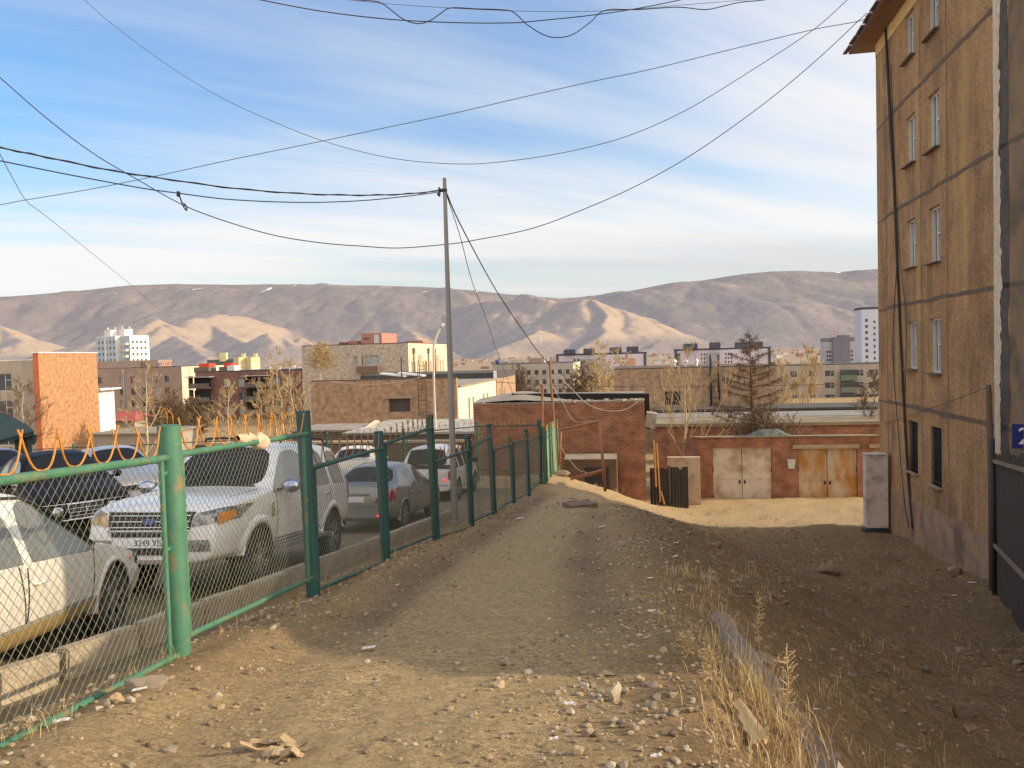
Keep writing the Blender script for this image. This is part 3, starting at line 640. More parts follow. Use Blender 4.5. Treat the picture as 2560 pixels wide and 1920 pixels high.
# ------------------------------------------------------------------ kerb stones between path and cars
def make_kerb():
    path = [(-4.02, 3.6), (-3.86, 5.0), (-3.62, 6.3), (-3.28, 8.2), (-3.0, 10.0), (-2.74, 12.0), (-2.35, 14.5), (-1.95, 17), (-1.5, 19.5)]
    pts = catmull([Vector((x, y, 0)) for x, y in path], 30); acc = [0]
    for a, b in zip(pts[:-1], pts[1:]): acc.append(acc[-1]+(b-a).length)
    def P(s):
        x = np.interp(s, acc, [p.x for p in pts]); y = np.interp(s, acc, [p.y for p in pts]); return Vector((x, y, 0))
    mk = mat('kerb_concrete', (.45, .37, .27), (.33, .27, .20), scale=6, rough=.95, bump=.6, bscale=40)
    s = 0; i = 0
    lens = [.95, .5, .32, .62, .95, 1.0, 1.0, 1.0, 1.0, 1.0, 1.0, 1.0, 1.0, 1.0, 1.0, 1.0]
    labs = {1: 'short sunlit concrete kerb stone lying loose at the left edge below the mesh', 2: 'smallest broken kerb stone standing askew beside its neighbours', 3: 'kerb stone lit at one end just left of the thick green post'}
    while s < acc[-1]-.6:
        l = lens[min(i, len(lens)-1)]; a, b = P(s+.02), P(s+l-.03)
        ang = math.atan2(b.y-a.y, b.x-a.x)+(random.uniform(-.03, .03) if i not in (1, 2) else random.choice((-.25, .2)))
        c = (a+b)/2; zz = gz(c.x-.12, c.y)
        za, zb = gz(a.x-.12, a.y), gz(b.x-.12, b.y)
        bm = bmesh.new(); bmesh.ops.create_cube(bm, size=1)
        for v in bm.verts: v.co = Vector((v.co.x*(b-a).length, v.co.y*.15, v.co.z*.34))
        bmesh.ops.bevel(bm, geom=list(bm.edges), offset=.018, segments=2, affect='EDGES')
        bmesh.ops.subdivide_edges(bm, edges=[e for e in bm.edges if e.calc_length() > .3], cuts=6, use_grid_fill=True)
        for v in bm.verts:
            nn = mnoise.noise_vector(v.co*7+Vector((i*5, 0, 0))); v.co += nn*.008
            if mnoise.noise(v.co*3+Vector((i*3.3, 1, 0))) > .35: v.co += nn*.02
        me = bpy.data.meshes.new('kerb_stone'); bm.to_mesh(me); bm.free(); me.materials.append(mk)
        o = bpy.data.objects.new('kerb_stone', me); COL.objects.link(o); o.location = (c.x, c.y, (za+zb)/2+.07)
        o.rotation_euler = (random.uniform(-.06, .06), -math.atan2(zb-za, (b-a).length), ang)
        tag(o, labs.get(i, 'full-length worn concrete kerb stone in the row between the fence and the cars'), 'kerb stone', None if i in labs else 'kerb stones edging the car park')
        s += l+(.1 if i in (1, 2) else .02); i += 1
make_kerb()
# ------------------------------------------------------------------ cars
def paint(name, c, metal=.25, rough=.32, dust=(.30, .24, .17)):
    return mat('car_paint_'+name, c, tuple(x*.9 for x in c), scale=2.5, rough=rough, metal=metal, spec=(.08 if name == 'black' else None), coat=(0 if name == 'black' else .5), c3=dust, s3=3.0, lo3=.5, hi3=1.25)
M_DARK = mat('black_plastic', (.02, .02, .022), (.03, .03, .03), scale=8, rough=.7)
M_TYRE = mat('tyre_rubber', (.022, .021, .02), (.05, .045, .038), scale=9, rough=.9)
M_ALLOY = mat('alloy_rim', (.55, .55, .56), (.45, .45, .46), scale=6, rough=.3, metal=.85)
M_CHROME = mat('chrome', (.75, .75, .77), (.65, .65, .67), scale=4, rough=.12, metal=1.)
M_GLASS = glass_mat('car_glass', (.016, .015, .014), .07, .27)
M_LENS = mat('clear_lens', (.34, .34, .33), (.08, .08, .085), scale=16, rough=.08, metal=.35, coat=1., lo=.4, hi=.6)
M_AMBER = mat('amber_lens', (.85, .30, .04), (.6, .2, .03), scale=20, rough=.12, coat=1.)
M_RED = mat('red_lens', (.30, .01, .012), (.2, .008, .01), scale=12, rough=.12, coat=1.)
M_REDON = mat('lit_red_lamp', (.9, .03, .02), (.95, .08, .03), scale=40, rough=.3, emit=((1, .03, .01), 2.2))
M_PLATE = mat('plate_white', (.82, .82, .84), (.76, .76, .78), scale=30, rough=.4)
M_INK = mat('ink_black', (.012, .012, .015), rough=.5)
class Car: pass
def loft_body(st, wells, r_well):
    """st: list of dict(x, zl, zb, zt, wl, wm, wb, wt, cab) from front to rear -> evaluated mesh split by material tag"""
    secs = []
    for s in st:
        x, zl, zb, zt, wl, wm, wb, wt, cab = s
        if cab:
            z5, w5, z6, w6 = zt-.085, wt+.045, zt-.035, wt-.03
        else:
            z5, w5, z6, w6 = zt-.055, wb-.015, zt-.02, wt
        P = [(0, zl), (wl*.85, zl), (wl, zl+.10), (wm, zl+(zb-zl)*.55), (wb, zb), (w5, z5), (w6, z6), (w6*.55, zt-.004), (0, zt+.008)]
        secs.append([Vector((x, -w, z)) for w, z in P[::-1]]+[Vector((x, w, z)) for w, z in P[1:-1]])
        # order: top centre -> right(-y) -> bottom centre -> left(+y)
    return secs
def make_car(name, label, spec, p_front, p_rear, side_y=0.):
    """p_front/p_rear: ground points (x,y) under the two axle centres"""
    fx, fy = p_front; rx, ry = p_rear
    zf, zr = ground_np(np.array([fx, rx]), np.array([fy, ry]), False)
    F = Vector((fx, fy, zf)); R = Vector((rx, ry, zr)); fw = (F-R).normalized()
    lf = UP.cross(fw).normalized(); up = fw.cross(lf)
    mid = (F+R)/2
    root = thing(name, label, spec.get('cat', 'car'), tuple(mid))
    root.rotation_euler = Matrix((fw, lf, up)).transposed().to_euler()
    if spec.get('group'): root['group'] = spec['group']
    wb2 = spec['wheelbase']/2; ax_f, ax_r = wb2, -wb2
    rw = spec['rw']; tw = spec['track']/2
    st = spec['st']; secs = loft_body(st, None, None)
    bm = bmesh.new(); rings = [[bm.verts.new(p) for p in s] for s in secs]
    cr = bm.edges.layers.float.new('crease_edge'); n = len(rings[0])  # 16
    # index: 0 top centre,1..7 right side (1: roof mid,2: w6,3: w5,4: wb,5: wm,6: sill,7: low), 8 bottom, 9..15 left (9 low ... 15 roof mid)
    cabs = [s[8] for s in st]
    for a in range(len(rings)-1):
        kind_ = spec['glass'].get(a)      # dict: strip idx -> {'screen':m,'side':m}
        for b in range(n):
            c = (b+1) % n
            f = bm.faces.new((rings[a][b], rings[a+1][b], rings[a+1][c], rings[a][c]))
            if kind_:
                if b in (0, 1, 14, 15) and 'screen' in kind_: f.material_index = kind_['screen']
                if b == 3 and 'side' in kind_: f.material_index = kind_['side']
                if b == 12 and 'side' in kind_: f.material_index = kind_['side']+1
    for R_, rev in ((rings[0], False), (rings[-1], True)):
        half = n//2
        for j in range(half):
            q = [R_[j], R_[j+1], R_[(n-j-1) % n], R_[(n-j) % n]]
            q2 = []
            for v in q:
                if v not in q2: q2.append(v)
            if rev: q2 = q2[::-1]
            if len(q2) >= 3: bm.faces.new(q2)
    bm.normal_update(); bm.edges.ensure_lookup_table()
    for e in bm.edges:
        ms = {f.material_index for f in e.link_faces}
        if len(ms) > 1: e[cr] = .75
        elif len(e.link_faces) == 2:
            if e.calc_face_angle(0) > .75: e[cr] = .45
    for R_ in rings:
        for j in range(n):
            e = bm.edges.get((R_[j], R_[(j+1) % n]))
    for a in range(len(rings)-1):
        for b in (4, 12):
            e = bm.edges.get((rings[a][b], rings[a+1][b]))
            if e and e[cr] < .5: e[cr] = .5
        for b in (6, 10):
            e = bm.edges.get((rings[a][b], rings[a+1][b]));
            if e: e[cr] = .35
    bmesh.ops.recalc_face_normals(bm, faces=bm.faces)
    me = bpy.data.meshes.new('tmp'); bm.to_mesh(me); bm.free()
    ob = bpy.data.objects.new('tmp', me); COL.objects.link(ob)
    for k in range(16): me.materials.append(None)
    ss = ob.modifiers.new('s', 'SUBSURF'); ss.levels = 3; ss.render_levels = 3; ss.boundary_smooth = 'PRESERVE_CORNERS'
    # wheel wells
    cb = MB()
    cuts = []
    for sgn in (1, -1):
        for axx in (ax_f, ax_r):
            mb = MB(); mb.tube([(axx, sgn*(tw-.22), rw), (axx, sgn*(tw+.6), rw)], rw*spec.get('well', 1.15), 32)
            c = mb.build('cut', [None]); cuts.append(c)
            bo = ob.modifiers.new('b', 'BOOLEAN'); bo.operation = 'DIFFERENCE'; bo.object = c; bo.solver = 'EXACT'
    dg = bpy.context.evaluated_depsgraph_get(); dg.update()
    em = bpy.data.meshes.new_from_object(ob.evaluated_get(dg))
    bpy.data.objects.remove(ob)
    for c in cuts: bpy.data.objects.remove(c)
    V = [v.co.copy() for v in em.vertices]; polys = [(tuple(p.vertices), p.material_index, p.center.copy()) for p in em.polygons]
    bvh = BVHTree.FromPolygons(V, [p[0] for p in polys])
    groups = {}
    for vs, mi, c in polys:
        well = False
        for axx in (ax_f, ax_r):
            if math.hypot(c.x-axx, c.z-rw) < rw*spec.get('well', 1.15)-.004 and abs(c.y) > tw-.26:
                well = True
            elif math.hypot(c.x-axx, c.z-rw) < rw*spec.get('well', 1.15)+.002 and tw-.25 < abs(c.y): 
                # inner rim wall of the cut: normal test
                well = True
        if c.z < min(s[1] for s in st)+.01: well = True if mi == 0 else well
        groups.setdefault(15 if well else mi, []).append(vs)
    bpy.data.meshes.remove(em)
    pm = spec['paint']
    def part(nm, faces, m, sharp=35):
        used = {}; nv = []; nf = []
        for vs in faces:
            f = []
            for v in vs:
                if v not in used: used[v] = len(nv); nv.append(V[v])
                f.append(used[v])
            nf.append(f)
        mb = bpy.data.meshes.new(nm); mb.from_pydata([tuple(v) for v in nv], [], nf); mb.polygons.foreach_set('use_smooth', [True]*len(nf)); mb.set_sharp_from_angle(angle=math.radians(sharp))
        mb.materials.append(m); o = bpy.data.objects.new(nm, mb); COL.objects.link(o); o.parent = root; return o
    body = part('body', groups[0], pm)
    if 15 in groups: part('underbody', groups[15], M_DARK)
    gn = spec['gnames']
    for mi, fs in groups.items():
        if mi in (0, 15): continue
        part(gn.get(mi, 'side_window'), fs, M_GLASS if mi in (1, 8) else spec.get('sideglass', M_GLASS))
    car = Car(); car.root = root; car.body = body; car.bvh = bvh; car.spec = spec
    def proj(a, b, axis, off):
        if axis[0] == 'x':
            s = 1 if axis[1] == '+' else -1; o = Vector((s*6, a, b)); dr = Vector((-s, 0, 0))
        elif axis[0] == 'y':
            s = 1 if axis[1] == '+' else -1; o = Vector((a, s*4, b)); dr = Vector((0, -s, 0))
        else: o = Vector((a, b, 5)); dr = Vector((0, 0, -1))
        h = bvh.ray_cast(o, dr)
        if h[0] is None:
            q = bvh.find_nearest(o+dr*(4.0 if axis[0] == 'x' else 3.2)); return q[0]+(-dr)*off
        nn = h[1] if h[1].dot(dr) < 0 else -h[1]
        return h[0]+(nn*.5-dr*.5).normalized()*off
    def patch(nm, quad, axis, m, off=.008, nu=8, nv=5, parent=None, extra=None):
        mb = MB(); rows = []
        for j in range(nv+1):
            t = j/nv; row = []
            for i in range(nu+1):
                s = i/nu
                a = (quad[0][0]*(1-s)+quad[1][0]*s)*(1-t)+(quad[3][0]*(1-s)+quad[2][0]*s)*t
                b = (quad[0][1]*(1-s)+quad[1][1]*s)*(1-t)+(quad[3][1]*(1-s)+quad[2][1]*s)*t
                row.append(proj(a, b, axis, off))
            rows.append(row)
        mb.grid(rows, 0, True); 
        # rim down to the body
        if extra: extra(mb, rows)
        return mb.build(nm, m if isinstance(m, list) else [m], parent or root, local=True)
    def rounded(nm, cx, cz, hw, hh, axis, m, off=.01, skew=0., k=2.6, parent=None, nn=22):
        """super-ellipse lens projected on the body"""
        mb = MB(); rows = []
        for r in (0.02, .35, .7, .93, 1.0):
            row = []
            for q in range(nn):
                t = 2*PI*q/nn; c, s_ = math.cos(t), math.sin(t)
                x = math.copysign(abs(c)**(2/k), c)*hw*r; z = math.copysign(abs(s_)**(2/k), s_)*hh*r
                row.append(proj(cx+x+skew*z, cz+z, axis, off if r < .98 else .001))
            rows.append(row)
        mb.grid(rows, 0, True, True); mb.poly(rows[0][::-1], 0)
        return mb.build(nm, [m], parent or root, local=True)
    car.proj = proj; car.patch = patch; car.rounded = rounded
    # wheels
    for axx in (ax_f, ax_r):
        for sgn in (1, -1):
            c = Vector((axx, sgn*tw, rw)); w = .11 if rw < .34 else .125; rr = spec['rim']
            mb = MB(); axv = Vector((0, sgn, 0))
            mb.lathe([(rr*.96, -w*.6), (rr*1.02, -w), (rw*.93, -w), (rw*.99, -w*.7), (rw, -w*.3), (rw, w*.3), (rw*.99, w*.7), (rw*.93, w), (rr*1.06, w*.96), (rr, w*.85)], c, axv, 36)
            tyre = mb.build('wheel', [M_TYRE], root, local=True, sharp=50)
            mb = MB(); mb.lathe([(rr, -w*.6), (rr*1.0, w*.9), (rr*.93, w*.9), (rr*.90, w*.55), (rr*.88, w*.2), (.02, w*.15)], c, axv, 36, 1)
            ns = spec['spokes']
            for k in range(ns):
                a = 2*PI*k/ns+.3; d = Vector((math.cos(a), 0, math.sin(a))); t = Vector((-math.sin(a), 0, math.cos(a)))
                for q in ((-.5, .5) if spec.get('twin') else (0,)):
                    p0 = c+d*rr*.16+axv*w*.72+t*q*.02; p1 = c+d*rr*.93+axv*w*.86+t*q*.07
                    mb.bar(p0, p1, .03 if spec.get('twin') else .052, .025, 0, up=axv)
            mb.lathe([(.001, w*.9), (.05, w*.88), (.07, w*.78), (.075, w*.4)], c, axv, 16, 0)
            mb.lathe([(rr*1.0, w*.86), (rr*1.0, w*.94), (rr*.94, w*.94), (rr*.92, w*.7)], c, axv, 36, 0)
            mb.build('rim', [M_ALLOY, M_DARK], tyre, local=True, sharp=40)
    def arch(axx, sgn, flare=.02, wdt=.07):
        mb = MB(); rows = []; R0 = rw*spec.get('well', 1.15)
        for k in range(25):
            a = PI*(-.06)+PI*1.12*k/24; row = []
            for rr_, off in ((R0-.006, .004), (R0, flare), (R0+wdt*.6, flare*.9), (R0+wdt, .001)):
                x = axx+math.cos(a)*rr_; z = max(rw+math.sin(a)*rr_, spec['st'][3][1]+.02)
                q = bvh.ray_cast(Vector((x, sgn*4, z)), Vector((0, -sgn, 0)))
                y = q[0].y if q[0] is not None and abs(q[0].y) > tw-.1 else sgn*(spec['st'][4][5]-.02)
                row.append(Vector((x, y+sgn*off, z)))
            rows.append(row)
        mb.grid(rows, 0, True); return mb.build('wheel_arch', [pm], root, local=True)
    car.arch = arch
    def door(x0, x1, z0, z1, sgn, slant=0., handle=True, hz=None):
        ax_ = 'y+' if sgn > 0 else 'y-'
        g = .012
        o = patch('door', [(x0+g, z0+g), (x1-g, z0+g), (x1-g+slant, z1), (x0+g+slant*.0, z1)], ax_, [pm, M_DARK], off=.004, nu=10, nv=8)
        # the dark gap around the door, behind the skin
        mb = MB(); Q = [(x0, z0), (x1, z0), (x1+slant, z1), (x0, z1)]
        for (a, b) in ((0, 1), (1, 2), (3, 0)):
            r = []
            for i in range(13):
                s = i/12; p = (Q[a][0]*(1-s)+Q[b][0]*s, Q[a][1]*(1-s)+Q[b][1]*s)
                ddx, ddz = Q[b][0]-Q[a][0], Q[b][1]-Q[a][1]; l = math.hypot(ddx, ddz); nx, nz_ = -ddz/l*.007, ddx/l*.007
                r.append([proj(p[0]-nx, p[1]-nz_, ax_, .006), proj(p[0]+nx, p[1]+nz_, ax_, .006)])
            mb.grid(r, 0, True)
        mb.build('door_seam', [M_DARK], o, local=True)
        if handle:
            hx = x0+.16; hz_ = hz or z1-.13; p = proj(hx, hz_, ax_, .0); mb = MB()
            pts = [Vector((hx-.10, p.y-sgn*.005, hz_)), Vector((hx-.07, p.y+sgn*.035, hz_)), Vector((hx+.07, p.y+sgn*.035, hz_)), Vector((hx+.10, p.y-sgn*.005, hz_))]
            mb.tube(pts, .015, 8); mb.build('handle', [M_CHROME if spec.get('chrome') else pm], o, local=True)
        return o
    car.door = door
    def mirror(x, z, sgn, m, big=1.):
        ax_ = 'y+' if sgn > 0 else 'y-'; p = proj(x, z-.05, ax_, 0); mb = MB(); y = abs(p.y)
        mb.bar((x, sgn*(y-.05), z-.03), (x, sgn*(y+.08), z), .05, .04, 1)
        rows = []
        for t in np.linspace(0, 1, 9):
            k = (math.sin(PI*(.06+.88*t)))**.45; yy = sgn*(y+.05+.20*big*t)
            rows.append([Vector((x+.065*k*math.cos(a)*(1.3 if math.cos(a) > 0 else .55), yy, z+.03+.085*big*k*math.sin(a))) for a in np.linspace(0, 2*PI, 14, endpoint=False)])
        mb.grid(rows, 0, True, True); mb.poly(rows[0], 0); mb.poly(rows[-1][::-1], 0)
        return mb.build('mirror', [m, M_DARK], root, local=True)
    car.mirror = mirror
    def plate(front, z, txt, w=.50, h=.115, yc=0.):
        ax_ = 'x+' if front else 'x-'; s = 1 if front else -1
        xs = [proj(yy, z+zz, ax_, 0).x for yy in (yc-w/2, yc, yc+w/2) for zz in (-h/2, 0, h/2)]
        x = (max(xs) if front else min(xs))+s*.012
        mb = MB(); mb.box((x, yc, z), (.012, w, h)); pl = mb.build('licence_plate', [M_PLATE], root, local=True)
        M = Matrix.Translation((x+s*.008, yc, z-.004)) @ (Matrix(((0, 0, s, 0), (s, 0, 0, 0), (0, 1, 0, 0), (0, 0, 0, 1))))
        if txt: text_mesh('plate_text', txt, .098, M_INK, pl, M, .001)
    car.plate = plate
    return car
def spec_suv(paintm):
    S = [(2.50, .46, .66, .72, .58, .62, .58, .44, 0), (2.45, .40, .86, .93, .74, .79, .74, .60, 0), (2.25, .38, .98, 1.05, .82, .87, .82, .70, 0), (1.75, .40, 1.03, 1.12, .85, .90, .85, .72, 0),
         (1.05, .40, 1.07, 1.17, .85, .90, .87, .74, 0), (.98, .40, 1.08, 1.19, .85, .90, .87, .74, 0),
         (.30, .40, 1.09, 1.72, .85, .90, .875, .61, 1), (.22, .40, 1.09, 1.75, .85, .90, .875, .62, 1), (-.42, .40, 1.10, 1.80, .85, .90, .875, .63, 1), (-.52, .40, 1.10, 1.80, .85, .90, .875, .63, 1),
         (-1.34, .40, 1.10, 1.79, .85, .90, .875, .62, 1), (-1.44, .40, 1.10, 1.79, .85, .90, .875, .62, 1), (-2.12, .42, 1.09, 1.75, .84, .89, .86, .60, 1), (-2.26, .44, 1.08, 1.72, .83, .88, .85, .58, 1),
         (-2.40, .46, 1.06, 1.16, .82, .86, .82, .70, 0), (-2.46, .50, .85, .92, .74, .80, .76, .6, 0)]
    LIFT = .14
    S = [(x, a+LIFT*.6, b+LIFT, c_+LIFT, *r) for x, a, b, c_, *r in S]
    G = {5: {'screen': 1, 'side': 2}, 6: {'side': 2}, 7: {'side': 2}, 9: {'side': 4}, 11: {'side': 6}, 13: {'screen': 8}}
    return dict(st=S, glass=G, gnames={1: 'windscreen', 8: 'rear_window'}, paint=paintm, wheelbase=2.86, rw=.40, rim=.235, track=1.56, spokes=6, twin=True, well=1.2, chrome=True, sideglass=glass_mat('side_glass', (.16, .16, .15), .08, .6))
def spec_sedan(paintm, h=0.):
    S = [(2.22, .30, .50, .56, .56, .60, .56, .42, 0), (2.16, .24, .62, .69, .72, .77, .72, .58, 0), (1.95, .22, .72, .80, .79, .84, .79, .66, 0), (1.45, .22, .80, .90, .80, .85, .81, .68, 0),
         (.98, .22, .86, .97, .80, .85, .82, .70, 0), (.92, .22, .87, .99, .80, .85, .82, .70, 0),
         (.20, .22, .89, 1.40+h, .80, .85, .82, .54, 1), (.12, .22, .89, 1.42+h, .80, .85, .82, .55, 1), (-.22, .22, .90, 1.46+h, .80, .85, .82, .56, 1), (-.32, .22, .90, 1.46+h, .80, .85, .82, .56, 1),
         (-.95, .22, .92, 1.40+h, .80, .85, .82, .53, 1), (-1.05, .22, .93, 1.37+h, .80, .85, .82, .52, 1), (-1.62, .24, .95, 1.06, .79, .84, .80, .64, 0), (-1.68, .24, .95, 1.05, .79, .84, .80, .64, 0),
         (-2.10, .26, .93, 1.02, .76, .81, .78, .62, 0), (-2.20, .30, .80, .88, .72, .78, .74, .58, 0), (-2.24, .36, .62, .68, .66, .72, .68, .5, 0)]
    G = {5: {'screen': 1, 'side': 2}, 6: {'side': 2}, 7: {'side': 2}, 9: {'side': 4}, 10: {}, 11: {'screen': 8}}
    return dict(st=S, glass=G, gnames={1: 'windscreen', 8: 'rear_window'}, paint=paintm, wheelbase=2.66, rw=.315, rim=.205, track=1.46, spokes=7, well=1.13, sideglass=glass_mat('side_glass_dim', (.07, .075, .07), .06, .7))
def spec_hatch(paintm):
    S = [(1.95, .34, .58, .64, .54, .58, .54, .42, 0), (1.90, .28, .74, .81, .70, .75, .70, .58, 0), (1.70, .27, .84, .92, .77, .82, .77, .66, 0), (1.30, .27, .90, 1.0, .78, .83, .80, .68, 0),
         (.92, .27, .94, 1.05, .78, .83, .81, .68, 0), (.86, .27, .95, 1.07, .78, .83, .81, .68, 0),
         (.28, .27, .97, 1.58, .78, .83, .81, .56, 1), (.20, .27, .97, 1.60, .78, .83, .81, .57, 1), (-.28, .27, .98, 1.64, .78, .83, .81, .57, 1), (-.38, .27, .98, 1.64, .78, .83, .81, .57, 1),
         (-1.05, .27, .98, 1.63, .78, .83, .81, .56, 1), (-1.15, .27, .98, 1.63, .78, .83, .81, .56, 1), (-1.58, .28, .98, 1.60, .77, .82, .80, .55, 1), (-1.70, .28, .98, 1.56, .77, .82, .80, .54, 1),
         (-1.88, .30, .98, 1.10, .76, .81, .78, .66, 0), (-1.94, .34, .78, .86, .72, .77, .73, .6, 0)]
    G = {5: {'screen': 1, 'side': 2}, 6: {'side': 2}, 7: {'side': 2}, 9: {'side': 4}, 11: {'side': 6}, 13: {'screen': 8}}
    return dict(st=S, glass=G, gnames={1: 'windscreen', 8: 'rear_window'}, paint=paintm, wheelbase=2.44, rw=.33, rim=.20, track=1.44, spokes=5, well=1.15)
P_WHITE = paint('white', (.86, .84, .81), .0, .3)
P_SILVER = paint('silver', (.29, .275, .265), .4, .36)
P_BEIGE = paint('pale_silver', (.78, .74, .67), .15, .34)
P_BLACK = paint('black', (.018, .014, .015), .0, .42, (.06, .05, .045))
P_MAROON = paint('maroon', (.12, .018, .02), .3, .3)
P_GREY = paint('light_grey', (.58, .54, .50), .3, .34)
P_CREAM = paint('cream', (.78, .70, .58), .1, .35)
M_GOLD = paint('gold_trim', (.50, .34, .13), .4, .4)
# --- white SUV facing the camera
def white_suv():
    sp = spec_suv(P_WHITE); sp['cat'] = 'SUV'
    c = make_car('white_suv', 'large white SUV facing the viewer behind the mesh, plate 3249', sp, SUV_F, SUV_R)
    p0, pr0, r0, d0, m0, pl0 = c.patch, c.proj, c.rounded, c.door, c.mirror, c.plate
    LZ = .14
    c.patch = lambda nm, q, *a, **k: p0(nm, [(x, z+LZ) for x, z in q], *a, **k)
    c.proj = lambda a_, b_, ax_, off: pr0(a_, b_+(LZ if ax_[0] != 'z' else 0), ax_, off)
    c.rounded = lambda nm, cx, cz, *a, **k: r0(nm, cx, cz+LZ, *a, **k)
    c.door = lambda x0, x1, z0, z1, s_, sl=0., hz=None: d0(x0, x1, z0+LZ, z1+LZ, s_, sl, hz=hz+LZ)
    c.mirror = lambda x, z, *a: m0(x, z+LZ, *a)
    c.plate = lambda f, z, *a, **k: pl0(f, z+LZ, *a, **k)
    for s in (1, -1):
        ax = 'y+' if s > 0 else 'y-'
        # headlamp wraps round the corner: front part and side part
        q = [(s*.50, .78), (s*.86, .84), (s*.86, 1.00), (s*.56, .93)]
        if s < 0: q = [q[1], q[0], q[3], q[2]]
        hl = c.patch('headlight', q, 'x+', M_LENS if s > 0 else mat('sun_glint_lens', (.62, .36, .12), (.20, .14, .08), scale=14, rough=.1, coat=1., metal=.3, lo=.4, hi=.6), .014, 10, 6)  # right lamp's orange sun glint painted into its lens colour
        q = [(2.40, .80), (2.05, .87), (2.06, .955), (2.36, .93)]
        c.patch('indicator_lamp', q, ax, M_AMBER, .012, 8, 4, parent=hl)
        c.rounded('fog_lamp', s*.60, .56, .07, .06, 'x+', M_LENS, .02, k=2)
        c.patch('fog_lamp_bezel', [(s*.44, .50), (s*.74, .50), (s*.72, .63), (s*.46, .63)] if s > 0 else [(s*.74, .50), (s*.44, .50), (s*.46, .63), (s*.72, .63)], 'x+', P_SILVER, .010, 6, 4)
        c.arch(1.43, s, .035, .10); c.arch(-1.43, s, .035, .10)
        c.door(-.48, .86, .47, 1.075, s, .03, hz=.98); c.door(-1.30, -.50, .47, 1.075, s, 0, hz=.98)
        mb = MB(); mb.box((.0, s*.90, .50), (1.95, .16, .05)); mb.build('side_step', [P_SILVER], c.root, local=True)
        mb = MB(); mb.tube([(.05, s*.58, 1.91), (.0, s*.58, 1.985), (-.5, s*.585, 2.005), (-1.7, s*.57, 1.99), (-1.95, s*.565, 1.90)], .017, 8); mb.build('roof_rail', [M_DARK], c.root, local=True)
        c.mirror(.78, 1.14, s, mat('mirror_blue_chrome', (.35, .40, .55), (.55, .55, .6), scale=3, rough=.15, metal=.9), 1.15)
        c.patch('side_vent', [(.98, .78), (1.08, .78), (1.06, .96), (.99, .96)], ax, M_CHROME, .012, 3, 5)
        c.rounded('tail_light', -2.36, .98, .07, .16, ax, M_RED, .014)
    g = c.patch('grille', [(-.49, .74), (.49, .74), (.53, .94), (-.53, .94)], 'x+', M_DARK, .012, 12, 5)
    mb = MB()
    for z in (.775, .84, .905):
        mb.tube([c.proj(y, z, 'x+', .022) for y in np.linspace(-.49, .49, 15)], .0095, 6)
    mb.tube([c.proj(y, .945, 'x+', .02) for y in np.linspace(-.54, .54, 15)], .012, 6); mb.tube([c.proj(y, .735, 'x+', .02) for y in np.linspace(-.5, .5, 15)], .012, 6)
    mb.build('grille_bar', [M_CHROME], g, local=True)
    c.rounded('emblem', 0, .84, .09, .042, 'x+', mat('emblem_blue', (.05, .09, .25), rough=.2, metal=.3), .034, k=2)
    c.patch('upper_intake', [(-.46, .665), (.46, .665), (.47, .715), (-.47, .715)], 'x+', M_DARK, .010, 10, 3)
    c.patch('lower_intake', [(-.42, .46), (.42, .46), (.44, .545), (-.44, .545)], 'x+', M_DARK, .010, 10, 3)
    c.plate(True, .60, '3249 УБ')
    # screen surround and bonnet gap
    mb = MB()
    for s in (1, -1):
        mb.tube([c.proj(x, s*y, 'z', .002) for x, y in ((2.30, .62), (1.8, .66), (1.1, .70))], .006, 5)
    mb.build('bonnet_seam', [mat('seam_grey', (.25, .25, .25))], c.root, local=True)
    mb = MB(); mb.tube([c.proj(1.0, y, 'z', .012) for y in np.linspace(-.62, .62, 9)], .012, 5)
    for s in (.25, -.45): mb.tube([c.proj(.99, s, 'z', .02), c.proj(.78, s+.42, 'z', .02)], .009, 5)
    mb.build('wiper', [M_DARK], c.root, local=True)
SUV_F = (-4.17, 10.2); SUV_R = (-3.88, 13.0)
white_suv()
# --- pale car in the left foreground, facing away
def beige_car():
    sp = spec_sedan(P_BEIGE, .06); sp['rw'] = .335; sp['rim'] = .215; sp['spokes'] = 6
    c = make_car('pale_saloon', 'pale silver car with a golden sill at the left edge, facing away behind the mesh', sp, (-4.82, 7.75), (-4.62, 5.10))
    for s in (1, -1):
        ax = 'y+' if s > 0 else 'y-'
        c.arch(1.33, s, .02, .05); c.arch(-1.33, s, .02, .05)
        c.door(-.30, .84, .44, .875, s, .03, hz=.74); c.door(-1.06, -.32, .44, .90, s, -.1, hz=.76)
        c.patch('trim_strip', [(-.98, .24), (.98, .24), (.92, .42), (-.95, .42)], ax, M_GOLD, .014, 12, 4)
        c.patch('trim_moulding', [(-.95, .42), (.92, .42), (.91, .45), (-.95, .45)], ax, mat('grey_moulding', (.28, .25, .2)), .018, 12, 2)
        mb = MB(); mb.tube([c.proj(x, z, ax, .012) for x, z in ((.90, .925), (.20, 1.36), (.0, 1.415), (-.3, 1.43), (-.9, 1.36))], .014, 6); mb.build('window_trim', [M_DARK], c.root, local=True)
        c.rounded('indicator_lamp', 1.74, .70, .04, .022, ax, M_AMBER, .012)
        c.patch('headlight', [(2.14, .56), (1.90, .62), (1.92, .74), (2.10, .70)], ax, M_LENS, .012, 6, 5)
        c.rounded('tail_light', -2.12, .82, .07, .10, ax, M_RED, .014)
    c.patch('rear_bumper', [(-.66, .34), (.66, .34), (.66, .46), (-.66, .46)], 'x-', M_GOLD, .01, 8, 3)
beige_car()
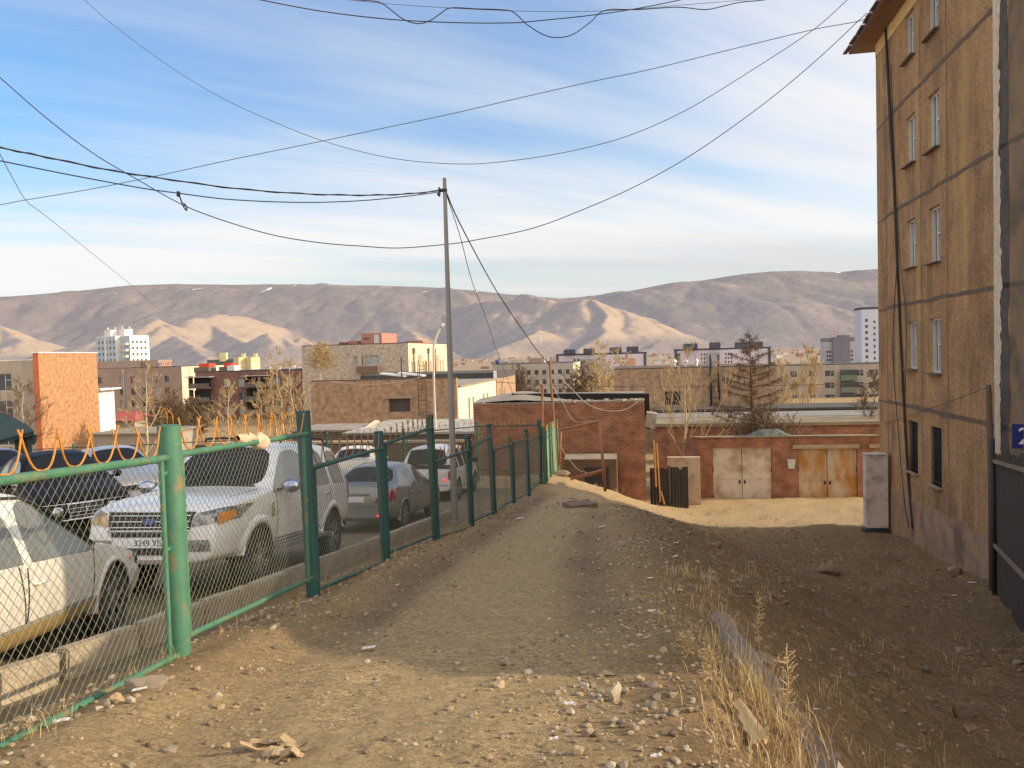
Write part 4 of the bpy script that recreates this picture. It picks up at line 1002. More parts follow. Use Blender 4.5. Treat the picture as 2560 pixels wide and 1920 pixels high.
# --- silver sedan seen from behind
def silver_sedan():
    sp = spec_sedan(P_SILVER)
    c = make_car('silver_sedan', 'silver saloon car seen from behind with a red tail light and lit bumper lamp', sp, (-2.85, 20.2), (-3.25, 17.5))
    for s in (1, -1):
        ax = 'y+' if s > 0 else 'y-'
        q = [(s*.42, .66), (s*.80, .70), (s*.80, .93), (s*.55, .93)]
        if s < 0: q = [q[1], q[0], q[3], q[2]]
        c.patch('tail_light', q, 'x-', M_RED, .014, 8, 6)
        c.patch('headlight', [(2.16, .56), (1.75, .68), (1.78, .76), (2.10, .68)], ax, M_LENS, .012, 6, 4)
        c.door(-.28, .86, .30, .87, s, .03, hz=.78); c.door(-1.06, -.30, .30, .89, s, -.10, hz=.80)
        c.mirror(.72, .94, s, P_SILVER, .8); c.arch(1.33, s, .012, .04); c.arch(-1.33, s, .012, .04)
        c.rounded('bumper_lamp', s*.58, .40, .115, .028, 'x-', M_REDON if s < 0 else M_RED, .016, k=2.2)
    c.patch('boot_seam', [(-.70, .575), (.70, .575), (.70, .585), (-.70, .585)], 'x-', M_DARK, .004, 10, 1)
    c.patch('plate_recess', [(-.30, .66), (.30, .66), (.30, .82), (-.30, .82)], 'x-', mat('dull_gold', (.40, .32, .2), rough=.4, metal=.3), .005, 6, 3)
    c.plate(False, .735, '', .40, .11)
    mb = MB(); mb.bar((-2.225, -.30, .845), (-2.225, .30, .845), .03, .022); mb.build('boot_chrome', [M_CHROME], c.root, local=True)
    mb = MB(); p = Vector((-1.42, -.40, 1.19))
    n = Vector((-.55, 0, .84)); X = Vector((0, -1, 0)); Y = n.cross(X)
    h = c.bvh.ray_cast(Vector((-1.44, -.42, 3)), Vector((0, 0, -1)))[0] or p
    mb.poly([h+n*.012+X*.07*math.cos(a)+Y*.05*math.sin(a) for a in np.linspace(0, 2*PI, 16, endpoint=False)]); mb.build('window_sticker', [M_PLATE], c.root, local=True)
silver_sedan()
# --- white hatchback with plate 6318
def white_hatch():
    sp = spec_hatch(paint('off_white', (.80, .74, .69), .0, .3))
    c = make_car('white_hatchback', 'small white hatchback seen from behind, plate 6318, near the grey pole', sp, (-2.12, 26.3), (-2.48, 23.9))
    for s in (1, -1):
        ax = 'y+' if s > 0 else 'y-'
        c.door(-.34, .80, .36, .95, s, .03, hz=.86); c.door(-1.06, -.36, .36, .96, s, -.06, hz=.88)
        c.mirror(.70, 1.04, s, M_DARK, 1.0); c.arch(1.22, s, .012, .04); c.arch(-1.22, s, .012, .04)
        c.rounded('tail_light', s*.70, .80, .05, .14, 'x-', M_RED, .012)
        c.rounded('bumper_lamp', s*.56, .66, .045, .03, 'x-', M_REDON if s < 0 else M_RED, .03, k=2)
    c.patch('spoiler_band', [(-.74, .985), (.74, .985), (.74, 1.10), (-.74, 1.10)], 'x-', M_DARK, .02, 10, 3)
    c.plate(False, .79, '6318', .48, .14, yc=.22)
    c.patch('tailgate_seam', [(-.72, .50), (.72, .50), (.72, .515), (-.72, .515)], 'x-', M_DARK, .004, 10, 1)
white_hatch()
# --- black saloon with twin round headlamps
def black_saloon():
    sp = spec_sedan(P_BLACK); sp['wheelbase'] = 2.7
    c = make_car('black_saloon', 'black saloon with paired round headlamps behind the pale SUV', sp, BLK_F, BLK_R)
    for s in (1, -1):
        ax = 'y+' if s > 0 else 'y-'
        for yy, rr in ((.44, .085), (.66, .075)):
            ring = c.rounded('headlight', s*yy, .56, rr, rr, 'x+', M_CHROME, .012, k=2)
            c.rounded('headlight_lens', s*yy, .56, rr*.78, rr*.78, 'x+', M_LENS, .02, k=2, parent=ring)
        c.door(-.28, .86, .30, .87, s, .03); c.door(-1.06, -.30, .30, .89, s, -.1); c.mirror(.72, .94, s, P_BLACK, .8)
        c.arch(1.33, s, .012, .04)
    g = c.patch('grille', [(-.26, .42), (.26, .42), (.28, .64), (-.28, .64)], 'x+', M_DARK, .014, 8, 5)
    mb = MB()
    pts = [(-.28, .66), (.28, .66), (.26, .41), (-.26, .41), (-.28, .66)]
    mb.tube([c.proj(a, b, 'x+', .02) for a, b in pts], .014, 6)
    for z in (.47, .53, .59): mb.tube([c.proj(y, z, 'x+', .02) for y in np.linspace(-.26, .26, 7)], .006, 5)
    mb.tube([c.proj(0, z, 'x+', .022) for z in (.42, .53, .64)], .008, 5); mb.build('grille_bar', [M_CHROME], g, local=True)
    mb = MB(); mb.tube([c.proj(y, .405, 'x+', .03) for y in np.linspace(-.72, .72, 15)], .014, 6); mb.build('bumper_trim', [M_CHROME], c.root, local=True)
    mb = MB(); mb.tube([c.proj(y, .675, 'x+', .012) for y in np.linspace(-.66, .66, 15)], .008, 6); mb.build('bonnet_trim', [M_CHROME], c.root, local=True)
BLK_F = (-8.1, 14.6); BLK_R = (-9.9, 16.6)
black_saloon()
def plain_sedan(name, label, paintm, f, r, group=None, amber=False, sp=None, rails=False):
    sp = sp or spec_sedan(paintm)
    c = make_car(name, label, sp, f, r)
    hb = sp['wheelbase'] < 2.5
    for s in (1, -1):
        ax = 'y+' if s > 0 else 'y-'; x = 1.92 if hb else 2.12
        q = [(s*.42, .60), (s*.78, .62), (s*.76, .73), (s*.48, .70)]
        if s < 0: q = [q[1], q[0], q[3], q[2]]
        if hb: q = [(a, b+.10) for a, b in q]
        hl = c.patch('headlight', q, 'x+', M_LENS, .014, 8, 5)
        if amber: c.patch('indicator_lamp', [(2.10, .60), (1.86, .66), (1.88, .75), (2.08, .72)], ax, M_AMBER, .014, 6, 4, parent=hl)
        z = .87 if not hb else .95
        c.door(-.28, .84, .32, z, s, .03); c.door(-1.04, -.30, .32, z, s, -.08); c.mirror(.72, z+.07, s, paintm, .8)
        q = [(s*.52, .70), (s*.78, .72), (s*.78, .88), (s*.55, .88)]
        if s < 0: q = [q[1], q[0], q[3], q[2]]
        c.patch('tail_light', q, 'x-', M_RED, .014, 6, 4)
    c.patch('grille', [(-.34, .50), (.34, .50), (.36, .60), (-.36, .60)], 'x+', M_DARK, .012, 8, 3)
    c.plate(True, .40, '', .46, .11); c.plate(False, .70, '', .46, .11)
    return c
plain_sedan('silver_saloon', 'light silver car with a glowing amber corner lamp behind the black saloon', P_GREY, (-9.2, 19.0), (-11.0, 21.0), amber=True)
plain_sedan('maroon_saloon', 'dark maroon car half hidden behind the black saloon, below the orange gable', P_MAROON, (-12.4, 19.6), (-14.4, 21.3))
plain_sedan('cream_car', 'sunlit cream car facing away at the back of the car park, beyond the white SUV', P_CREAM, (-5.75, 30.2), (-5.55, 27.5))
# ------------------------------------------------------------------ the panel block on the right
FD = Vector((-.192, -1.0, 0)).normalized(); FN = Vector((FD.y, -FD.x, 0))     # along the facade (far -> near), outward normal
F0 = Vector((11.80, 25.7, 0))
def FU(px):
    d = 13720/(px-1664); return (25.7-d)*1.0183
def right_block():
    root = thing('apartment_block', 'tall weathered ochre panel apartment block filling the right side, narrow windows', 'building', (11.8, 25.7, -5.9))
    zb, zt = -7.2, 9.42; Lf = 20.3
    mw = mat('ochre_harling', (.46, .255, .105), (.32, .172, .074), scale=1.1, rough=.97, bump=1.0, bscale=22, c3=(.19, .108, .058), s3=.8, lo3=.48, hi3=.72, stretch=(1, 1, .8))
    # fine pebble speckle on top of the colour
    nt, N, L = nodes_of(mw); b = N['Principled BSDF']; src = b.inputs['Base Color'].links[0].from_socket
    t = N.new('ShaderNodeTexNoise'); t.inputs['Scale'].default_value = 17; t.inputs['Detail'].default_value = 5; t.inputs['Roughness'].default_value = .8
    tc = N.new('ShaderNodeTexCoord'); L.new(tc.outputs['Object'], t.inputs['Vector']); r = N.new('ShaderNodeMapRange'); r.inputs[1].default_value = .35; r.inputs[2].default_value = .65; r.inputs[3].default_value = .5; r.inputs[4].default_value = 1.45
    L.new(t.outputs[0], r.inputs[0]); hs = N.new('ShaderNodeHueSaturation'); L.new(src, hs.inputs['Color']); L.new(r.outputs[0], hs.inputs['Value'])
    # rain stains: long vertical streaks
    mp = N.new('ShaderNodeMapping'); mp.inputs['Scale'].default_value = (1.3, 1.3, .09); L.new(tc.outputs['Object'], mp.inputs[0])
    t2 = N.new('ShaderNodeTexNoise'); t2.inputs['Scale'].default_value = 1.6; t2.inputs['Detail'].default_value = 5; L.new(mp.outputs[0], t2.inputs['Vector'])
    r2 = N.new('ShaderNodeMapRange'); r2.inputs[1].default_value = .5; r2.inputs[2].default_value = .68; r2.inputs[4].default_value = .6; L.new(t2.outputs[0], r2.inputs[0])
    m2 = N.new('ShaderNodeMix'); m2.data_type = 'RGBA'; L.new(r2.outputs[0], m2.inputs[0]); L.new(hs.outputs[0], m2.inputs[6]); m2.inputs[7].default_value = (.52, .32, .12, 1)
    t4 = N.new('ShaderNodeTexNoise'); t4.inputs['Scale'].default_value = .7; t4.inputs['Detail'].default_value = 7; t4.inputs['Roughness'].default_value = .7; mp4 = N.new('ShaderNodeMapping'); mp4.inputs['Scale'].default_value = (1.5, 1.5, .45); mp4.inputs['Location'].default_value = (4, 2, 7); L.new(tc.outputs['Object'], mp4.inputs[0]); L.new(mp4.outputs[0], t4.inputs['Vector'])
    r4 = N.new('ShaderNodeMapRange'); r4.inputs[1].default_value = .50; r4.inputs[2].default_value = .72; r4.inputs[4].default_value = .75; L.new(t4.outputs[0], r4.inputs[0]); m4 = N.new('ShaderNodeMix'); m4.data_type = 'RGBA'; L.new(r4.outputs[0], m4.inputs[0]); L.new(m2.outputs[2], m4.inputs[6]); m4.inputs[7].default_value = (.185, .10, .052, 1)
    L.new(m4.outputs[2], b.inputs['Base Color'])
    mrev = mat('reveal_plaster', (.55, .37, .18), (.40, .26, .13), scale=5, rough=.95)
    mband = mat('yellow_frieze', (.78, .52, .20), (.66, .43, .16), scale=3, rough=.95, bump=.3)
    mseam = mat('seam_mastic', (.12, .078, .052), (.17, .115, .072), scale=6, rough=.95, bump=.3)
    mpl = mat('plinth_red_plaster', (.29, .165, .10), (.40, .245, .135), scale=2.2, rough=.95, bump=.8, bscale=22, c3=(.18, .11, .07), s3=1.2)
    mfr = mat('window_white', (.66, .64, .62), (.55, .53, .5), scale=12, rough=.5); mgl = glass_mat('flat_glass', (.03, .035, .04), .05, .8)
    mdk = mat('window_boarded', (.045, .036, .03), (.03, .025, .022), scale=7, rough=.8, stretch=(1, 1, .2)); msill = mat('sill_lead', (.10, .085, .07), (.16, .12, .09), scale=9, rough=.8)
    rows = [(-3.62, -2.2), (-.75, .57), (2.05, 3.38), (4.88, 6.22), (7.74, 9.0)]
    holes = []
    for k, (a, b_) in enumerate(rows):
        holes.append((3.10, 3.98, a-zb, b_-zb)); holes.append((5.02, 5.90, a-zb-.06, b_-zb+.02))
    # more flats along the near part of the facade, past the joint
    for u in (12.3, 15.2, 18.0):
        for a, b_ in rows: holes.append((u, u+1.3, a-zb, b_-zb))
    P0 = Vector((F0.x, F0.y, zb)); mb = MB(); mb.wall(P0, FD, Lf, 9.0-zb+.02, holes, .2, 0, 1)
    # other three sides and the roof slab
    back = FN*-12.5; c = [F0, F0+FD*Lf, F0+FD*(Lf-4.5)+back, F0+back]  # unseen near end skewed so sunlight reaches the kerb and pale car
    for a, b_ in ((1, 2), (2, 3), (3, 0)):
        mb.poly([Vector((c[a].x, c[a].y, zb)), Vector((c[b_].x, c[b_].y, zb)), Vector((c[b_].x, c[b_].y, zt)), Vector((c[a].x, c[a].y, zt))], 0)
    mb.build('wall', [mw, mrev], root)
    mb = MB(); f0 = Vector((F0.x, F0.y, 0))+FN*.012
    mb.poly([f0+UP*9.02, f0+FD*Lf+UP*9.02, f0+FD*Lf+UP*zt, f0+UP*zt]); mb.poly([f0+UP*9.02, f0+UP*zt, f0-FN*.02+UP*zt, f0-FN*.02+UP*9.02]); 
    mb.build('frieze', [mband], root)
    # pitched roof with a deep boarded eave
    ov = .66; e0 = F0-FD*ov+FN*ov; e1 = F0+FD*(Lf+ov)+FN*ov; b0 = F0-FD*ov-FN*(12.5+ov); b1 = F0+FD*(Lf+ov-4.5)-FN*(12.5+ov)
    r0 = (e0+b0)/2; r1 = (e1+b1)/2; z = zt; zr = zt+2.6
    U = lambda p, q: Vector((p.x, p.y, q))
    mb = MB(); mb.poly([U(e0, z), U(b0, z), U(b1, z), U(e1, z)], 0)
    th = .13
    mb.poly([U(e0, z+th), U(e1, z+th), U(r1, zr), U(r0, zr)], 1); mb.poly([U(b1, z+th), U(b0, z+th), U(r0, zr), U(r1, zr)], 1)
    mb.poly([U(e0, z), U(e1, z), U(e1, z+th), U(e0, z+th)], 2); mb.poly([U(b1, z), U(b0, z), U(b0, z+th), U(b1, z+th)], 2)
    mb.poly([U(b0, z), U(e0, z), U(e0, z+th), U(b0, z+th)], 2); mb.poly([U(e1, z), U(b1, z), U(b1, z+th), U(e1, z+th)], 2)
    mb.poly([U(b0, z+th), U(e0, z+th), U(r0, zr)], 1); mb.poly([U(e1, z+th), U(b1, z+th), U(r1, zr)], 1)
    for k in range(26):      # uneven slate edge
        s = k/25; p = e0*(1-s)+e1*s; mb.box(U(p, z+th+.01+random.uniform(-.02, .02))+FN*.03, (.12, .7, .05), 1, Matrix.Rotation(math.atan2(FD.y, FD.x)-PI/2+random.uniform(-.05, .05), 3, 'Z'))
    mb.build('roof', [mat('eave_boards', (.28, .16, .09), (.19, .11, .07), scale=3, rough=.9, stretch=(6, .4, 1), bump=.3), mat('roof_sheet', (.10, .06, .045), (.14, .085, .06), scale=4, rough=.8), mat('fascia_board', (.10, .045, .035), (.13, .07, .05), scale=6, rough=.85)], root)
    # seams between the panels
    W = lambda u, zz, k=.006: Vector((F0.x, F0.y, 0))+FD*u+UP*zz+FN*k
    mb = MB()
    for zz, h in ((6.77, .11), (3.87, .10), (1.08, .10), (-1.80, .12)):
        rws = [[], []]
        for k in range(0, 140):
            u = .02+k*.148; w = h*(.8+.9*abs(mnoise.noise(Vector((u*1.7, zz, 0)))))*(.45 if u < 1.0 else 1); o = .035*mnoise.noise(Vector((u*.9, zz+5, 0)))
            oo = -.05 if u < .95 else 0
            rws[0].append(W(u, zz+o-w/2+oo, .008)); rws[1].append(W(u, zz+o+w/2+oo, .008))
        mb.grid(rws, 0, False)
    for u, w in ((4.42, .03), (6.42, .035), (1.05, .05)):
        rws = [[W(u-w/2+.01*math.sin(zz*3), zz, .004) for zz in np.arange(-5.6, 8.8, .3)], [W(u+w/2+.012*math.sin(zz*4), zz, .004) for zz in np.arange(-5.6, 8.8, .3)]]
        mb.grid(rws[::-1], 0, False)
    o = mb.build('panel_seams', [mseam], root); kind(o, 'stuff')
    # expansion joint: pale foam with a ragged edge, dark strip beside it
    mb = MB(); rw1 = [[], []]; rw2 = [[], []]; u0 = 9.22
    for zz in np.arange(-5.6, 9.0, .06):
        j = .12*mnoise.noise(Vector((0, 3, zz*2.2)))+.09*mnoise.noise(Vector((1, 0, zz*7))); wid = .33+j+.03*math.sin(zz)
        rw1[0].append(W(u0+.02*mnoise.noise(Vector((5, 0, zz))), zz, .014)); rw1[1].append(W(u0+max(.12, wid), zz, .014))
        rw2[0].append(W(u0+.1, zz, .008)); rw2[1].append(W(u0+.72+.10*mnoise.noise(Vector((8, 0, zz*1.3))), zz, .008))
    mb.grid(rw2[::-1], 0, False); mb.grid(rw1[::-1], 1, False)
    mb.build('expansion_joint', [mat('dark_strip', (.07, .055, .045), (.12, .09, .07), scale=3, rough=.9, bump=.5), mat('joint_foam', (.72, .58, .40), (.56, .44, .29), scale=7, rough=.95, bump=.7)], root)
    # darker second section beyond the joint
    mb = MB(); 
    def strip(ua, ub, za, zb2): mb.poly([W(ua, za, .004), W(ub, za, .004), W(ub, zb2, .004), W(ua, zb2, .004)])
    ua, ub = 9.95, Lf; us = sorted([ua, ub]+[q for u in (12.3, 15.2, 18.0) for q in (u, u+1.3)])
    for i in range(len(us)-1):
        mid = (us[i]+us[i+1])/2; inside = any(u < mid < u+1.3 for u in (12.3, 15.2, 18.0))
        if not inside: strip(us[i], us[i+1], -6.5, 9.0)
        else:
            zz = -6.5
            for a, b_ in rows: strip(us[i], us[i+1], zz, a); zz = b_
            strip(us[i], us[i+1], zz, 9.0)
    mb.build('wall_section', [mat('grey_harling', (.29, .185, .10), (.20, .125, .07), scale=1.4, rough=.97, bump=1., bscale=28, c3=(.10, .075, .05), s3=.7)], root)
    # reddish plinth
    mb = MB(); lo, hi = [], []
    for k in range(0, 46):
        u = k*.205; hi.append(W(u, -4.42+.09*mnoise.noise(Vector((u*1.2, 7, 0)))+.02*u, .03)); lo.append(W(u, -6.4, .03))
    mb.grid([lo, hi], 0, False); mb.grid([hi, [q-FN*.03 for q in hi]], 0, False)
    mb.build('plinth', [mpl], root)
    # windows
    for h in holes:
        a, b_, c_, d_ = h; ground = (c_+zb) < -3; far = a < 7
        q = lambda u, zz, k=-.13: Vector((F0.x, F0.y, 0))+FD*u+UP*(zz+zb)+FN*k
        R = Matrix((FD, FN*-1, UP)).transposed()
        mb = MB(); fw = .055 if not ground else .05
        cx, cz, w, hh = (a+b_)/2, (c_+d_)/2, b_-a, d_-c_
        mf = mfr if not ground else mdk
        for (x, zz, sx, sz) in ((a+fw/2, cz, fw, hh), (b_-fw/2, cz, fw, hh), (cx, c_+fw/2, w-2*fw, fw), (cx, d_-fw/2, w-2*fw, fw), (a+w*.42, cz, fw*.9, hh-2*fw)):
            mb.box(q(x, zz), (sx, .07, sz), 0, R)
        if not ground: mb.box(q(a+w*.71, c_+hh*.52), (w*.5, .06, fw*.8), 0, R)
        fo = mb.build('window', [mf], root)
        mb = MB(); mb.poly([q(a+.02, c_+.02, -.16), q(b_-.02, c_+.02, -.16), q(b_-.02, d_-.02, -.16), q(a+.02, d_-.02, -.16)])
        mb.build('pane', [mgl if not ground else mdk], fo)
        mb = MB(); mb.box(q(cx, c_-.015, .02), (w+.16, .22, .03), 0, R); mb.build('sill', [msill if not ground else mat('sill_stone', (.36, .26, .18), rough=.9)], fo)
        if ground and far:
            mb = MB()
            for k in range(7): x = a+.06+k*(w-.12)/6; mb.tube([q(x, c_+.03, -.03), q(x, d_-.03, -.03)], .008, 5)
            for k in range(5): zz = c_+.1+k*(hh-.2)/4; mb.tube([q(a+.02, zz, -.03), q(b_-.02, zz, -.03)], .008, 5)
            mb.build('grating', [M_DARK], fo)
    # two telephone lines and a drain cable down the face
    mb = MB()
    def face_line(pts, r):
        P = []
        for px, py in pts:
            u = FU(px); d = 25.7-u/1.0183; P.append(W(u, at(px, py, d).z, .05))
        mb.tube(catmull(P, 6), r, 6)
    face_line([(2222, -30), (2232, 180), (2243, 420), (2252, 700), (2262, 960), (2272, 1170), (2284, 1322)], .035)
    mb.build('drain_cable', [mat('cable_black', (.03, .022, .02), (.05, .04, .03), rough=.8)], root)
    mb = MB(); face_line([(2240, 160), (2250, 600), (2238, 860), (2248, 1060), (2264, 1260), (2274, 1318)], .012); mb.build('thin_cable', [M_DARK], root)
    mb = MB(); face_line([(2228, 150), (2240, 420), (2262, 690), (2272, 800), (2268, 980)], .010); mb.build('thin_cable', [M_DARK], root)
    # blue number plate on a bracket
    u0 = FU(2540); pc = at(2572, 1091, 15.3); R = Matrix.Rotation(-.35, 3, 'Z'); X = R @ Vector((1, 0, 0)); Yv = R @ Vector((0, 1, 0))
    sb = MB(); sb.box(pc, (.56, .025, .47), 0, R); sb.bar(pc+Yv*.02, pc+Yv*.02+FN*-.5, .02, .02)
    sp = sb.build('number_plate', [mat('enamel_blue', (.012, .02, .19), (.01, .015, .14), scale=5, rough=.35)], root)
    M = Matrix.Translation(pc-X*.075-Yv*.016-UP*.01) @ Matrix((X, UP, -Yv)).transposed().to_4x4()
    text_mesh('number_text', '2', .46, M_PLATE, sp, M, .002, local=False)
    # unseen low block added at the near end to shape the foreground shadow
    mb = MB(); q0 = F0+FD*(Lf+.0); q1 = q0+FD*2.25; bk = Vector((5, .6, 0))
    mb.prism([(q0.x, q0.y), ((q0+bk).x, (q0+bk).y), ((q1+bk).x, (q1+bk).y), (q1.x, q1.y)][::1], -6, [1.7, 1.7, 1.02, 1.02], 0)
    mb.build('shade_block', [mw], root)
right_block()
# steel cabinet at the corner
def cabinet():
    b = Vector((11.15, 24.6, 0)); b.z = gz(b.x, b.y)-.05
    top = at(2200, 1135, 24.6).z; h = top-b.z; R = Matrix.Rotation(math.atan2(FD.y, FD.x)-PI/2, 3, 'Z')
    root = thing('utility_cabinet', 'tall narrow grey metal cabinet standing at the far corner of the apartment block', 'cabinet', tuple(b))
    mb = MB(); mb.box(b+UP*(h/2+.1), (.62, .42, h-.2), 0, R); mb.box(b+UP*(h+.01), (.66, .46, .03), 0, R); mb.build('body', [mat('cabinet_grey', (.60, .50, .44), (.48, .40, .35), scale=3, rough=.6, c3=(.25, .2, .17), s3=2)], root)
    X = R @ Vector((1, 0, 0)); Yv = R @ Vector((0, 1, 0))
    mb = MB(); mb.box(b-X*.316+UP*(h/2+.1), (.012, .36, h-.4), 0, R); d = mb.build('door', [mat('cabinet_door_lit', (.85, .78, .72), (.72, .65, .58), scale=4, rough=.55)], root)  # left face paler: skylight on that side put into its paint
    mb = MB(); mb.box(b-X*.33-Yv*.12+UP*(h*.55), (.02, .03, .12), 0, R); mb.build('handle', [M_DARK], d)
    mb = MB(); mb.box(b+UP*.03, (.74, .54, .16), 0, R); mb.build('base', [M_DARK], root)
cabinet()
# leaning timber post in front of the facade
def lean_post():
    d = 16.2; a = at(2484, 1462, d); t = at(2471, 962, d); a.z = min(a.z, gz(a.x, a.y))
    mb = MB(); mb.tube([a-UP*.2, a*.5+t*.5+Vector((.02, 0, 0)), t], [.085, .075, .05], 10)
    solo(mb, 'timber_post', [mat('old_timber', (.10, .065, .045), (.15, .10, .07), scale=5, rough=.95, stretch=(6, 6, .5), bump=.4)], 'weathered brown timber post leaning in front of the apartment wall', 'post', a)
    p = at(2470, 968, d); q = at(2350, 1012, 19.6); r = at(2210, 1060, 25)
    mb = MB(); mb.tube(catmull([p, q, r], 8), .007, 5); solo(mb, 'short_wire', [M_DARK], 'short thin wire running from the timber post across the ground floor of the apartment wall', 'wire', p)
lean_post()
# board fence at the right edge
def board_fence():
    a = Vector((9.62, 15.9)); b = Vector((6.6, 9.4)); n = 40
    root = thing('board_fence', 'dark old board fence with thin battens at the right edge below the blue number plate', 'fence', (a.x, a.y, gz(a.x, a.y)))
    ax = Vector((b.x-a.x, b.y-a.y, 0)).normalized(); R = Matrix.Rotation(math.atan2(ax.y, ax.x)-PI/2, 3, 'Z'); L_ = (Vector((b.x-a.x, b.y-a.y, 0))).length
    mdk = mat('board_black', (.04, .028, .018), (.085, .058, .036), scale=4, rough=.95, stretch=(7, 7, .5), bump=.5)
    s = 0; k = 0
    while s < L_:
        w = random.uniform(.13, .19); p = Vector((a.x, a.y, 0))+ax*(s+w/2); g = gz(p.x, p.y)-.1; top = -2.3+.13*s+random.uniform(-.06, .04)
        mb = MB(); mb.box((p.x, p.y, (g+top)/2), (.025, w-.012, top-g), 0, R @ Matrix.Rotation(random.uniform(-.012, .012), 3, 'X')); mb.build('board', [mdk], root); s += w; k += 1
    for z0 in (-2.42, -4.1):
        mb = MB(); mb.bar(Vector((a.x, a.y, z0))+Vector((-.05, .02, 0)), Vector((b.x, b.y, z0+.7))+Vector((-.05, .02, 0)), .04, .07); mb.build('rail', [mat('rail_wood', (.28, .19, .12), (.2, .13, .08), scale=6, rough=.9)], root)
    mb = MB(); p = Vector((a.x-.1, a.y-.1, 0)); mb.tube([(p.x, p.y, gz(p.x, p.y)-.2), (p.x-.03, p.y, -1.95)], .045, 8); mb.build('post', [M_DARK], root)
board_fence()
# ------------------------------------------------------------------ the town beyond
GR = Vector((.16, .987, 0)); GF = Vector((-.987, .16, 0))          # street grid: right faces run along GR, fronts along GF
M_PANE = glass_mat('dark_pane', (.035, .038, .042), .12, .5)
M_PANEL = glass_mat('pale_pane', (.20, .21, .19), .25, .4)
M_WFR = mat('frame_white', (.62, .60, .56), (.5, .48, .45), scale=5, rough=.7)
M_WFD = mat('frame_brown', (.20, .14, .10), (.15, .10, .08), scale=5, rough=.8)
M_TAR = mat('roof_tar', (.055, .05, .048), (.085, .078, .07), scale=2, rough=.95, bump=.2)
M_GREYROOF = mat('roof_grey', (.30, .26, .21), (.22, .19, .155), scale=1.5, rough=.95, c3=(.40, .34, .25), s3=.6)
def hyz(px): return 883-ROLL*(px-1280)
def spot(px, d): return at(px, hyz(px), d)
def fw(C, xl):
    k = (xl-1280)/2000; return (C.x-k*C.y)/(.987+.16*k)
def holes_grid(W, H, u0, du, nu, vt, dv, nv, w, h, skip=()):
    """rows counted from the top; vt = distance of the first row's head below the wall top"""
    return [(u0+i*du, u0+i*du+w, H-vt-j*dv-h, H-vt-j*dv) for j in range(nv) for i in range(nu)
            if (i, j) not in skip and u0+i*du > 0 and u0+i*du+w < W and H-vt-j*dv-h > 0]
def put_windows(root, P0, u, holes, depth, mf, mp, mull=1, fwid=.07, sill=None, alt=None):
    n = Vector((u.y, -u.x, 0))
    for ki, h in enumerate(holes):
        a, b, c, d = h[:4]; q = lambda x, z, k: P0+u*x+UP*z-n*k
        mb = MB(); k0 = depth-.02
        mb.poly([q(a, c, depth), q(b, c, depth), q(b, d, depth), q(a, d, depth)], 1)
        segs = [(a, a+fwid, c, d), (b-fwid, b, c, d), (a+fwid, b-fwid, c, c+fwid), (a+fwid, b-fwid, d-fwid, d)]
        if mull >= 1: x = a+(b-a)*.62; segs.append((x-fwid/2, x+fwid/2, c+fwid, d-fwid))
        if mull >= 2: x = a+(b-a)*.62; z = c+(d-c)*.62; segs.append((x+fwid/2, b-fwid, z-fwid/2, z+fwid/2))
        for x0, x1, z0, z1 in segs: mb.poly([q(x0, z0, k0), q(x1, z0, k0), q(x1, z1, k0), q(x0, z1, k0)], 0)
        pane = mp if alt is None or ki % alt[0] != alt[1] else alt[2]
        if sill: mb.box(q((a+b)/2, c-.05, -.03), ((b-a)+.15, .2, .06), 0, Matrix((u, -n, UP)).transposed())
        mb.build('window', [mf, pane], root)
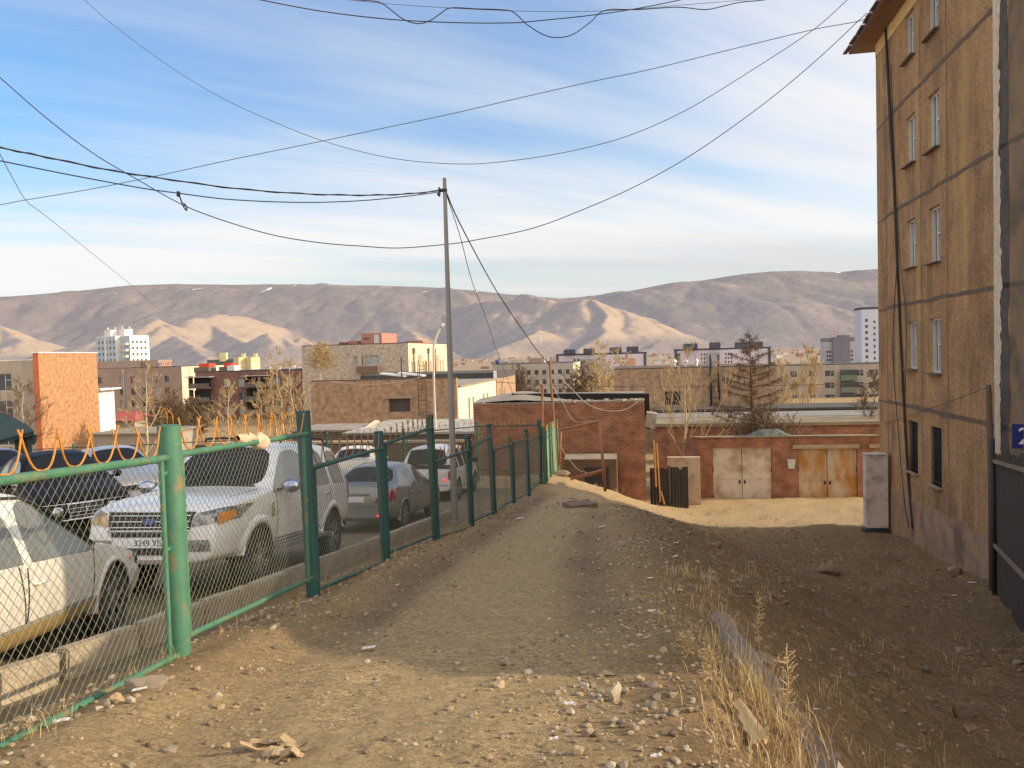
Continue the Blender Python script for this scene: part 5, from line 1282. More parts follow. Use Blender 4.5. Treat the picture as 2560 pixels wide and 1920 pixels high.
def block(name, label, cat, xc, dc, ytop, Wf, Wr, mf, ms, zb=None, fh=(), sh=(), roof=None, parapet=.25, group=None, wf=None, wfm=None, pane=None, depth=.18, mull=1, yaw=None, over=0., rooflip=.12, alt=None, sill=None, mr=None, root=None, wname='wall', drop=0.):
    """a building by its near corner; Wf front width to the left, Wr side length to the right/back"""
    gr, gf = GR, GF
    if yaw is not None: gr = Vector((math.sin(yaw), math.cos(yaw), 0)); gf = Vector((-math.cos(yaw), math.sin(yaw), 0))
    C = spot(xc, dc); C.z = 0; zt = at(xc, ytop, dc).z; zb = zb if zb is not None else gz(C.x, C.y)-1.5
    H = zt-zb; Lp = C+gf*Wf; Rp = C+gr*Wr; Bp = Lp+gr*Wr
    if root is None: root = thing(name, label, cat, (C.x, C.y, gz(C.x, C.y)), group)
    mb = MB(); P0 = Vector((Lp.x, Lp.y, zb)); P1 = Vector((C.x, C.y, zb))
    mb.wall(P0, -gf, Wf, H, fh, depth, 0, 0, zoff=0)
    if not drop: mb.wall(P1, gr, Wr, H, sh, depth, 1, 1)
    else: mb.poly([P1, Vector((Rp.x, Rp.y, zb)), Vector((Rp.x, Rp.y, zt-drop)), Vector((C.x, C.y, zt))], 1, [(0, 0), (Wr, 0), (Wr, H), (0, H)])
    mb.wall(Vector((Rp.x, Rp.y, zb)), gf, Wf, H-drop, (), depth, 1)
    if drop:
        Z = lambda p, z: Vector((p.x, p.y, z))
        mb.poly([Z(Bp, zb), Z(Lp, zb), Z(Lp, zt), Z(Bp, zt-drop)], 0, [(0, 0), (Wr, 0), (Wr, H), (0, H)])
    else: mb.wall(Vector((Bp.x, Bp.y, zb)), -gr, Wr, H, (), depth, 0)
    mb.build(wname, [mf, ms], root)
    mb = MB(); o = over
    pts = [Lp+gf*o-gr*o, C-gf*o-gr*o, Rp-gf*o+gr*o, Bp+gf*o+gr*o]
    mb.prism([(p.x, p.y) for p in pts], [zt+.003, zt+.003, zt-drop+.003, zt-drop+.003], [(zt if i in (0, 1) else zt-drop)+rooflip+.003 for i in range(4)], 0); mb.build('roof', [roof or M_TAR], root)
    put_windows(root, P0, -gf, fh, depth, wfm or M_WFR, pane or M_PANE, mull, alt=alt, sill=sill); put_windows(root, P1, gr, sh, depth, wfm or M_WFR, pane or M_PANE, mull, sill=sill)
    return dict(root=root, C=C, zt=zt, zb=zb, H=H, P0=P0, P1=P1, gr=gr, gf=gf, L=Lp, R=Rp)
def roofbox(b, name, along_f, along_r, w, l, h, m, m2=None, dz=.1, root=None):
    """box on the roof: along_f metres left of the corner, along_r metres back"""
    p = b['C']+b['gf']*along_f+b['gr']*along_r; mb = MB(); R = Matrix((-b['gf'], b['gr'], UP)).transposed()
    mb.box(Vector((p.x, p.y, b['zt']+dz+h/2)), (w, l, h), 0, R); mb.box(Vector((p.x, p.y, b['zt']+dz+h+.06)), (w+.25, l+.25, .12), 1, R)
    return mb.build(name, [m, m2 or M_TAR], root or b['root'])
M_TANBRICK = brick_mat('tan_brick', (0.400, 0.252, 0.152), (0.328, 0.204, 0.124), (0.288, 0.208, 0.144), .26, .088, .012, (.24, .14, .085), .52, .8, amt=.6)
M_CREAMWALL = mat('cream_render', (.70, .58, .40), (.62, .50, .34), scale=1.2, rough=.95, c3=(.5, .38, .24), s3=.8, lo3=.6)
M_ORANGE = brick_mat('orange_brick', (.42, .20, .09), (.36, .17, .075), (.42, .24, .13), .26, .088, .012, (.38, .18, .08), .45, .85, amt=.35, dscale=.12)
M_ORANGEEDGE = mat('orange_render', (.50, .14, .05), (.42, .12, .05), rough=.9)
M_GREYWALL = mat('grey_panel', (0.374, 0.320, 0.265), (0.312, 0.261, 0.218), scale=.6, rough=.95, c3=(.33, .27, .22), s3=.35, lo3=.52, stretch=(1, 1, .5))
M_GREYBRICK = brick_mat('grey_brick', (0.476, 0.399, 0.323), (0.416, 0.348, 0.281), (0.374, 0.315, 0.255), .26, .088, .012, (.2, .16, .13), .52, .8, amt=.6)
M_MAUVE = mat('mauve_render', (0.374, 0.264, 0.212), (0.315, 0.225, 0.183), scale=.5, rough=.95, c3=(.30, .22, .17), s3=.25, lo3=.5)
M_DKBRICK = brick_mat('dark_red_brick', (.25, .105, .08), (.20, .085, .065), (.19, .13, .11), .26, .088, .012, (.06, .035, .03), .5, .8)
M_WHITEWALL = mat('white_render', (.72, .70, .67), (.66, .64, .62), scale=.4, rough=.9)
M_WHITESHADE = mat('white_shade_render', (.42, .49, .54), (.38, .44, .49), scale=.4, rough=.9)  # white render with the tower's blue shade put into the colour
M_PINKBOX = mat('pink_render', (.46, .20, .15), (.40, .18, .14), scale=.8, rough=.95)
M_REDBOX = mat('red_box_paint', (.75, .07, .04), (.62, .06, .035), scale=1, rough=.8)
# 1 --- school wing with the orange gable
def orange_gable():
    W = 40; zb = -11.2
    C = spot(97, 88); zt = at(97, 880, 88).z; H = zt-.9-zb
    fh = holes_grid(W, H, W-5.1, -8.2, 4, 1.35, 3.0, 3, 2.0, 1.95)
    sh = []
    b = block('school_building', 'grey three-storey building with a windowless sunlit orange gable at the left', 'building', 97, 88, 880+20, W, 12.2, M_GREYWALL, M_ORANGE, zb, fh, sh, roof=mat('white_coping', (.8, .76, .7), rough=.8), yaw=.0, mull=2, over=.0, rooflip=.10, depth=.2)
    r = b['root']; zt2 = zt
    mb = MB(); C = b['C']  # raised gable wall with its orange edge
    mb.prism([(C.x-.55, C.y-.12), (C.x+.05, C.y-.12), (C.x+.05, C.y+12.3), (C.x-.55, C.y+12.3)], zb, zt2-.12, 0); g = mb
    g.m = [1 if i == 1 else 0 for i in range(len(g.m))]
    mb.build('gable', [M_ORANGEEDGE, M_ORANGE], r)
    mb = MB(); mb.box((C.x-.25, C.y+6.1, zt2-.06), (.8, 12.7, .12)); mb.build('coping', [mat('white_coping', (.8, .76, .7))], r)
    mb = MB(); mb.tube([(C.x-9.1, C.y-.08, zb), (C.x-9.1, C.y-.08, b['zt'])], .16, 8); mb.build('downpipe', [mat('downpipe_brown', (.22, .16, .14))], r)
    # annex strip at the gable's back edge, lit white
    mb = MB(); q = spot(226, 101.5); z1 = at(226, 977, 101.5).z; mb.prism([(q.x-.2, q.y), (q.x+.35, q.y), (q.x+.35, q.y+5), (q.x-.2, q.y+5)], -11.5, z1, 0); mb.box((q.x+.35, q.y+2.3, z1+.1), (2.0, 5.4, .2))
    solo(mb, 'porch_wall', [M_WHITEWALL], 'narrow white sunlit wall with a projecting roof slab right of the orange gable', 'wall', (q.x, q.y, -10))
orange_gable()
# 2 --- mauve office block with sign letters
def mauve_block():
    C = spot(453, 190); Wf = fw(C, 205); zb = -14.5; zt = at(453, 917, 190).z; H = zt-zb
    fh = holes_grid(Wf, H, 1.2, 2.95, 8, 2.0, 2.85, 4, 1.15, 1.6, skip={(2, 0), (5, 0)})+holes_grid(Wf, H, 26.2, 3.0, 5, 1.5, 2.85, 4, 1.15, 1.6, skip={(4, 1), (3, 2), (0, 3)})
    sh = holes_grid(24, H, 7.0, 1.7, 2, 2.2, 2.85, 4, .7, 1.2)+holes_grid(24, H, 15, 3, 3, 2.2, 2.85, 4, 1.2, 1.4)
    fh = [h for i, h in enumerate(fh) if all(not (h[0] < g[1] and h[1] > g[0] and h[2] < g[3] and h[3] > g[2]) for g in fh[:i])]
    b = block('office_block', 'mauve-grey four-storey office block with rooftop letters and a sunlit cream end wall', 'building', 453, 190, 917, Wf, 24, M_MAUVE, M_CREAMWALL, zb, fh, sh, pane=M_PANE, wfm=mat('frame_dull', (.30, .25, .21)), alt=(5, 2, M_PANEL), rooflip=.1)
    r = b['root']; C = b['C']
    for u in (11.2, 28.5):
        p = b['P0']-b['gf']*u-GR*.12; mb = MB(); mb.tube([p, p+UP*H*.97], .12, 6); mb.build('downpipe', [mat('pipe_pale', (.48, .44, .42))], r)
    p = spot(308, 196); mb = MB(); mb.box((p.x, p.y+6, (at(308, 902, 196).z+zb)/2), (15.5, 8, at(308, 902, 196).z-zb)); mb.build('stair_tower', [M_MAUVE], r)
    # sign letters on the roof edge
    X = -GF; Yn = GR
    def sign(px0, px1, txt, mm, size, nm='sign_letters'):
        p = at((px0+px1)/2, 916, 189); Mx = Matrix.Translation(Vector((p.x, p.y, b['zt']+.75))) @ Matrix((X, UP, -Yn)).transposed().to_4x4()
        text_mesh(nm, txt, size, mm, r, Mx, .05, local=False)
    sign(352, 366, 'ВЕ', mat('letter_black', (.03, .03, .03)), 1.3); sign(374, 390, 'ТЕ', mat('letter_grey', (.35, .30, .28)), 1.15); sign(394, 408, 'МО', mat('letter_blue', (.16, .17, .32)), 1.15)
    sign(415, 431, 'НЕТ', mat('letter_red', (.85, .06, .05)), 1.05)
    mb = MB(); q = at(330, 920, 189); q2 = at(440, 918, 188); mb.bar(Vector((q.x, q.y, b['zt']+.2)), Vector((q2.x, q2.y, b['zt']+.2)), .1, .12); mb.build('sign_rail', [M_WFD], r)
mauve_block()
# 3 --- white tower block
def white_tower():
    d = 384; zb = -17; yaw = math.radians(33)
    root = None
    b1 = block('tower_block', 'tall white tower block with shaded blue-white left faces in front of the hills', 'building', 327, d, 840, 14, 10, M_WHITESHADE, M_WHITEWALL, zb,
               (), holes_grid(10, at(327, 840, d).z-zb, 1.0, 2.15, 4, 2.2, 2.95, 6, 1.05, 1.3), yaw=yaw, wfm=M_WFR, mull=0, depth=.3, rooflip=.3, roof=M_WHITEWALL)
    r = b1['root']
    b2 = block('', '', '', 291, d+2, 841, 17, 3.2, M_WHITESHADE, M_WHITEWALL, zb, holes_grid(17, at(291, 841, d).z-zb, 2.2, 3.2, 5, 1.8, 2.95, 7, 1.3, 1.5), (), yaw=yaw, wfm=mat('frame_blue', (.3, .36, .42)), mull=1, depth=.3, rooflip=.3, roof=M_WHITEWALL, root=r)
    for k in range(7):   # balconies in the recess
        p = at(313, 860+k*15.6, d+.5); mb = MB(); mb.box(p, (3.6, 1.6, 1.1), 0, Matrix.Rotation(-yaw, 3, 'Z')); mb.build('balcony', [mat('balcony_cream', (.6, .56, .5), rough=.9)], r)
    p = b2['P0']-b2['gf']*9.0-b2['gr']*.3; mb = MB(); mb.box(p+UP*(b2['H']/2), (.9, .6, b2['H']-1), 0, Matrix.Rotation(-yaw, 3, 'Z')); mb.build('pilaster', [M_WHITEWALL], r)
    for (xa, xb, yt, nm) in ((263, 294, 827, 1), (299, 329, 825, 2)):
        w = (xb-xa)/2000*(d+8); c = at((xa+xb)/2, yt, d+8); h = c.z-b1['zt']; mb = MB()
        mb.box((c.x, c.y, b1['zt']+h/2), (w*.85, w*.7, h), 0, Matrix.Rotation(-yaw, 3, 'Z')); mb.box((c.x, c.y, b1['zt']+h+.15), (w*.9, w*.75, .3), 0, Matrix.Rotation(-yaw, 3, 'Z'))
        for k in (-1, 1): mb.lathe([(.9, 0), (.9, .7), (.5, 1.3), (.01, 1.5)], (c.x+k*1.8, c.y, b1['zt']+h+.3), UP, 10, 1)
        mb.build('penthouse', [M_WHITEWALL, mat('vent_cap', (.40, .36, .34))], r)
white_tower()
# 4 --- dark red-brick flats with balconies
def dark_flats():
    C = spot(768, 165); Wf = fw(C, 489); zb = -13.5; zt = at(768, 925, 165).z; H = zt-zb
    cols = [6.3, 9.6, 17.4, 20.2]
    fh = [(u, u+1.6, H-2.9-j*2.9-.2, H-1.4-j*2.9) for u in cols for j in range(4)]
    b = block('brick_flats', 'dark red-brick block of flats with open shaded balconies behind bare birches', 'building', 768, 165, 925, Wf, 14, M_DKBRICK, M_DKBRICK, zb, fh, (), pane=M_PANE, alt=(2, 0, M_PANEL), mull=2, rooflip=.25, roof=M_TAR)
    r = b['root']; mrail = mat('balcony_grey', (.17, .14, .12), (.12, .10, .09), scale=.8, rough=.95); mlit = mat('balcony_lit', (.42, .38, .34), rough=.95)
    R = Matrix((-GF, GR, UP)).transposed()
    for u in (-.6, 12.0):
        for j in range(4):
            p = b['P0']-b['gf']*(u+2.2)-GR*.8+UP*(H-3.2-j*2.9); mb = MB()
            mb.box(p, (4.6, 1.7, .16), 0, R); mb.box(p-GR*.8+UP*.5, (4.6, .08, .95), 0, R); mb.box(p+b['gf']*2.2+UP*1.3, (.12, 1.6, 2.6), 0, R)
            mb.build('balcony', [mrail], r)
            mb = MB(); q = p+GR*.79+UP*1.3; mb.box(q, (3.8, .04, 2.2), 0, R); mb.build('balcony_shade', [M_DARK], r)  # flat black panel painted in as the balcony's shade
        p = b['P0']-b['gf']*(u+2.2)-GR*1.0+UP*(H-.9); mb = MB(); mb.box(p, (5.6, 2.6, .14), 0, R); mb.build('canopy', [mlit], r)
    for px, yt, w, m in ((512, 909, 2.3, M_REDBOX), (571, 908, 1.9, M_REDBOX)):
        c = at(px, yt, 172); mb = MB(); h = c.z-b['zt']
        mb.box((c.x, c.y, b['zt']+h*.3), (w*1.5, 3, h*.6), 1, R); mb.box((c.x+.5, c.y, b['zt']+h*.8), (w, 2.6, h*.42), 0, R); mb.build('roof_box', [m, M_DKBRICK], r)
    c = at(584, 915, 171); mb = MB(); mb.box((c.x, c.y, b['zt']+.7), (1.6, 2.6, 1.3), 0, R); mb.build('roof_box', [M_WHITEWALL], r)
    for px in (697, 725, 733): c = at(px, 921, 168); mb = MB(); mb.box((c.x, c.y, b['zt']+.5), (.7, .7, .9), 0, R); mb.build('chimney', [M_WHITEWALL], r)
dark_flats()
# 5 --- grey brick block in the middle with pink penthouse
def centre_block():
    d = 140; C = spot(1021, d); Wf = fw(C, 757); zb = -12; zt = at(1021, 858, d).z; H = zt-zb
    v = lambda y: at(900, y, 142).z-zb
    fh = [(Wf*.49, Wf*.49+1.7, v(912), v(890)), (Wf*.595, Wf*.595+2.6, v(914), v(889)), (Wf*.56, Wf*.56+3.4, v(948), v(935))]
    sh = []
    for u in (1.6, 3.4, 9.2, 10.9, 14.5, 16.3, 22, 24):
        sh += [(u, u+1.0, H-6.2, H-3.3), (u, u+1.0, H-9.9, H-7.2)]
    b = block('flats_block', 'pale grey brick block of flats in the centre with a pink rooftop hut', 'building', 1021, d, 858, Wf, 28, M_GREYBRICK, M_CREAMWALL, zb, fh, sh, mull=2, rooflip=.15, depth=.25, wfm=M_WFR, pane=M_PANEL)
    r = b['root']; R = Matrix((-GF, GR, UP)).transposed()
    p = b['P0']-b['gf']*(Wf*.62+.3)-GR*.6+UP*v(924); mb = MB(); mb.box(p, (4.0, 1.2, 1.2), 0, R); mb.build('balcony', [mat('balcony_brown', (.20, .13, .085), (.15, .1, .07), scale=2, stretch=(5, 5, 1))], r)
    p = b['P0']-b['gf']*(Wf*.55)-GR*.08+UP*(v(920)); mb = MB(); mb.box(p, (.7, .12, 5.5), 0, R); mb.build('stain_strip', [mat('pale_strip', (.46, .40, .33))], r)
    def hut(xa, xb, yt, dd, side, m, nm='penthouse'):
        c = spot(xb, dd); w = (xb-xa)/2000*dd; zz = at(xb, yt, dd).z; mb = MB()
        P = [c+GF*w, c, c+GR*side, c+GF*w+GR*side]; mb.prism([(p.x, p.y) for p in P], b['zt']-.2, zz, 0); mb.prism([((p.x-c.x)*1.03+c.x, (p.y-c.y)*1.03+c.y) for p in P], zz+.003, zz+.14, 0)
        return mb.build(nm, [m], r), c, w, zz
    o, c, w, zz = hut(902, 956, 834, 146, 9, M_PINKBOX)
    mb = MB(); q = c+GF*1.0-GR*.03; mb.box((q.x, q.y, b['zt']+1.0), (.9, .05, 1.7), 0, R); mb.build('hut_door', [M_WFR], o)
    mb = MB()
    for k in range(4): q = c+GF*(w*.62+k*.28)-GR*.03; mb.box((q.x, q.y, zz-.8), (.16, .05, .28), 0, R)
    mb.build('vent_slots', [M_DARK], o)
    hut(870, 897, 854, 150, 6, M_PINKBOX, 'roof_box'); hut(848, 868, 857, 150, 4, M_DKBRICK, 'roof_box'); hut(1014, 1058, 853, 152, 5, M_PINKBOX, 'roof_box')
    for (u, w_) in ((7.4, 1.5), (19.8, 1.5)):    # grey stair strips on the lit side
        p = b['P1']+GR*(u)-GF*.06+UP*(H-5.7); mb = MB(); mb.box(p, (.12, 2.4, 7.2), 0, Matrix((-GF, GR, UP)).transposed()); mb.build('stair_strip', [mat('strip_tan', (.42, .32, .22))], r)
    for u in (2.8, 12.8, 17.5):
        p = b['P1']+GR*u-GF*.2; mb = MB(); mb.tube([p+UP*(H-7), p+UP*(H-1)], .14, 6); mb.box(p+UP*(H-1.3), (.4, .6, .9), 0, R); mb.build('downpipe', [M_WFD], r)
centre_block()
# 6 --- tan brick hall with lit annex
def tan_hall():
    d = 72; C = spot(1139, d); Wf = fw(C, 777); zb = -10.5; zt = at(1139, 946, d).z; H = zt-zb
    v = lambda y: at(1000, y, d+1).z-zb; uu = lambda px: Wf-fw(C, px)
    fh = [(uu(970), uu(1024), v(1030), v(995))]
    b = block('brick_hall', 'long low tan brick hall with one dark boarded window behind the grey pole', 'building', 1139, d, 946, Wf, .5, M_TANBRICK, M_TANBRICK, zb, fh, (), rooflip=.10, depth=.2, mull=0, wfm=M_WFD, pane=mat('boarded', (.075, .06, .055), (.055, .045, .04), scale=3), roof=mat('roof_brown', (.12, .08, .06)))
    r = b['root']; R = Matrix((-GF, GR, UP)).transposed()
    p = b['P0']-b['gf']*(uu(997))-GR*.06+UP*v(993); mb = MB(); mb.box(p, (2.8, .14, .2), 0, R); mb.build('lintel', [mat('lintel_grey', (.35, .27, .2))], r)
    # ladder
    mb = MB()
    for px in (1047, 1066):
        p = b['P0']-b['gf']*uu(px)-GR*.3; pts = [p+UP*v(1040), p+UP*(H+1.3), p+UP*(H+1.7)+GR*.25, p+UP*(H+1.5)+GR*.6, p+UP*(H+.1)+GR*.65]; mb.tube(pts, .035, 6)
    for k in range(14): a = b['P0']-b['gf']*uu(1047)-GR*.3+UP*(v(1040)+.35*k); mb.tube([a, a-b['gf']*(uu(1066)-uu(1047))], .02, 5)
    mb.build('ladder', [mat('ladder_rust', (.12, .07, .05))], r)
    # upper roof slab behind
    c2 = spot(1239, 92); W2 = 16; P = [c2+GF*W2, c2, c2+GR*14, c2+GF*W2+GR*14]; z2 = at(1239, 931, 92).z
    mb = MB(); mb.prism([(p_.x, p_.y) for p_ in P], zb, z2-.75, 1); mb.prism([((p_.x-c2.x)*1.02+c2.x, (p_.y-c2.y)*1.02+c2.y-.1) for p_ in P], z2-.75, z2, 0); mb.build('upper_roof', [M_TAR, M_TANBRICK], r)
    for px in (985, 1030): q = at(px, 940, 80); mb = MB(); mb.box((q.x, q.y, zt+.3), (2.6, 1.2, .16), 0, R @ Matrix.Rotation(.12, 3, 'Y')); mb.build('skylight', [M_WHITEWALL], r)
    q = at(1003, 900, 79); mb = MB(); mb.tube([(q.x, q.y, zt), (q.x, q.y, q.z+.3)], .06, 6); mb.bar((q.x-.3, q.y, q.z-.1), (q.x+.3, q.y, q.z-.1), .06, .06); mb.build('roof_mast', [M_DARK], r)
    # lit annex on the right
    d2 = 73; C2 = spot(1142, d2); zt2 = at(1142, 967, d2).z; H2 = zt2-zb
    sh = [(u, u+.85, H2-3.9, H2-1.3) for u in (4.2, 6.2, 11.6, 13.7)]+[(9.3, 9.75, H2-3.2, H2-2.3)]
    bb = block('hall_annex', 'sunlit cream-white annex wall with pairs of narrow windows right of the brick hall', 'building', 1142, d2, 967, Wf-1.0, 19.5, M_TANBRICK, mat('sun_cream', (.74, .66, .50), (.68, .60, .45), scale=.8, rough=.9), zb, (), sh, rooflip=.12, over=.35, roof=M_GREYROOF, mull=1, wfm=M_WFR)
    mb = MB(); q = spot(1237.5, 91); mb.prism([(q.x-.25, q.y), (q.x+.1, q.y), (q.x+.1, q.y+.5), (q.x-.25, q.y+.5)], bb['zt'], bb['zt']+1.0); mb.build('chimney', [M_WHITEWALL], bb['root'])
tan_hall()
# 7 --- red brick shed with black parapet
M_REDBRICK = brick_mat('red_brick', (.35, .115, .05), (.22, .072, .037), (.35, .215, .135), .25, .077, .014, (.17, .085, .05), .48, .8, bump=.5, amt=.5)
def red_shed():
    d = 31; C = spot(1608, d); Wf = fw(C, 1182); zb = -7.5; zt = at(1608, 1004, d).z
    b = block('brick_shed', 'red brick shed with a black tarred parapet and a sunlit right end', 'building', 1608, d, 1004, Wf, 7, M_REDBRICK, M_REDBRICK, zb, (), (), rooflip=.05, roof=M_GREYROOF)
    r = b['root']; R = Matrix((-GF, GR, UP)).transposed()
    mb = MB(); a = b['C']+GR*.75-GF*.2; l = fw(spot(1618, d+.8), 1277)
    z0, z1 = zt+.05, at(1600, 984, d+1).z
    P = [a+GF*(l), a, a+GR*.5, a+GF*l+GR*.5]; mb.prism([(p.x, p.y) for p in P], [z0, z0-1.2, z0-1.2, z0], [at(1277, 985, d+1.5).z]+[z1]*2+[at(1277, 985, d+1.5).z], 0); mb.build('parapet', [mat('tar_black', (.012, .010, .010), (.02, .018, .016), scale=5, rough=.85)], r)
    # rubble and mortar crumbs along the roof edge
    mb = MB()
    for k in range(90):
        s = random.random()**1.3*Wf; p = b['C']+GF*s+GR*random.uniform(0, .9); q = random.uniform(.03, .10); mb.box((p.x, p.y, zt+.06), (q*1.6, q*1.2, q), 0, Matrix.Rotation(random.uniform(0, 3), 3, 'Z'))
    mb.build('roof_rubble', [mat('rubble', (.42, .34, .25), (.3, .22, .15), scale=5)], r)['kind'] = 'stuff'
    # sloping roof of lumpy felt on the left
    mb = MB(); rows = []
    for j in range(8):
        rows.append([b['C']+GF*(Wf*(.42+.58*i/12))+GR*(j*.5)+UP*(zt+.02+.4*math.sin(PI*min(1, j/8+.1))*min(1, (1-abs(i/12-.55)*1.7)+.1)+.03*mnoise.noise(Vector((i, j, 0)))) for i in range(13)])
    mb.grid(rows[::1], 0, True); mb.build('roof_felt', [M_GREYROOF], r)
    # wide plank paints the sunlit end wall's orange; thin boards and small box beside
    p = b['C']+GR*.5-GF*.03; mb = MB(); mb.box(Vector((p.x+.2, p.y, zt-.75)), (.42, .8, .58), 0, R @ Matrix.Rotation(.2, 3, 'Y')); mb.build('vent_box', [mat('box_grey', (.42, .37, .30), (.3, .26, .2), scale=4)], r)
    for k, (z0, z1, w) in enumerate(((-1.9, -4.0, .20), (-2.0, -4.6, .08), (-3.9, -4.7, .12))):
        mb = MB(); mb.bar(Vector((p.x+.30+.12*k, p.y-.1, zt+z0+.3)), Vector((p.x+.34+.16*k, p.y-.1, zt+z1+.6)), w, .05); mb.build('plank', [mat('lit_wall_plank', (.62, .34, .12), (.5, .27, .1), scale=6, rough=.8)], r)
    # low lean-to against the front
    zc = at(1520, 1150, d-1).z; c = spot(1535, d-.9); w = fw(c, 1405); P = [c+GF*w, c, c+GR*.9, c+GF*w+GR*.9]
    mb = MB(); zz = at(1535, 1148, d-.9).z; mb.prism([(q.x, q.y) for q in P], -7.5, [zz, zz, zz+.1, zz+.1], 0, 1)
    mb.build('lean_to', [mat('leanto_render', (0.160, 0.100, 0.064), (0.120, 0.072, 0.048), scale=2, rough=.95), M_GREYROOF], r)
    q = c+GF*(w*.38)-GR*.02; mb = MB(); mb.box((q.x, q.y, at(1480, 1200, d).z), (.9, .06, 1.2), 0, R); mb.build('doorway', [M_DARK], r)
red_shed()
# 8 --- garages
def garages():
    d = 33; C = spot(2235, d); Wf = fw(C, 1745); zb = -7.2; zt = at(2210, 1090, d).z; H = zt-zb
    uu = lambda px: Wf-fw(C, px); v = lambda px, y: at(px, y, d+.6).z-zb
    doors = [(uu(1778), uu(1927), .05, v(1850, 1122)), (uu(1992), uu(2142), .05, v(2060, 1121)), (uu(2178), uu(2232), .05, v(2200, 1121))]
    b = block('garage_row', 'row of low red brick garages with rusty steel double doors', 'garage', 2235, d, 1090, Wf, 6, M_REDBRICK, M_REDBRICK, zb, doors, (), rooflip=.05, over=.05, roof=mat('garage_roof', (.30, .25, .16), (.20, .16, .11), scale=1.2, rough=.95, c3=(.45, .38, .27), s3=.8), depth=.15, wfm=M_WFD, drop=.62)
    for o in list(b['root'].children):
        if o.name.startswith('window'): bpy.data.objects.remove(o)
    r = b['root']; R = Matrix((-GF, GR, UP)).transposed()
    md1 = mat('door_paint_pale', (0.680, 0.595, 0.484), (0.578, 0.501, 0.399), scale=1.3, rough=.8, c3=(.36, .22, .12), s3=1.5, lo3=.46, hi3=.72)
    md2 = mat('door_rust', (0.595, 0.493, 0.357), (0.493, 0.391, 0.272), scale=1.6, rough=.85, c3=(.42, .19, .04), s3=1.3, lo3=.40, hi3=.60, stretch=(1, 1, .45))
    for k, (a, c, z0, z1) in enumerate(doors):
        for h in (0, 1):
            mb = MB(); w = (c-a)/2-.02; p = b['P0']-b['gf']*(a+w*(h+.5)+.02*h+.01)+GR*.10+UP*((z0+z1)/2)
            mb.box(p, (w, .05, z1-z0), 0, R)
            for q in (-w/2+.05, w/2-.05): mb.box(p-GR*.03-b['gf']*q, (.05, .03, z1-z0), 0, R)
            mb.box(p-GR*.03+UP*.1, (w, .025, .05), 0, R)
            dd = mb.build('garage_door', [md1 if k == 0 else md2], r)
            dd['label'] = ('pale painted garage door leaf with rust spots' if k == 0 else 'garage door leaf streaked with orange rust')
            mb = MB(); mb.box(p-GR*.06-b['gf']*((.5-h)*2*w*.42)+UP*-.05, (.07, .04, .14), 0, R); mb.build('lock', [M_DARK], dd)
            for z in (.7, 1.9): mb = MB(); mb.tube([p-GR*.05+b['gf']*((.5-h)*2*w*.5)+UP*(z-(z1-z0)/2-.1), p-GR*.05+b['gf']*((.5-h)*2*w*.5)+UP*(z-(z1-z0)/2+.1)], .03, 6); mb.build('hinge', [M_DARK], dd)
    for (px0, px1) in ((1980, 2146), (2172, 2235)):
        p = b['P0']-b['gf']*((uu(px0)+uu(px1))/2)-GR*.02+UP*(v(2060, 1115)); mb = MB(); mb.box(p, (uu(px1)-uu(px0), .1, .17), 0, R); mb.build('lintel', [mat('lintel_tan', (.45, .33, .22), (.36, .26, .17), scale=3)], r)
    p = b['P0']-b['gf']*uu(1976)-GR*.05+UP*(v(1976, 1160)); mb = MB()
    mb.prism([(0, 0)]*0 or [(p.x-.17, p.y), (p.x+.17, p.y), (p.x+.17, p.y+.03), (p.x-.17, p.y+.03)], [p.z+zb*0-.2]*4, [p.z+.2]*4)
    mb.v = [(x if z > p.z else p.x+(x-p.x)*.75, y, z) for x, y, z in mb.v]; mb.build('wall_plaque', [M_WFR], r)
    # low heap of green felt on the garage roof
    c = at(1915, 1086, 35.2); mb = MB(); rows = []
    for j in range(7): rows.append([Vector((c.x+(i/10-.5)*2.6, c.y+(j/6-.5)*2.0, zt-.2+.36*min(i/4, 1, (10-i)/2.5)*math.sin(PI*(j+.3)/6.6)+.12*mnoise.noise(Vector((i*.7, j*.9, 0))))) for i in range(11)])
    mb.grid(rows, 0, False); mb.build('roof_felt', [mat('green_felt', (.07, .085, .065), (.11, .12, .085), scale=3, rough=.8)], r)
garages()
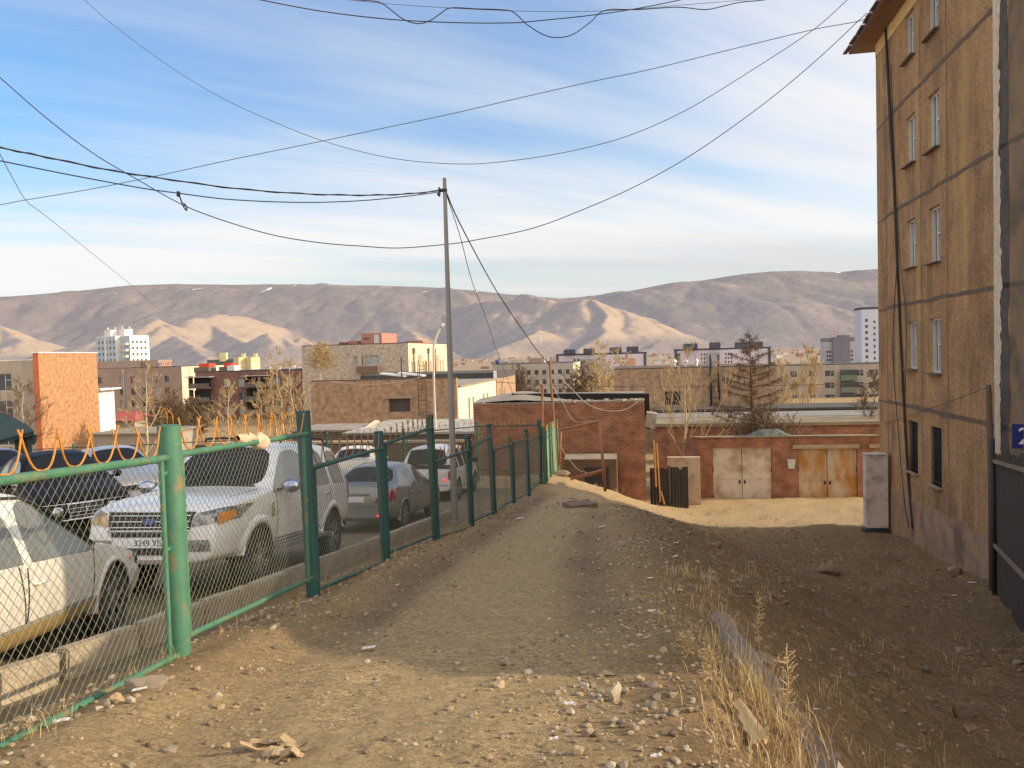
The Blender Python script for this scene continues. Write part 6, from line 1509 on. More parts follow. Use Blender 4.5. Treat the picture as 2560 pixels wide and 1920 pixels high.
def back_garages():
    for (nm, lab, px, d, yt, xl, wr, roofm) in (
        ('long_shed', 'long low brick shed with a flat tan roof behind the red garages', 2240, 44, 1060, 1632, 3.6, mat('roof_tan', (.30, .23, .14), (.21, .16, .105), scale=.7, rough=.95)),
        ('rear_shed', 'second long low shed with a pale grey roof further behind the garages', 2260, 54, 1042, 1640, 4, mat('roof_palegrey', (.26, .24, .21), (.19, .17, .145), scale=.6, rough=.95))):
        C = spot(px, d); Wf = fw(C, xl); b = block(nm, lab, 'shed', px, d, yt, Wf, wr, M_REDBRICK, M_TANBRICK, None, (), (), rooflip=.18, over=.15, roof=roofm)
    C = spot(2300, 63); block('dark_shed', 'long dark low shed roofline in front of the grey panel flats', 'shed', 2300, 63, 1019, fw(C, 1640), 5, mat('shed_dark', (.06, .045, .04), (.045, .035, .03), scale=1), M_TANBRICK, None, (), (), rooflip=.15, over=.1, roof=M_TAR)
    # wall and gate between shed and garages
    C = spot(1745, 32.4); W = fw(C, 1665); R = Matrix((-GF, GR, UP)).transposed(); zt = at(1700, 1143, 32.6).z
    mb = MB(); P = [C+GF*W, C, C+GR*.3, C+GF*W+GR*.3]; mb.prism([(p.x, p.y) for p in P], -7.2, zt, 0); solo(mb, 'block_wall', [mat('pale_blockwork', (.62, .48, .33), (.5, .38, .27), scale=2, rough=.95, c3=(.36, .25, .17), s3=1)], 'pale low block wall between the red shed and the garages', 'wall', C+UP*-6.3)
    root = thing('plank_gate', 'black weathered plank gate standing between the red brick shed and the garages', 'gate', tuple(spot(1660, 31.6)+UP*-6.2))
    mb_ = mat('gate_black', (.03, .027, .025), (.055, .045, .04), scale=5, rough=.95, stretch=(7, 7, .5))
    for (xa, xb, yt) in ((1618, 1663, 1172), (1668, 1714, 1170)):
        for k in range(6):
            px = xa+(xb-xa)*(k+.5)/6; p = spot(px, 31.6); z1 = at(px, yt+random.uniform(-4, 4), 31.6).z; w = (xb-xa)/2000*31.6/6; mb = MB(); mb.box((p.x, p.y, (z1-6.6)/2), (w*.93, .04, z1+6.6), 0, R); mb.build('board', [mb_], root)
    mb = MB(); p = spot(1666, 31.5); mb.tube([(p.x, p.y, -6.6), (p.x, p.y, at(1666, 1165, 31.5).z)], .05, 6); mb.build('post', [mb_], root)
back_garages()
# 9 --- long tan building behind the larch
def tan_long():
    d = 68; C = spot(1940, d); Wf = fw(C, 1536); zb = -10; zt = at(1940, 915, d).z; H = zt-zb; uu = lambda px: Wf-fw(C, px); v = lambda y: at(1700, y, d+1).z-zb
    fh = [(uu(1600), uu(1617), v(1022), v(982)), (uu(1661), uu(1701), v(1014), v(978))]
    b = block('tan_warehouse', 'long two-storey tan brick wall with twin dark flue pipes behind the larch', 'building', 1940, d, 915, Wf, 10, M_TANBRICK, M_TANBRICK, zb, fh, (), rooflip=.1, mull=0, wfm=M_WFD, pane=M_DARK, roof=mat('roof_brown', (.12, .08, .06)))
    for px in (1777, 1797):
        p = b['P0']-b['gf']*uu(px)-GR*.25; mb = MB(); mb.tube([p+UP*v(1018), p+UP*(H+1.1)], .10, 8); mb.build('flue_pipe', [M_DARK], b['root'])
    for k in range(8):
        a = b['P0']-b['gf']*uu(1777)-GR*.25+UP*(v(1010)+k*.5); mb = MB(); mb.tube([a, a-b['gf']*(uu(1797)-uu(1777))], .025, 5); mb.build('rung', [M_DARK], b['root'])
    for px in (1686, 1713, 1740): q = spot(px, d+3); mb = MB(); mb.tube([(q.x, q.y, zt), (q.x, q.y, zt+.5)], .12, 8); mb.lathe([(.22, .5), (.22, .62), (.02, .8)], (q.x, q.y, zt), UP, 10); mb.build('roof_vent', [M_WHITEWALL], b['root'])
tan_long()
# 10 --- grey panel flats at the right
def grey_flats():
    d = 190; C = spot(2290, d); Wf = fw(C, 1905); zb = -14; zt = at(2200, 907, d).z; H = zt-zb; uu = lambda px: Wf-fw(C, px)
    fh = []
    for j in range(4):
        for px, w in ((1985, 1.6), (2030, 1.6), (2075, 2.2), (2117, 1.2), (2148, 2.2), (2185, 2.2)):
            fh.append((uu(px)-w/2, uu(px)+w/2, H-3.1-j*2.9, H-1.6-j*2.9))
    b = block('panel_flats', 'grey four-storey panel flats with green glazed balconies left of the ochre block', 'building', 2290, d, 907, Wf, 12, M_GREYWALL, M_GREYWALL, zb, fh, (), mull=2, rooflip=.2)
    R = Matrix((-GF, GR, UP)).transposed()
    for j, m in enumerate((mat('balcony_green', (.10, .15, .10), (.13, .17, .12), scale=1), mat('balcony_dull', (.17, .17, .14)), mat('balcony_pale', (.42, .42, .42)))):
        p = b['P0']-b['gf']*uu(2120)-GR*.7+UP*(H-3.4-j*2.9); mb = MB(); mb.box(p, (3.6, 1.3, 1.3), 0, R); mb.box(p+UP*1.3, (3.5, 1.2, 1.2), 1, R); mb.build('balcony', [m, M_PANE], b['root'])
grey_flats()
# 11 --- grey clinic with mast
def clinic():
    d = 250; C = spot(1432, d); Wf = fw(C, 1232); zb = -16; zt = at(1432, 907, d).z; H = zt-zb
    fh = holes_grid(Wf, H, Wf*.14, Wf*.096, 9, 2.0, 3.0, 4, 1.25, 1.5); sh = holes_grid(30, H, 3, 4.5, 6, 2.0, 3.0, 4, 2.6, 1.3)
    b = block('clinic_block', 'grey panel block with a rooftop name sign and small mast beyond the brick shed', 'building', 1432, d, 907, Wf, 30, mat('clinic_grey', (0.390, 0.352, 0.315), (0.338, 0.307, 0.270), scale=.4, rough=.95), M_CREAMWALL, zb, fh, sh, mull=0, wfm=M_WFD, rooflip=.15, pane=M_PANE)
    r = b['root']; R = Matrix((-GF, GR, UP)).transposed()
    c = at(1342, 895, d+6); h = c.z-b['zt']; mb = MB(); mb.box((c.x, c.y, b['zt']+h/2), (4.9, 4, h), 0, R); mb.build('roof_hut', [M_MAUVE], r)
    mb = MB(); c = at(1360, 893, d+4); mb.box((c.x, c.y, b['zt']+.9), (.55, .6, 2.0), 0, R); mb.build('chimney', [M_WHITEWALL], r)
    mast = at(1344, 850, d+5); mb = MB(); z0 = b['zt']; z1 = mast.z
    for s in (-1, 1): mb.tube([(mast.x+s*.9, mast.y, z0), (mast.x+s*.35, mast.y, z1)], .07, 5)
    for k in range(7): z = z0+(z1-z0)*k/7; w = .9-.55*k/7; mb.tube([(mast.x-w, mast.y, z), (mast.x+w*.9, mast.y, z+(z1-z0)/7)], .05, 5)
    mo = mb.build('mast', [mat('mast_pink', (.45, .30, .26))], r)
    for s in (-1.2, -.8, 0, .9, 1.2): mb = MB(); mb.box((mast.x+s, mast.y, z1-.3), (.2, .2, 1.4), 0); mb.build('antenna', [M_WHITEWALL], mo)
    p = at(1244, 906, d); mb = MB(); mb.lathe([(.01, -.06), (.72, -.06), (.72, .06), (.01, .06)], (p.x, p.y, b['zt']+.85), GR, 20); mb.build('sign_disc', [mat('sign_blue', (.05, .07, .30))], r)
    M = Matrix.Translation(Vector((at(1280, 906, d).x, at(1280, 906, d).y-1, b['zt']+.75))) @ Matrix((-GF, UP, -GR)).transposed().to_4x4()
    text_mesh('sign_letters', 'ЦАНГ ДЕЛГЭЦ', 1.15, mat('letter_slate', (.16, .17, .24)), r, M, .05, local=False)
clinic()
# 12 --- distant apartment slabs and towers
def distant():
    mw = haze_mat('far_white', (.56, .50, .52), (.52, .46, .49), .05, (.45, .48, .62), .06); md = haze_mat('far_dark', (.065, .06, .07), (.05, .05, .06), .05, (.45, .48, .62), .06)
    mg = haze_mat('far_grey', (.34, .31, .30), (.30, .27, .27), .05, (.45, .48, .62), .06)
    def slab(name, label, xl, xr, d, yt, huts, bays, zb=-19):
        C = spot(xr, d); Wf = fw(C, xl); zt = at(xr, yt, d).z; H = zt-zb
        fh = []
        for (pa, pb, n) in bays:
            ua, ub = Wf-fw(C, pa), Wf-fw(C, pb)
            for i in range(n):
                for j in range(5):
                    u = ua+(ub-ua)*(i+.25)/n; fh.append((u, u+(ub-ua)/n*.5, H-4.2-j*3.0, H-2.4-j*3.0))
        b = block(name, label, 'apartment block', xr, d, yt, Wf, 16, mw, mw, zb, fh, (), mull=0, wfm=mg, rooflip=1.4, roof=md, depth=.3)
        R = Matrix((-GF, GR, UP)).transposed()
        for px, w, h in huts:
            h = h*.3; q = spot(px, d+6); mb = MB(); ww = w/2000*d; mb.box((q.x, q.y, zt+1.4+h/2), (ww, 7, h), 0, R); [mb.tube([(q.x+ww*k, q.y, zt+1.4+h), (q.x+ww*k, q.y, zt+1.4+h+1.3)], .2, 5) for k in (-.3, .1, .4)]; mb.build('roof_hut', [md], b['root'])
        for px in (xl, xr-6): q = b['P0']-b['gf']*(Wf-fw(C, px+3)); mb = MB(); mb.box(q-GR*.3+UP*(H/2), (6/2000*d, .6, H), 0, R); mb.build('edge_band', [md], b['root'])
        return b, Wf, C
    b, Wf, C = slab('apartment_slab', 'distant pale apartment slab with four black roof huts left of the larch', 1392, 1617, 600, 884, ((1424, 28, 11), (1473, 28, 12), (1539, 30, 13), (1581, 30, 14)), ((1433, 1452, 2), (1548, 1562, 2)))
    R = Matrix((-GF, GR, UP)).transposed()
    for px, w, m in ((1469, 38, mg), (1503, 22, mg), (1530, 20, md), (1580, 18, mat('far_salmon', (.62, .30, .20), rough=.9)), (1592, 20, md)):
        q = b['P0']-b['gf']*(Wf-fw(C, px)); hh = b['H']-(3 if m != md else 17); mb = MB(); mb.box(q-GR*.25+UP*(hh/2), (w/2000*600, .5, hh), 0, R); mb.build('facade_bay', [m], b['root'])
    b, Wf, C = slab('apartment_slab', 'distant white apartment slab with black roof huts directly behind the larch', 1688, 1928, 600, 871, ((1726, 34, 13), (1787, 26, 14), (1872, 66, 13)), ((1752, 1766, 2), (1812, 1834, 3)))
    for px, w, m in ((1695, 14, md), (1783, 34, mg), (1726, 18, md), (1860, 30, mg), (1903, 20, mat('far_salmon', (.62, .30, .20), rough=.9))):
        q = b['P0']-b['gf']*(Wf-fw(C, px)); hh = b['H']-(2 if px in (1695, 1783) else 13); mb = MB(); mb.box(q-GR*.25+UP*(hh/2), (w/2000*600, .5, hh), 0, R); mb.build('facade_bay', [m], b['root'])
    # stepped dark tower
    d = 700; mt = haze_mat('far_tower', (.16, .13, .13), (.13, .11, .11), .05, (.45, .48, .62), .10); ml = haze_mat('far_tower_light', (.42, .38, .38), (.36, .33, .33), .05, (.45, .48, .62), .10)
    C = spot(2141, d); Wf = fw(C, 2063); zt = at(2100, 853, d).z; H = zt+20
    fh = [(Wf*(.06+.075*i)+(Wf*.40 if i > 3 else 0), Wf*(.06+.075*i)+Wf*.055+(Wf*.40 if i > 3 else 0), H-8-j*3.6-2.2, H-8-j*3.6) for i in range(8) for j in range(5) if .06+.075*i+.45*(i > 3) < .93]
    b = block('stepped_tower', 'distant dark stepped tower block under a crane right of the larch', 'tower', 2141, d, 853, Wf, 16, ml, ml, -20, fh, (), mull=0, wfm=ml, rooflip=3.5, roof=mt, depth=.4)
    for px, w, yt in ((2108, 26, 838), (2090, 16, 843)):
        q = spot(px, d-2); z = at(px, yt, d).z; mb = MB(); mb.box((q.x, q.y, (z-20)/2), (w/2000*d, 8, z+20), 0, R); mb.build('stair_core', [mt], b['root'])
    q = at(2087, 820, d+20); mb = MB(); mb.tube([(q.x, q.y, -20), (q.x, q.y, q.z)], .5, 5); mb.bar((q.x-9, q.y, q.z-3), (q.x+3, q.y, q.z-3), .6, .6); solo(mb, 'tower_crane', [mat('crane_rust', (.45, .25, .18), rough=.8)], 'tiny distant tower crane above the stepped dark tower', 'crane', (q.x, q.y, -20))
    # white tower by the ochre block
    d = 420; C = spot(2222, d); Wf = fw(C, 2156); zt = at(2200, 772, d).z; H = zt+18; u0 = Wf-fw(C, 2168)
    fh = [(u0-.6, u0+.9, H-5-j*3.2-1.6, H-5-j*3.2) for j in range(12)]+[(u0+3.5+2.6*i, u0+4.6+2.6*i, H-6-j*3.2-1.4, H-6-j*3.2) for i in range(3) for j in range(8)]
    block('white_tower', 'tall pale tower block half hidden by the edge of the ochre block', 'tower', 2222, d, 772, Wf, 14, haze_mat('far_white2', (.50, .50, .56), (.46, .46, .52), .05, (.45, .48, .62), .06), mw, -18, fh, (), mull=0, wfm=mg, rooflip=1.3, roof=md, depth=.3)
    # twin yellow towers by the left hills
    my = mat('far_yellow', (.62, .52, .28), (.55, .46, .25), scale=.1, rough=.9); mdg = mat('far_green', (.13, .15, .13), (.1, .12, .1), scale=.1, rough=.9)
    for k, (xl, xr, yt) in enumerate(((598, 621, 894), (628, 650, 894))):
        d = 520; C = spot(xr, d); Wf = fw(C, xl); H = at(xr, yt, d).z+18
        sh = []; fh = [(Wf*(.15+.45*i), Wf*(.15+.45*i)+Wf*.22, H-3.4-j*3.2-2.0, H-3.4-j*3.2) for i in (0, 1) for j in range(4)]
        b = block('yellow_tower', ('left' if k == 0 else 'right')+' one of two slim yellow-green towers in front of the left hills', 'tower', xr, d, yt, Wf, 6, my, my, -18, fh, (), mull=0, wfm=M_WHITEWALL, pane=M_WHITEWALL, rooflip=.4, roof=my, yaw=-.9, depth=.1)
        q = spot((xl+xr)/2, d+2); mb = MB(); mb.box((q.x, q.y, b['zt']+1.5), (2.2, 2.2, 2.6)); mb.build('penthouse', [my], b['root'])
    d = 540; C = spot(597, d); Wf = fw(C, 520); b = block('green_slab', 'dark green distant slab block with a yellow stair head beside the twin yellow towers', 'building', 597, d, 899, Wf, 10, mdg, my, -18, (), (), rooflip=.4, roof=mdg)
    q = spot(560, d+3); mb = MB(); mb.box((q.x, q.y, b['zt']+2), (4.2, 4, 6)); mb.build('stair_head', [my], b['root'])
distant()
# 13 --- low things between the car park and the town
def low_town():
    R = Matrix((-GF, GR, UP)).transposed()
    # red-roofed house and its grey neighbour
    d = 125; C = spot(335, d); Wf = 7.5; b = block('red_roofed_hut', 'small house with a red hipped roof below the mauve office block', 'house', 330, d, 1052, 6.2, 6, M_GREYWALL, M_GREYWALL, None, (), (), rooflip=.02)
    mb = MB(); c = b['C']; e = .5; P = [c+GF*(6.2+e)-GR*e, c-GF*e-GR*e, c-GF*e+GR*(6+e), c+GF*(6.2+e)+GR*(6+e)]; z = b['zt']+.03; t0 = c+GF*4.4+GR*3+UP*0; t1 = c+GF*1.8+GR*3; zr = at(300, 1028, d+3).z
    P = [Vector((p.x, p.y, z)) for p in P]; T0 = Vector((t0.x, t0.y, zr)); T1 = Vector((t1.x, t1.y, zr))
    mb.poly([P[0], P[1], T1, T0]); mb.poly([P[1], P[2], T1]); mb.poly([P[2], P[3], T0, T1]); mb.poly([P[3], P[0], T0]); mb.build('hipped_roof', [mat('red_tin', (.42, .09, .06), (.34, .075, .055), scale=1.5, rough=.6)], b['root'])
    p = c+GF*5.2+GR*1; mb = MB(); mb.box((p.x, p.y, zr+.1), (.35, .35, 1.6)); mb.build('chimney', [M_WHITEWALL], b['root'])
    block('grey_shed', 'long grey shed with a mossy roof behind the rear fence at left', 'shed', 392, 70, 1085, 6.5, 6, M_GREYWALL, M_GREYWALL, None, (), (), rooflip=.12, over=.3, roof=mat('mossy_roof', (.30, .25, .18), (.22, .19, .14), scale=1.2))
    # low flat sheds behind the cars, roofs littered and sunlit
    rs = mat('littered_roof', (.40, .36, .30), (.28, .25, .21), scale=1.4, rough=.95, c3=(.62, .56, .46), s3=2.5, lo3=.56, hi3=.62)
    block('flat_shed', 'low flat-roofed brown shed with a littered grey roof behind the white hatchback', 'shed', 1180, 43, 1084, 7.2, 8, mat('shed_brown', (.17, .10, .06), (.13, .08, .05), scale=1), M_TANBRICK, None, (), (), rooflip=.14, over=.2, roof=rs)
    b = block('plank_shed', 'small brown shed with a bright sunlit sloping board roof behind the cream car', 'shed', 895, 46, 1078, 4.2, 4, mat('shed_brown', (.17, .10, .06)), M_CREAMWALL, None, (), (), rooflip=.1, over=.1, roof=M_GREYROOF)
    a = at(893, 1082, 45.6); a2 = at(938, 1050, 49); mb = MB(); mb.poly([a, Vector((a.x+.9, a.y+.2, a.z+.15)), Vector((a2.x+.3, a2.y, a2.z-.05)), a2]); mb.poly([a+UP*-.1, a2+UP*-.1, Vector((a2.x+.3, a2.y, a2.z-.15)), Vector((a.x+.9, a.y+.2, a.z+.05))]); mb.build('board_roof', [M_CREAMWALL], b['root'])
    block('low_wall', 'low brown brick wall with a pale coping right behind the rear fence', 'wall', 1168, 37.5, 1106, 14, .4, mat('shed_brown', (.17, .10, .06)), M_TANBRICK, None, (), (), rooflip=.10, over=.05, roof=mat('coping_tan', (.50, .37, .22), (.42, .31, .19), scale=2))
    # dark green kiosk roof at the left edge
    d = 24; root = thing('kiosk', 'dark green timber kiosk roof on a post at the left edge, behind the orange spikes', 'kiosk', tuple(spot(30, d)+UP*-4))
    mk = mat('kiosk_green', (.025, .05, .04), (.04, .065, .05), scale=4, rough=.7); mb = MB()
    for k in range(4):
        t0, t1 = k/4, (k+1)/4+.03
        e0 = [(-60+10*t0*0, 1052), (22, 1040)]; e1 = [(-60, 1110), (84, 1070)]
        A = [at(-60, 1052+(1112-1052)*t, d+1.6*(1-t)) for t in (t0, t1)]; Bq = [at(16+68*t**.8, 1038+(1074-1038)*t, d+1.6*(1-t)) for t in (t0, t1)]
        mb.poly([A[1]+UP*(-.02*k+.02), Bq[1]+UP*(-.02*k+.02), Bq[0]+UP*(-.02*k+.05), A[0]+UP*(-.02*k+.05)])
    q = at(84, 1076, d); q2 = at(-60, 1114, d); mb.poly([q2, q, q+UP*-.14, q2+UP*-.14]); r1 = at(84, 1076, d); mb.poly([q, at(60, 1056, d+2.5), at(60, 1070, d+2.5), q+UP*-.14])
    mb.build('roof', [mk], root)
    a = at(57, 1085, d+.4); g = gz(a.x, a.y); mb = MB(); mb.box((a.x, a.y, (a.z+g)/2), (.34, .3, a.z-g)); mb.build('post', [mk], root); q = at(80, 1098, d+.3); mb = MB(); mb.box(q, (.16, .2, .3), 0, Matrix.Rotation(.3, 3, 'Y')); mb.build('bracket', [mk], root)
    # ladders / gate pipes by the shed: white dotted pole tops seen over the fence
low_town()
# ------------------------------------------------------------------ poles and wires
M_POLE = mat('pole_concrete', (.30, .275, .25), (.24, .22, .20), scale=3, rough=.9, bump=.3, stretch=(1, 1, .3))
M_CABLE = mat('cable_black', (.03, .022, .02), (.05, .04, .03), rough=.8)
M_WIREG = mat('wire_grey', (.10, .09, .09), (.14, .13, .12), rough=.7)
PD = 17.9
def main_pole():
    b = at(1137, 1296, PD); t = at(1111, 445, PD); b.z = min(b.z, gz(b.x, b.y))
    root = thing('utility_pole', 'tall slim grey utility pole leaning slightly beside the green fence', 'pole', tuple(b))
    mb = MB(); n = 10; mb.tube([b-UP*.3+(t-b+UP*.3)*(i/n) for i in range(n+1)], [.082-.042*i/n for i in range(n+1)], 16); mb.build('pole', [M_POLE], root, sharp=40)
    mb = MB(); mb.lathe([(.115, -.1), (.11, .06), (.095, .10), (.07, .11)], b, UP, 14); mb.build('pole_foot', [M_POLE], root)
    q = at(1110, 476, PD); mb = MB(); mb.bar(q+Vector((-.11, -.03, 0)), q+Vector((.07, -.03, 0)), .05, .06); mb.lathe([(.065, -.03), (.065, .03)], q, UP, 12); mb.build('bracket', [M_DARK], root)
    for dx, dz in ((-.10, .02), (-.115, -.08)):
        mb = MB(); mb.lathe([(.0, -.05), (.025, -.045), (.03, 0), (.02, .04), (0, .05)], q+Vector((dx, -.04, dz)), UP, 10); mb.build('insulator', [mat('insulator_brown', (.07, .045, .04), rough=.3)], root)
    mb = MB(); mb.tube([q+Vector((-.09, -.05, -.03)), q+Vector((-.15, -.05, -.09)), q+Vector((-.10, -.05, -.15)), q+Vector((-.08, -.05, -.06))], .012, 5); mb.build('cable_loop', [M_CABLE], root)
main_pole()
def lamp():
    d = 45; root = None; g = spot(1087, d); g.z = gz(g.x, g.y)
    root = thing('street_lamp', 'thin pale street lamp post with a bent arm left of the big grey pole', 'street lamp', tuple(g))
    k = at(1084, 880, d); mb = MB(); mb.tube(catmull([Vector((g.x, g.y, g.z-.3)), at(1086, 1000, d), k, at(1086, 858, d), at(1092, 838, d), at(1101, 818, d)], 5), .065, 8); mb.build('post', [mat('lamp_pale', (.55, .50, .42), (.48, .44, .37), rough=.6)], root)
    a = at(1100, 820, d); b = at(1110, 808, d); mb = MB(); rows = []
    for t in np.linspace(0, 1, 8):
        r = .05+.11*math.sin(PI*min(1, .12+t*.85)); c = a+(b-a)*t; X = (b-a).normalized(); S = Vector((0, 1, 0)); Yv = X.cross(S)
        rows.append([c+(S*math.cos(q)+Yv*math.sin(q)*.7)*r for q in np.linspace(0, 2*PI, 12, endpoint=False)])
    mb.grid(rows, 0, True, True); mb.poly(rows[0]); mb.poly(rows[-1]); mb.build('lamp_head', [mat('lamp_head_grey', (.50, .47, .44), rough=.5)], root)
lamp()
def wire(name, label, pts, r, m=None, twist=0., group=None):
    """pts: (px,py,depth)"""
    P = catmull([at(*p) for p in pts], 8); mb = MB()
    if twist:
        Q = [p+Vector((0, math.cos(i*1.1), math.sin(i*1.1)))*twist for i, p in enumerate(P)]; mb.tube(P, r, 6); mb.tube(Q, r*.8, 5)
    else: mb.tube(P, r, 6)
    return solo(mb, name, [m or M_CABLE], label, 'cable', P[len(P)//2], group)
def dl(pts, d0, d1):
    n = len(pts); L0, L1 = pts[0][0], pts[-1][0]
    return [(x, y, d0+(d1-d0)*(x-L0)/(L1-L0)) for x, y in pts]
def wires():
    wire('overhead_cable', 'dark cable sagging lowest across the sky from the roof eave, passing behind the pole', dl([(2166, 33), (2057, 136), (1942, 234), (1826, 321), (1710, 399), (1594, 463), (1479, 515), (1334, 570), (1189, 600), (1123, 610), (998, 620), (900, 615), (810, 608), (694, 590), (579, 558), (463, 515), (347, 451), (231, 382), (116, 295), (0, 194), (-200, 20)], 24.0, 17), .012)
    wire('overhead_cable', 'thin cable rising from the lower left of the sky almost straight to the roof eave', dl([(2166, 38), (2150, 52), (2028, 75), (1826, 124), (1623, 174), (1479, 204), (1294, 246), (1131, 284), (984, 315), (804, 353), (579, 399), (405, 437), (231, 472), (58, 501), (0, 512), (-200, 545)], 24.2, 26), .0115, M_WIREG)
    wire('overhead_cable', 'thin wire curving in one wide shallow sag from top left to top right', dl([(2250, -120), (2118, 0), (2028, 78), (1855, 191), (1710, 278), (1566, 341), (1421, 379), (1276, 402), (1149, 410), (984, 396), (810, 353), (637, 284), (521, 226), (405, 153), (289, 67), (214, 2), (120, -90)], 20, 24), .0095, M_WIREG)
    wire('twisted_cable', 'thick twisted cable running from the left edge to the top of the grey pole', dl([(1106, 476), (1013, 485), (897, 488), (752, 484), (579, 470), (405, 446), (272, 425), (116, 393), (0, 369), (-250, 318)], PD, 12.5), .013, None, .014)
    w = wire('pole_cable', 'thinner cable just beneath the twisted cable, carrying a dangling loop', dl([(1106, 479), (1013, 491), (897, 502), (752, 506), (579, 499), (446, 483), (347, 469), (174, 437), (0, 402), (-250, 352)], PD, 12.7), .011)
    a = [at(446, 484, 14.9), at(452, 498, 14.9), at(457, 512, 14.9), at(463, 523, 14.9), at(467, 525, 14.9), at(466, 516, 14.9), at(459, 508, 14.9)]
    mb = MB(); mb.tube(catmull(a, 4), .014, 5); mb.lathe([(.0, -.05), (.035, -.045), (.035, .045), (0, .05)], at(446, 485, 14.9), UP, 8)
    off = WL[w.name]; mb.build('cable_loop', [M_CABLE], w)
    wire('overhead_cable', 'upper cable sagging in one smooth shallow arc along the top edge of the sky', dl([(560, -22), (654, 0), (810, 29), (984, 49), (1157, 57), (1280, 57), (1334, 53), (1479, 38), (1594, 21), (1699, 0), (1800, -25)], 13, 16), .009)
    wire('overhead_cable', 'slack cable dipping in loose loops along the top edge of the sky', dl([(850, -6), (900, 0), (949, 6), (980, 27), (1010, 49), (1045, 59), (1074, 52), (1100, 35), (1126, 20), (1189, 22), (1270, 26), (1295, 40), (1317, 61), (1357, 86), (1392, 94), (1432, 86), (1475, 56), (1513, 26), (1594, 24), (1693, 18), (1762, 24), (1805, 16), (1849, 6), (1907, 0), (1980, -12)], 13.2, 15.5), .0085)
    wire('overhead_cable', 'very thin straight wire between the two cables along the top edge of the sky', dl([(820, -6), (1000, 12), (1280, 27), (1513, 27), (1710, 12), (1900, -3)], 13.5, 16), .0045, M_WIREG)
    wire('guy_wire', 'thin wire falling from the left edge of the sky to the hill crest', dl([(-20, 340), (0, 385), (35, 451), (67, 503), (116, 541), (220, 625), (327, 712), (400, 775)], 20, 60), .012, M_WIREG)
    wire('service_cable', 'dark cable dropping from the pole top to a loop across the brick shed wall', dl([(1113, 474), (1137, 532), (1172, 602), (1225, 700), (1255, 749), (1284, 793), (1310, 830), (1345, 879), (1373, 908)], PD, 30), .016)
    wire('service_cable', 'pale sagging cable in front of the brick shed, right of the rusty masts', dl([(1373, 908), (1403, 946), (1432, 975), (1464, 1007), (1493, 1021), (1530, 1028), (1565, 1023), (1594, 1005)], 30, 30.6), .016, mat('cable_pale', (.42, .36, .29), rough=.7))
    wire('service_wire', 'finer wire dropping steeply from the pole top to the left of the brick shed roof', dl([(1114, 480), (1150, 590), (1179, 700), (1212, 787), (1241, 874), (1261, 926), (1282, 984)], PD, 31.8), .010, M_WIREG)
    wire('slack_cable', 'thin cable hanging from the taller rusty mast to the top of the rusty frame', [(1376, 955, 30), (1392, 985, 29.5), (1409, 1010, 29), (1425, 1040, 28), (1442, 1055, 27), (1470, 1054, 26), (1497, 1050, 25.5)], .011, mat('cable_pale', (.42, .36, .29), rough=.7))
    wire('street_wire', 'thin dark wire strung level across the middle distance in front of the tan wall', dl([(1240, 955), (1400, 964), (1600, 967), (1760, 966), (1900, 964), (2240, 958)], 58, 60), .020)
    wire('hall_wire', 'pale sagging wire along the top of the tan brick hall', dl([(822, 952), (870, 959), (930, 961), (985, 957), (1050, 944)], 70.5, 70.5), .025, mat('cable_pale', (.42, .36, .29), rough=.7))
wires()
def masts():
    for (a, b, d, lab) in (((1374, 906), (1385, 1062), 29.8, 'taller thin rusty pipe mast behind the sunlit fence corner'), ((1356, 966), (1355, 1075), 29.2, 'shorter thin rusty pipe mast left of its taller neighbour')):
        t = at(*a, d); g = at(*b, d); f = g+(g-t)*1.2; mb = MB(); mb.tube([f, g, t], .045, 8); mb.lathe([(.06, -.05), (.06, .05), (.02, .08)], t, UP, 8); solo(mb, 'pipe_mast', [M_RUST], lab, 'pole', f)
masts()
def rusty_frame():
    d = 27.6; A = at(1403, 1075, d); A2 = at(1397, 1135, d); Bt = at(1497, 1053, d-1.5); Bb = at(1513, 1228, d-1.5)
    root = thing('rusty_frame', 'open rusty pipe gate frame in front of the red brick shed', 'frame', tuple(Bb))
    mt = mat('rusty_pipe_red', (.42, .17, .09), (.32, .13, .07), scale=14, rough=.8)
    for nm, p, q, r in (('top_rail', A, Bt, .05), ('side_post', Bt+Vector((.02, .02, 0)), Bb, .05), ('hinge_post', A, A2-UP*.4, .035), ('low_rail', at(1428, 1197, d-.6), at(1512, 1174, d-1.4), .05), ('low_rail', at(1450, 1192, d-.5), at(1512, 1179, d-1.35), .04)):
        mb = MB(); mb.tube([p, q], r, 8); mb.build(nm, [mt], root)
    mb = MB(); mb.tube(catmull([at(1400, 1112, d), at(1412, 1135, d), at(1428, 1155, d), at(1446, 1175, d-.3), at(1462, 1180, d-.5), at(1478, 1190, d-.6)], 5), .012, 5); mb.build('tangled_wire', [mat('cable_pale', (.42, .36, .29), rough=.7)], root)
rusty_frame()
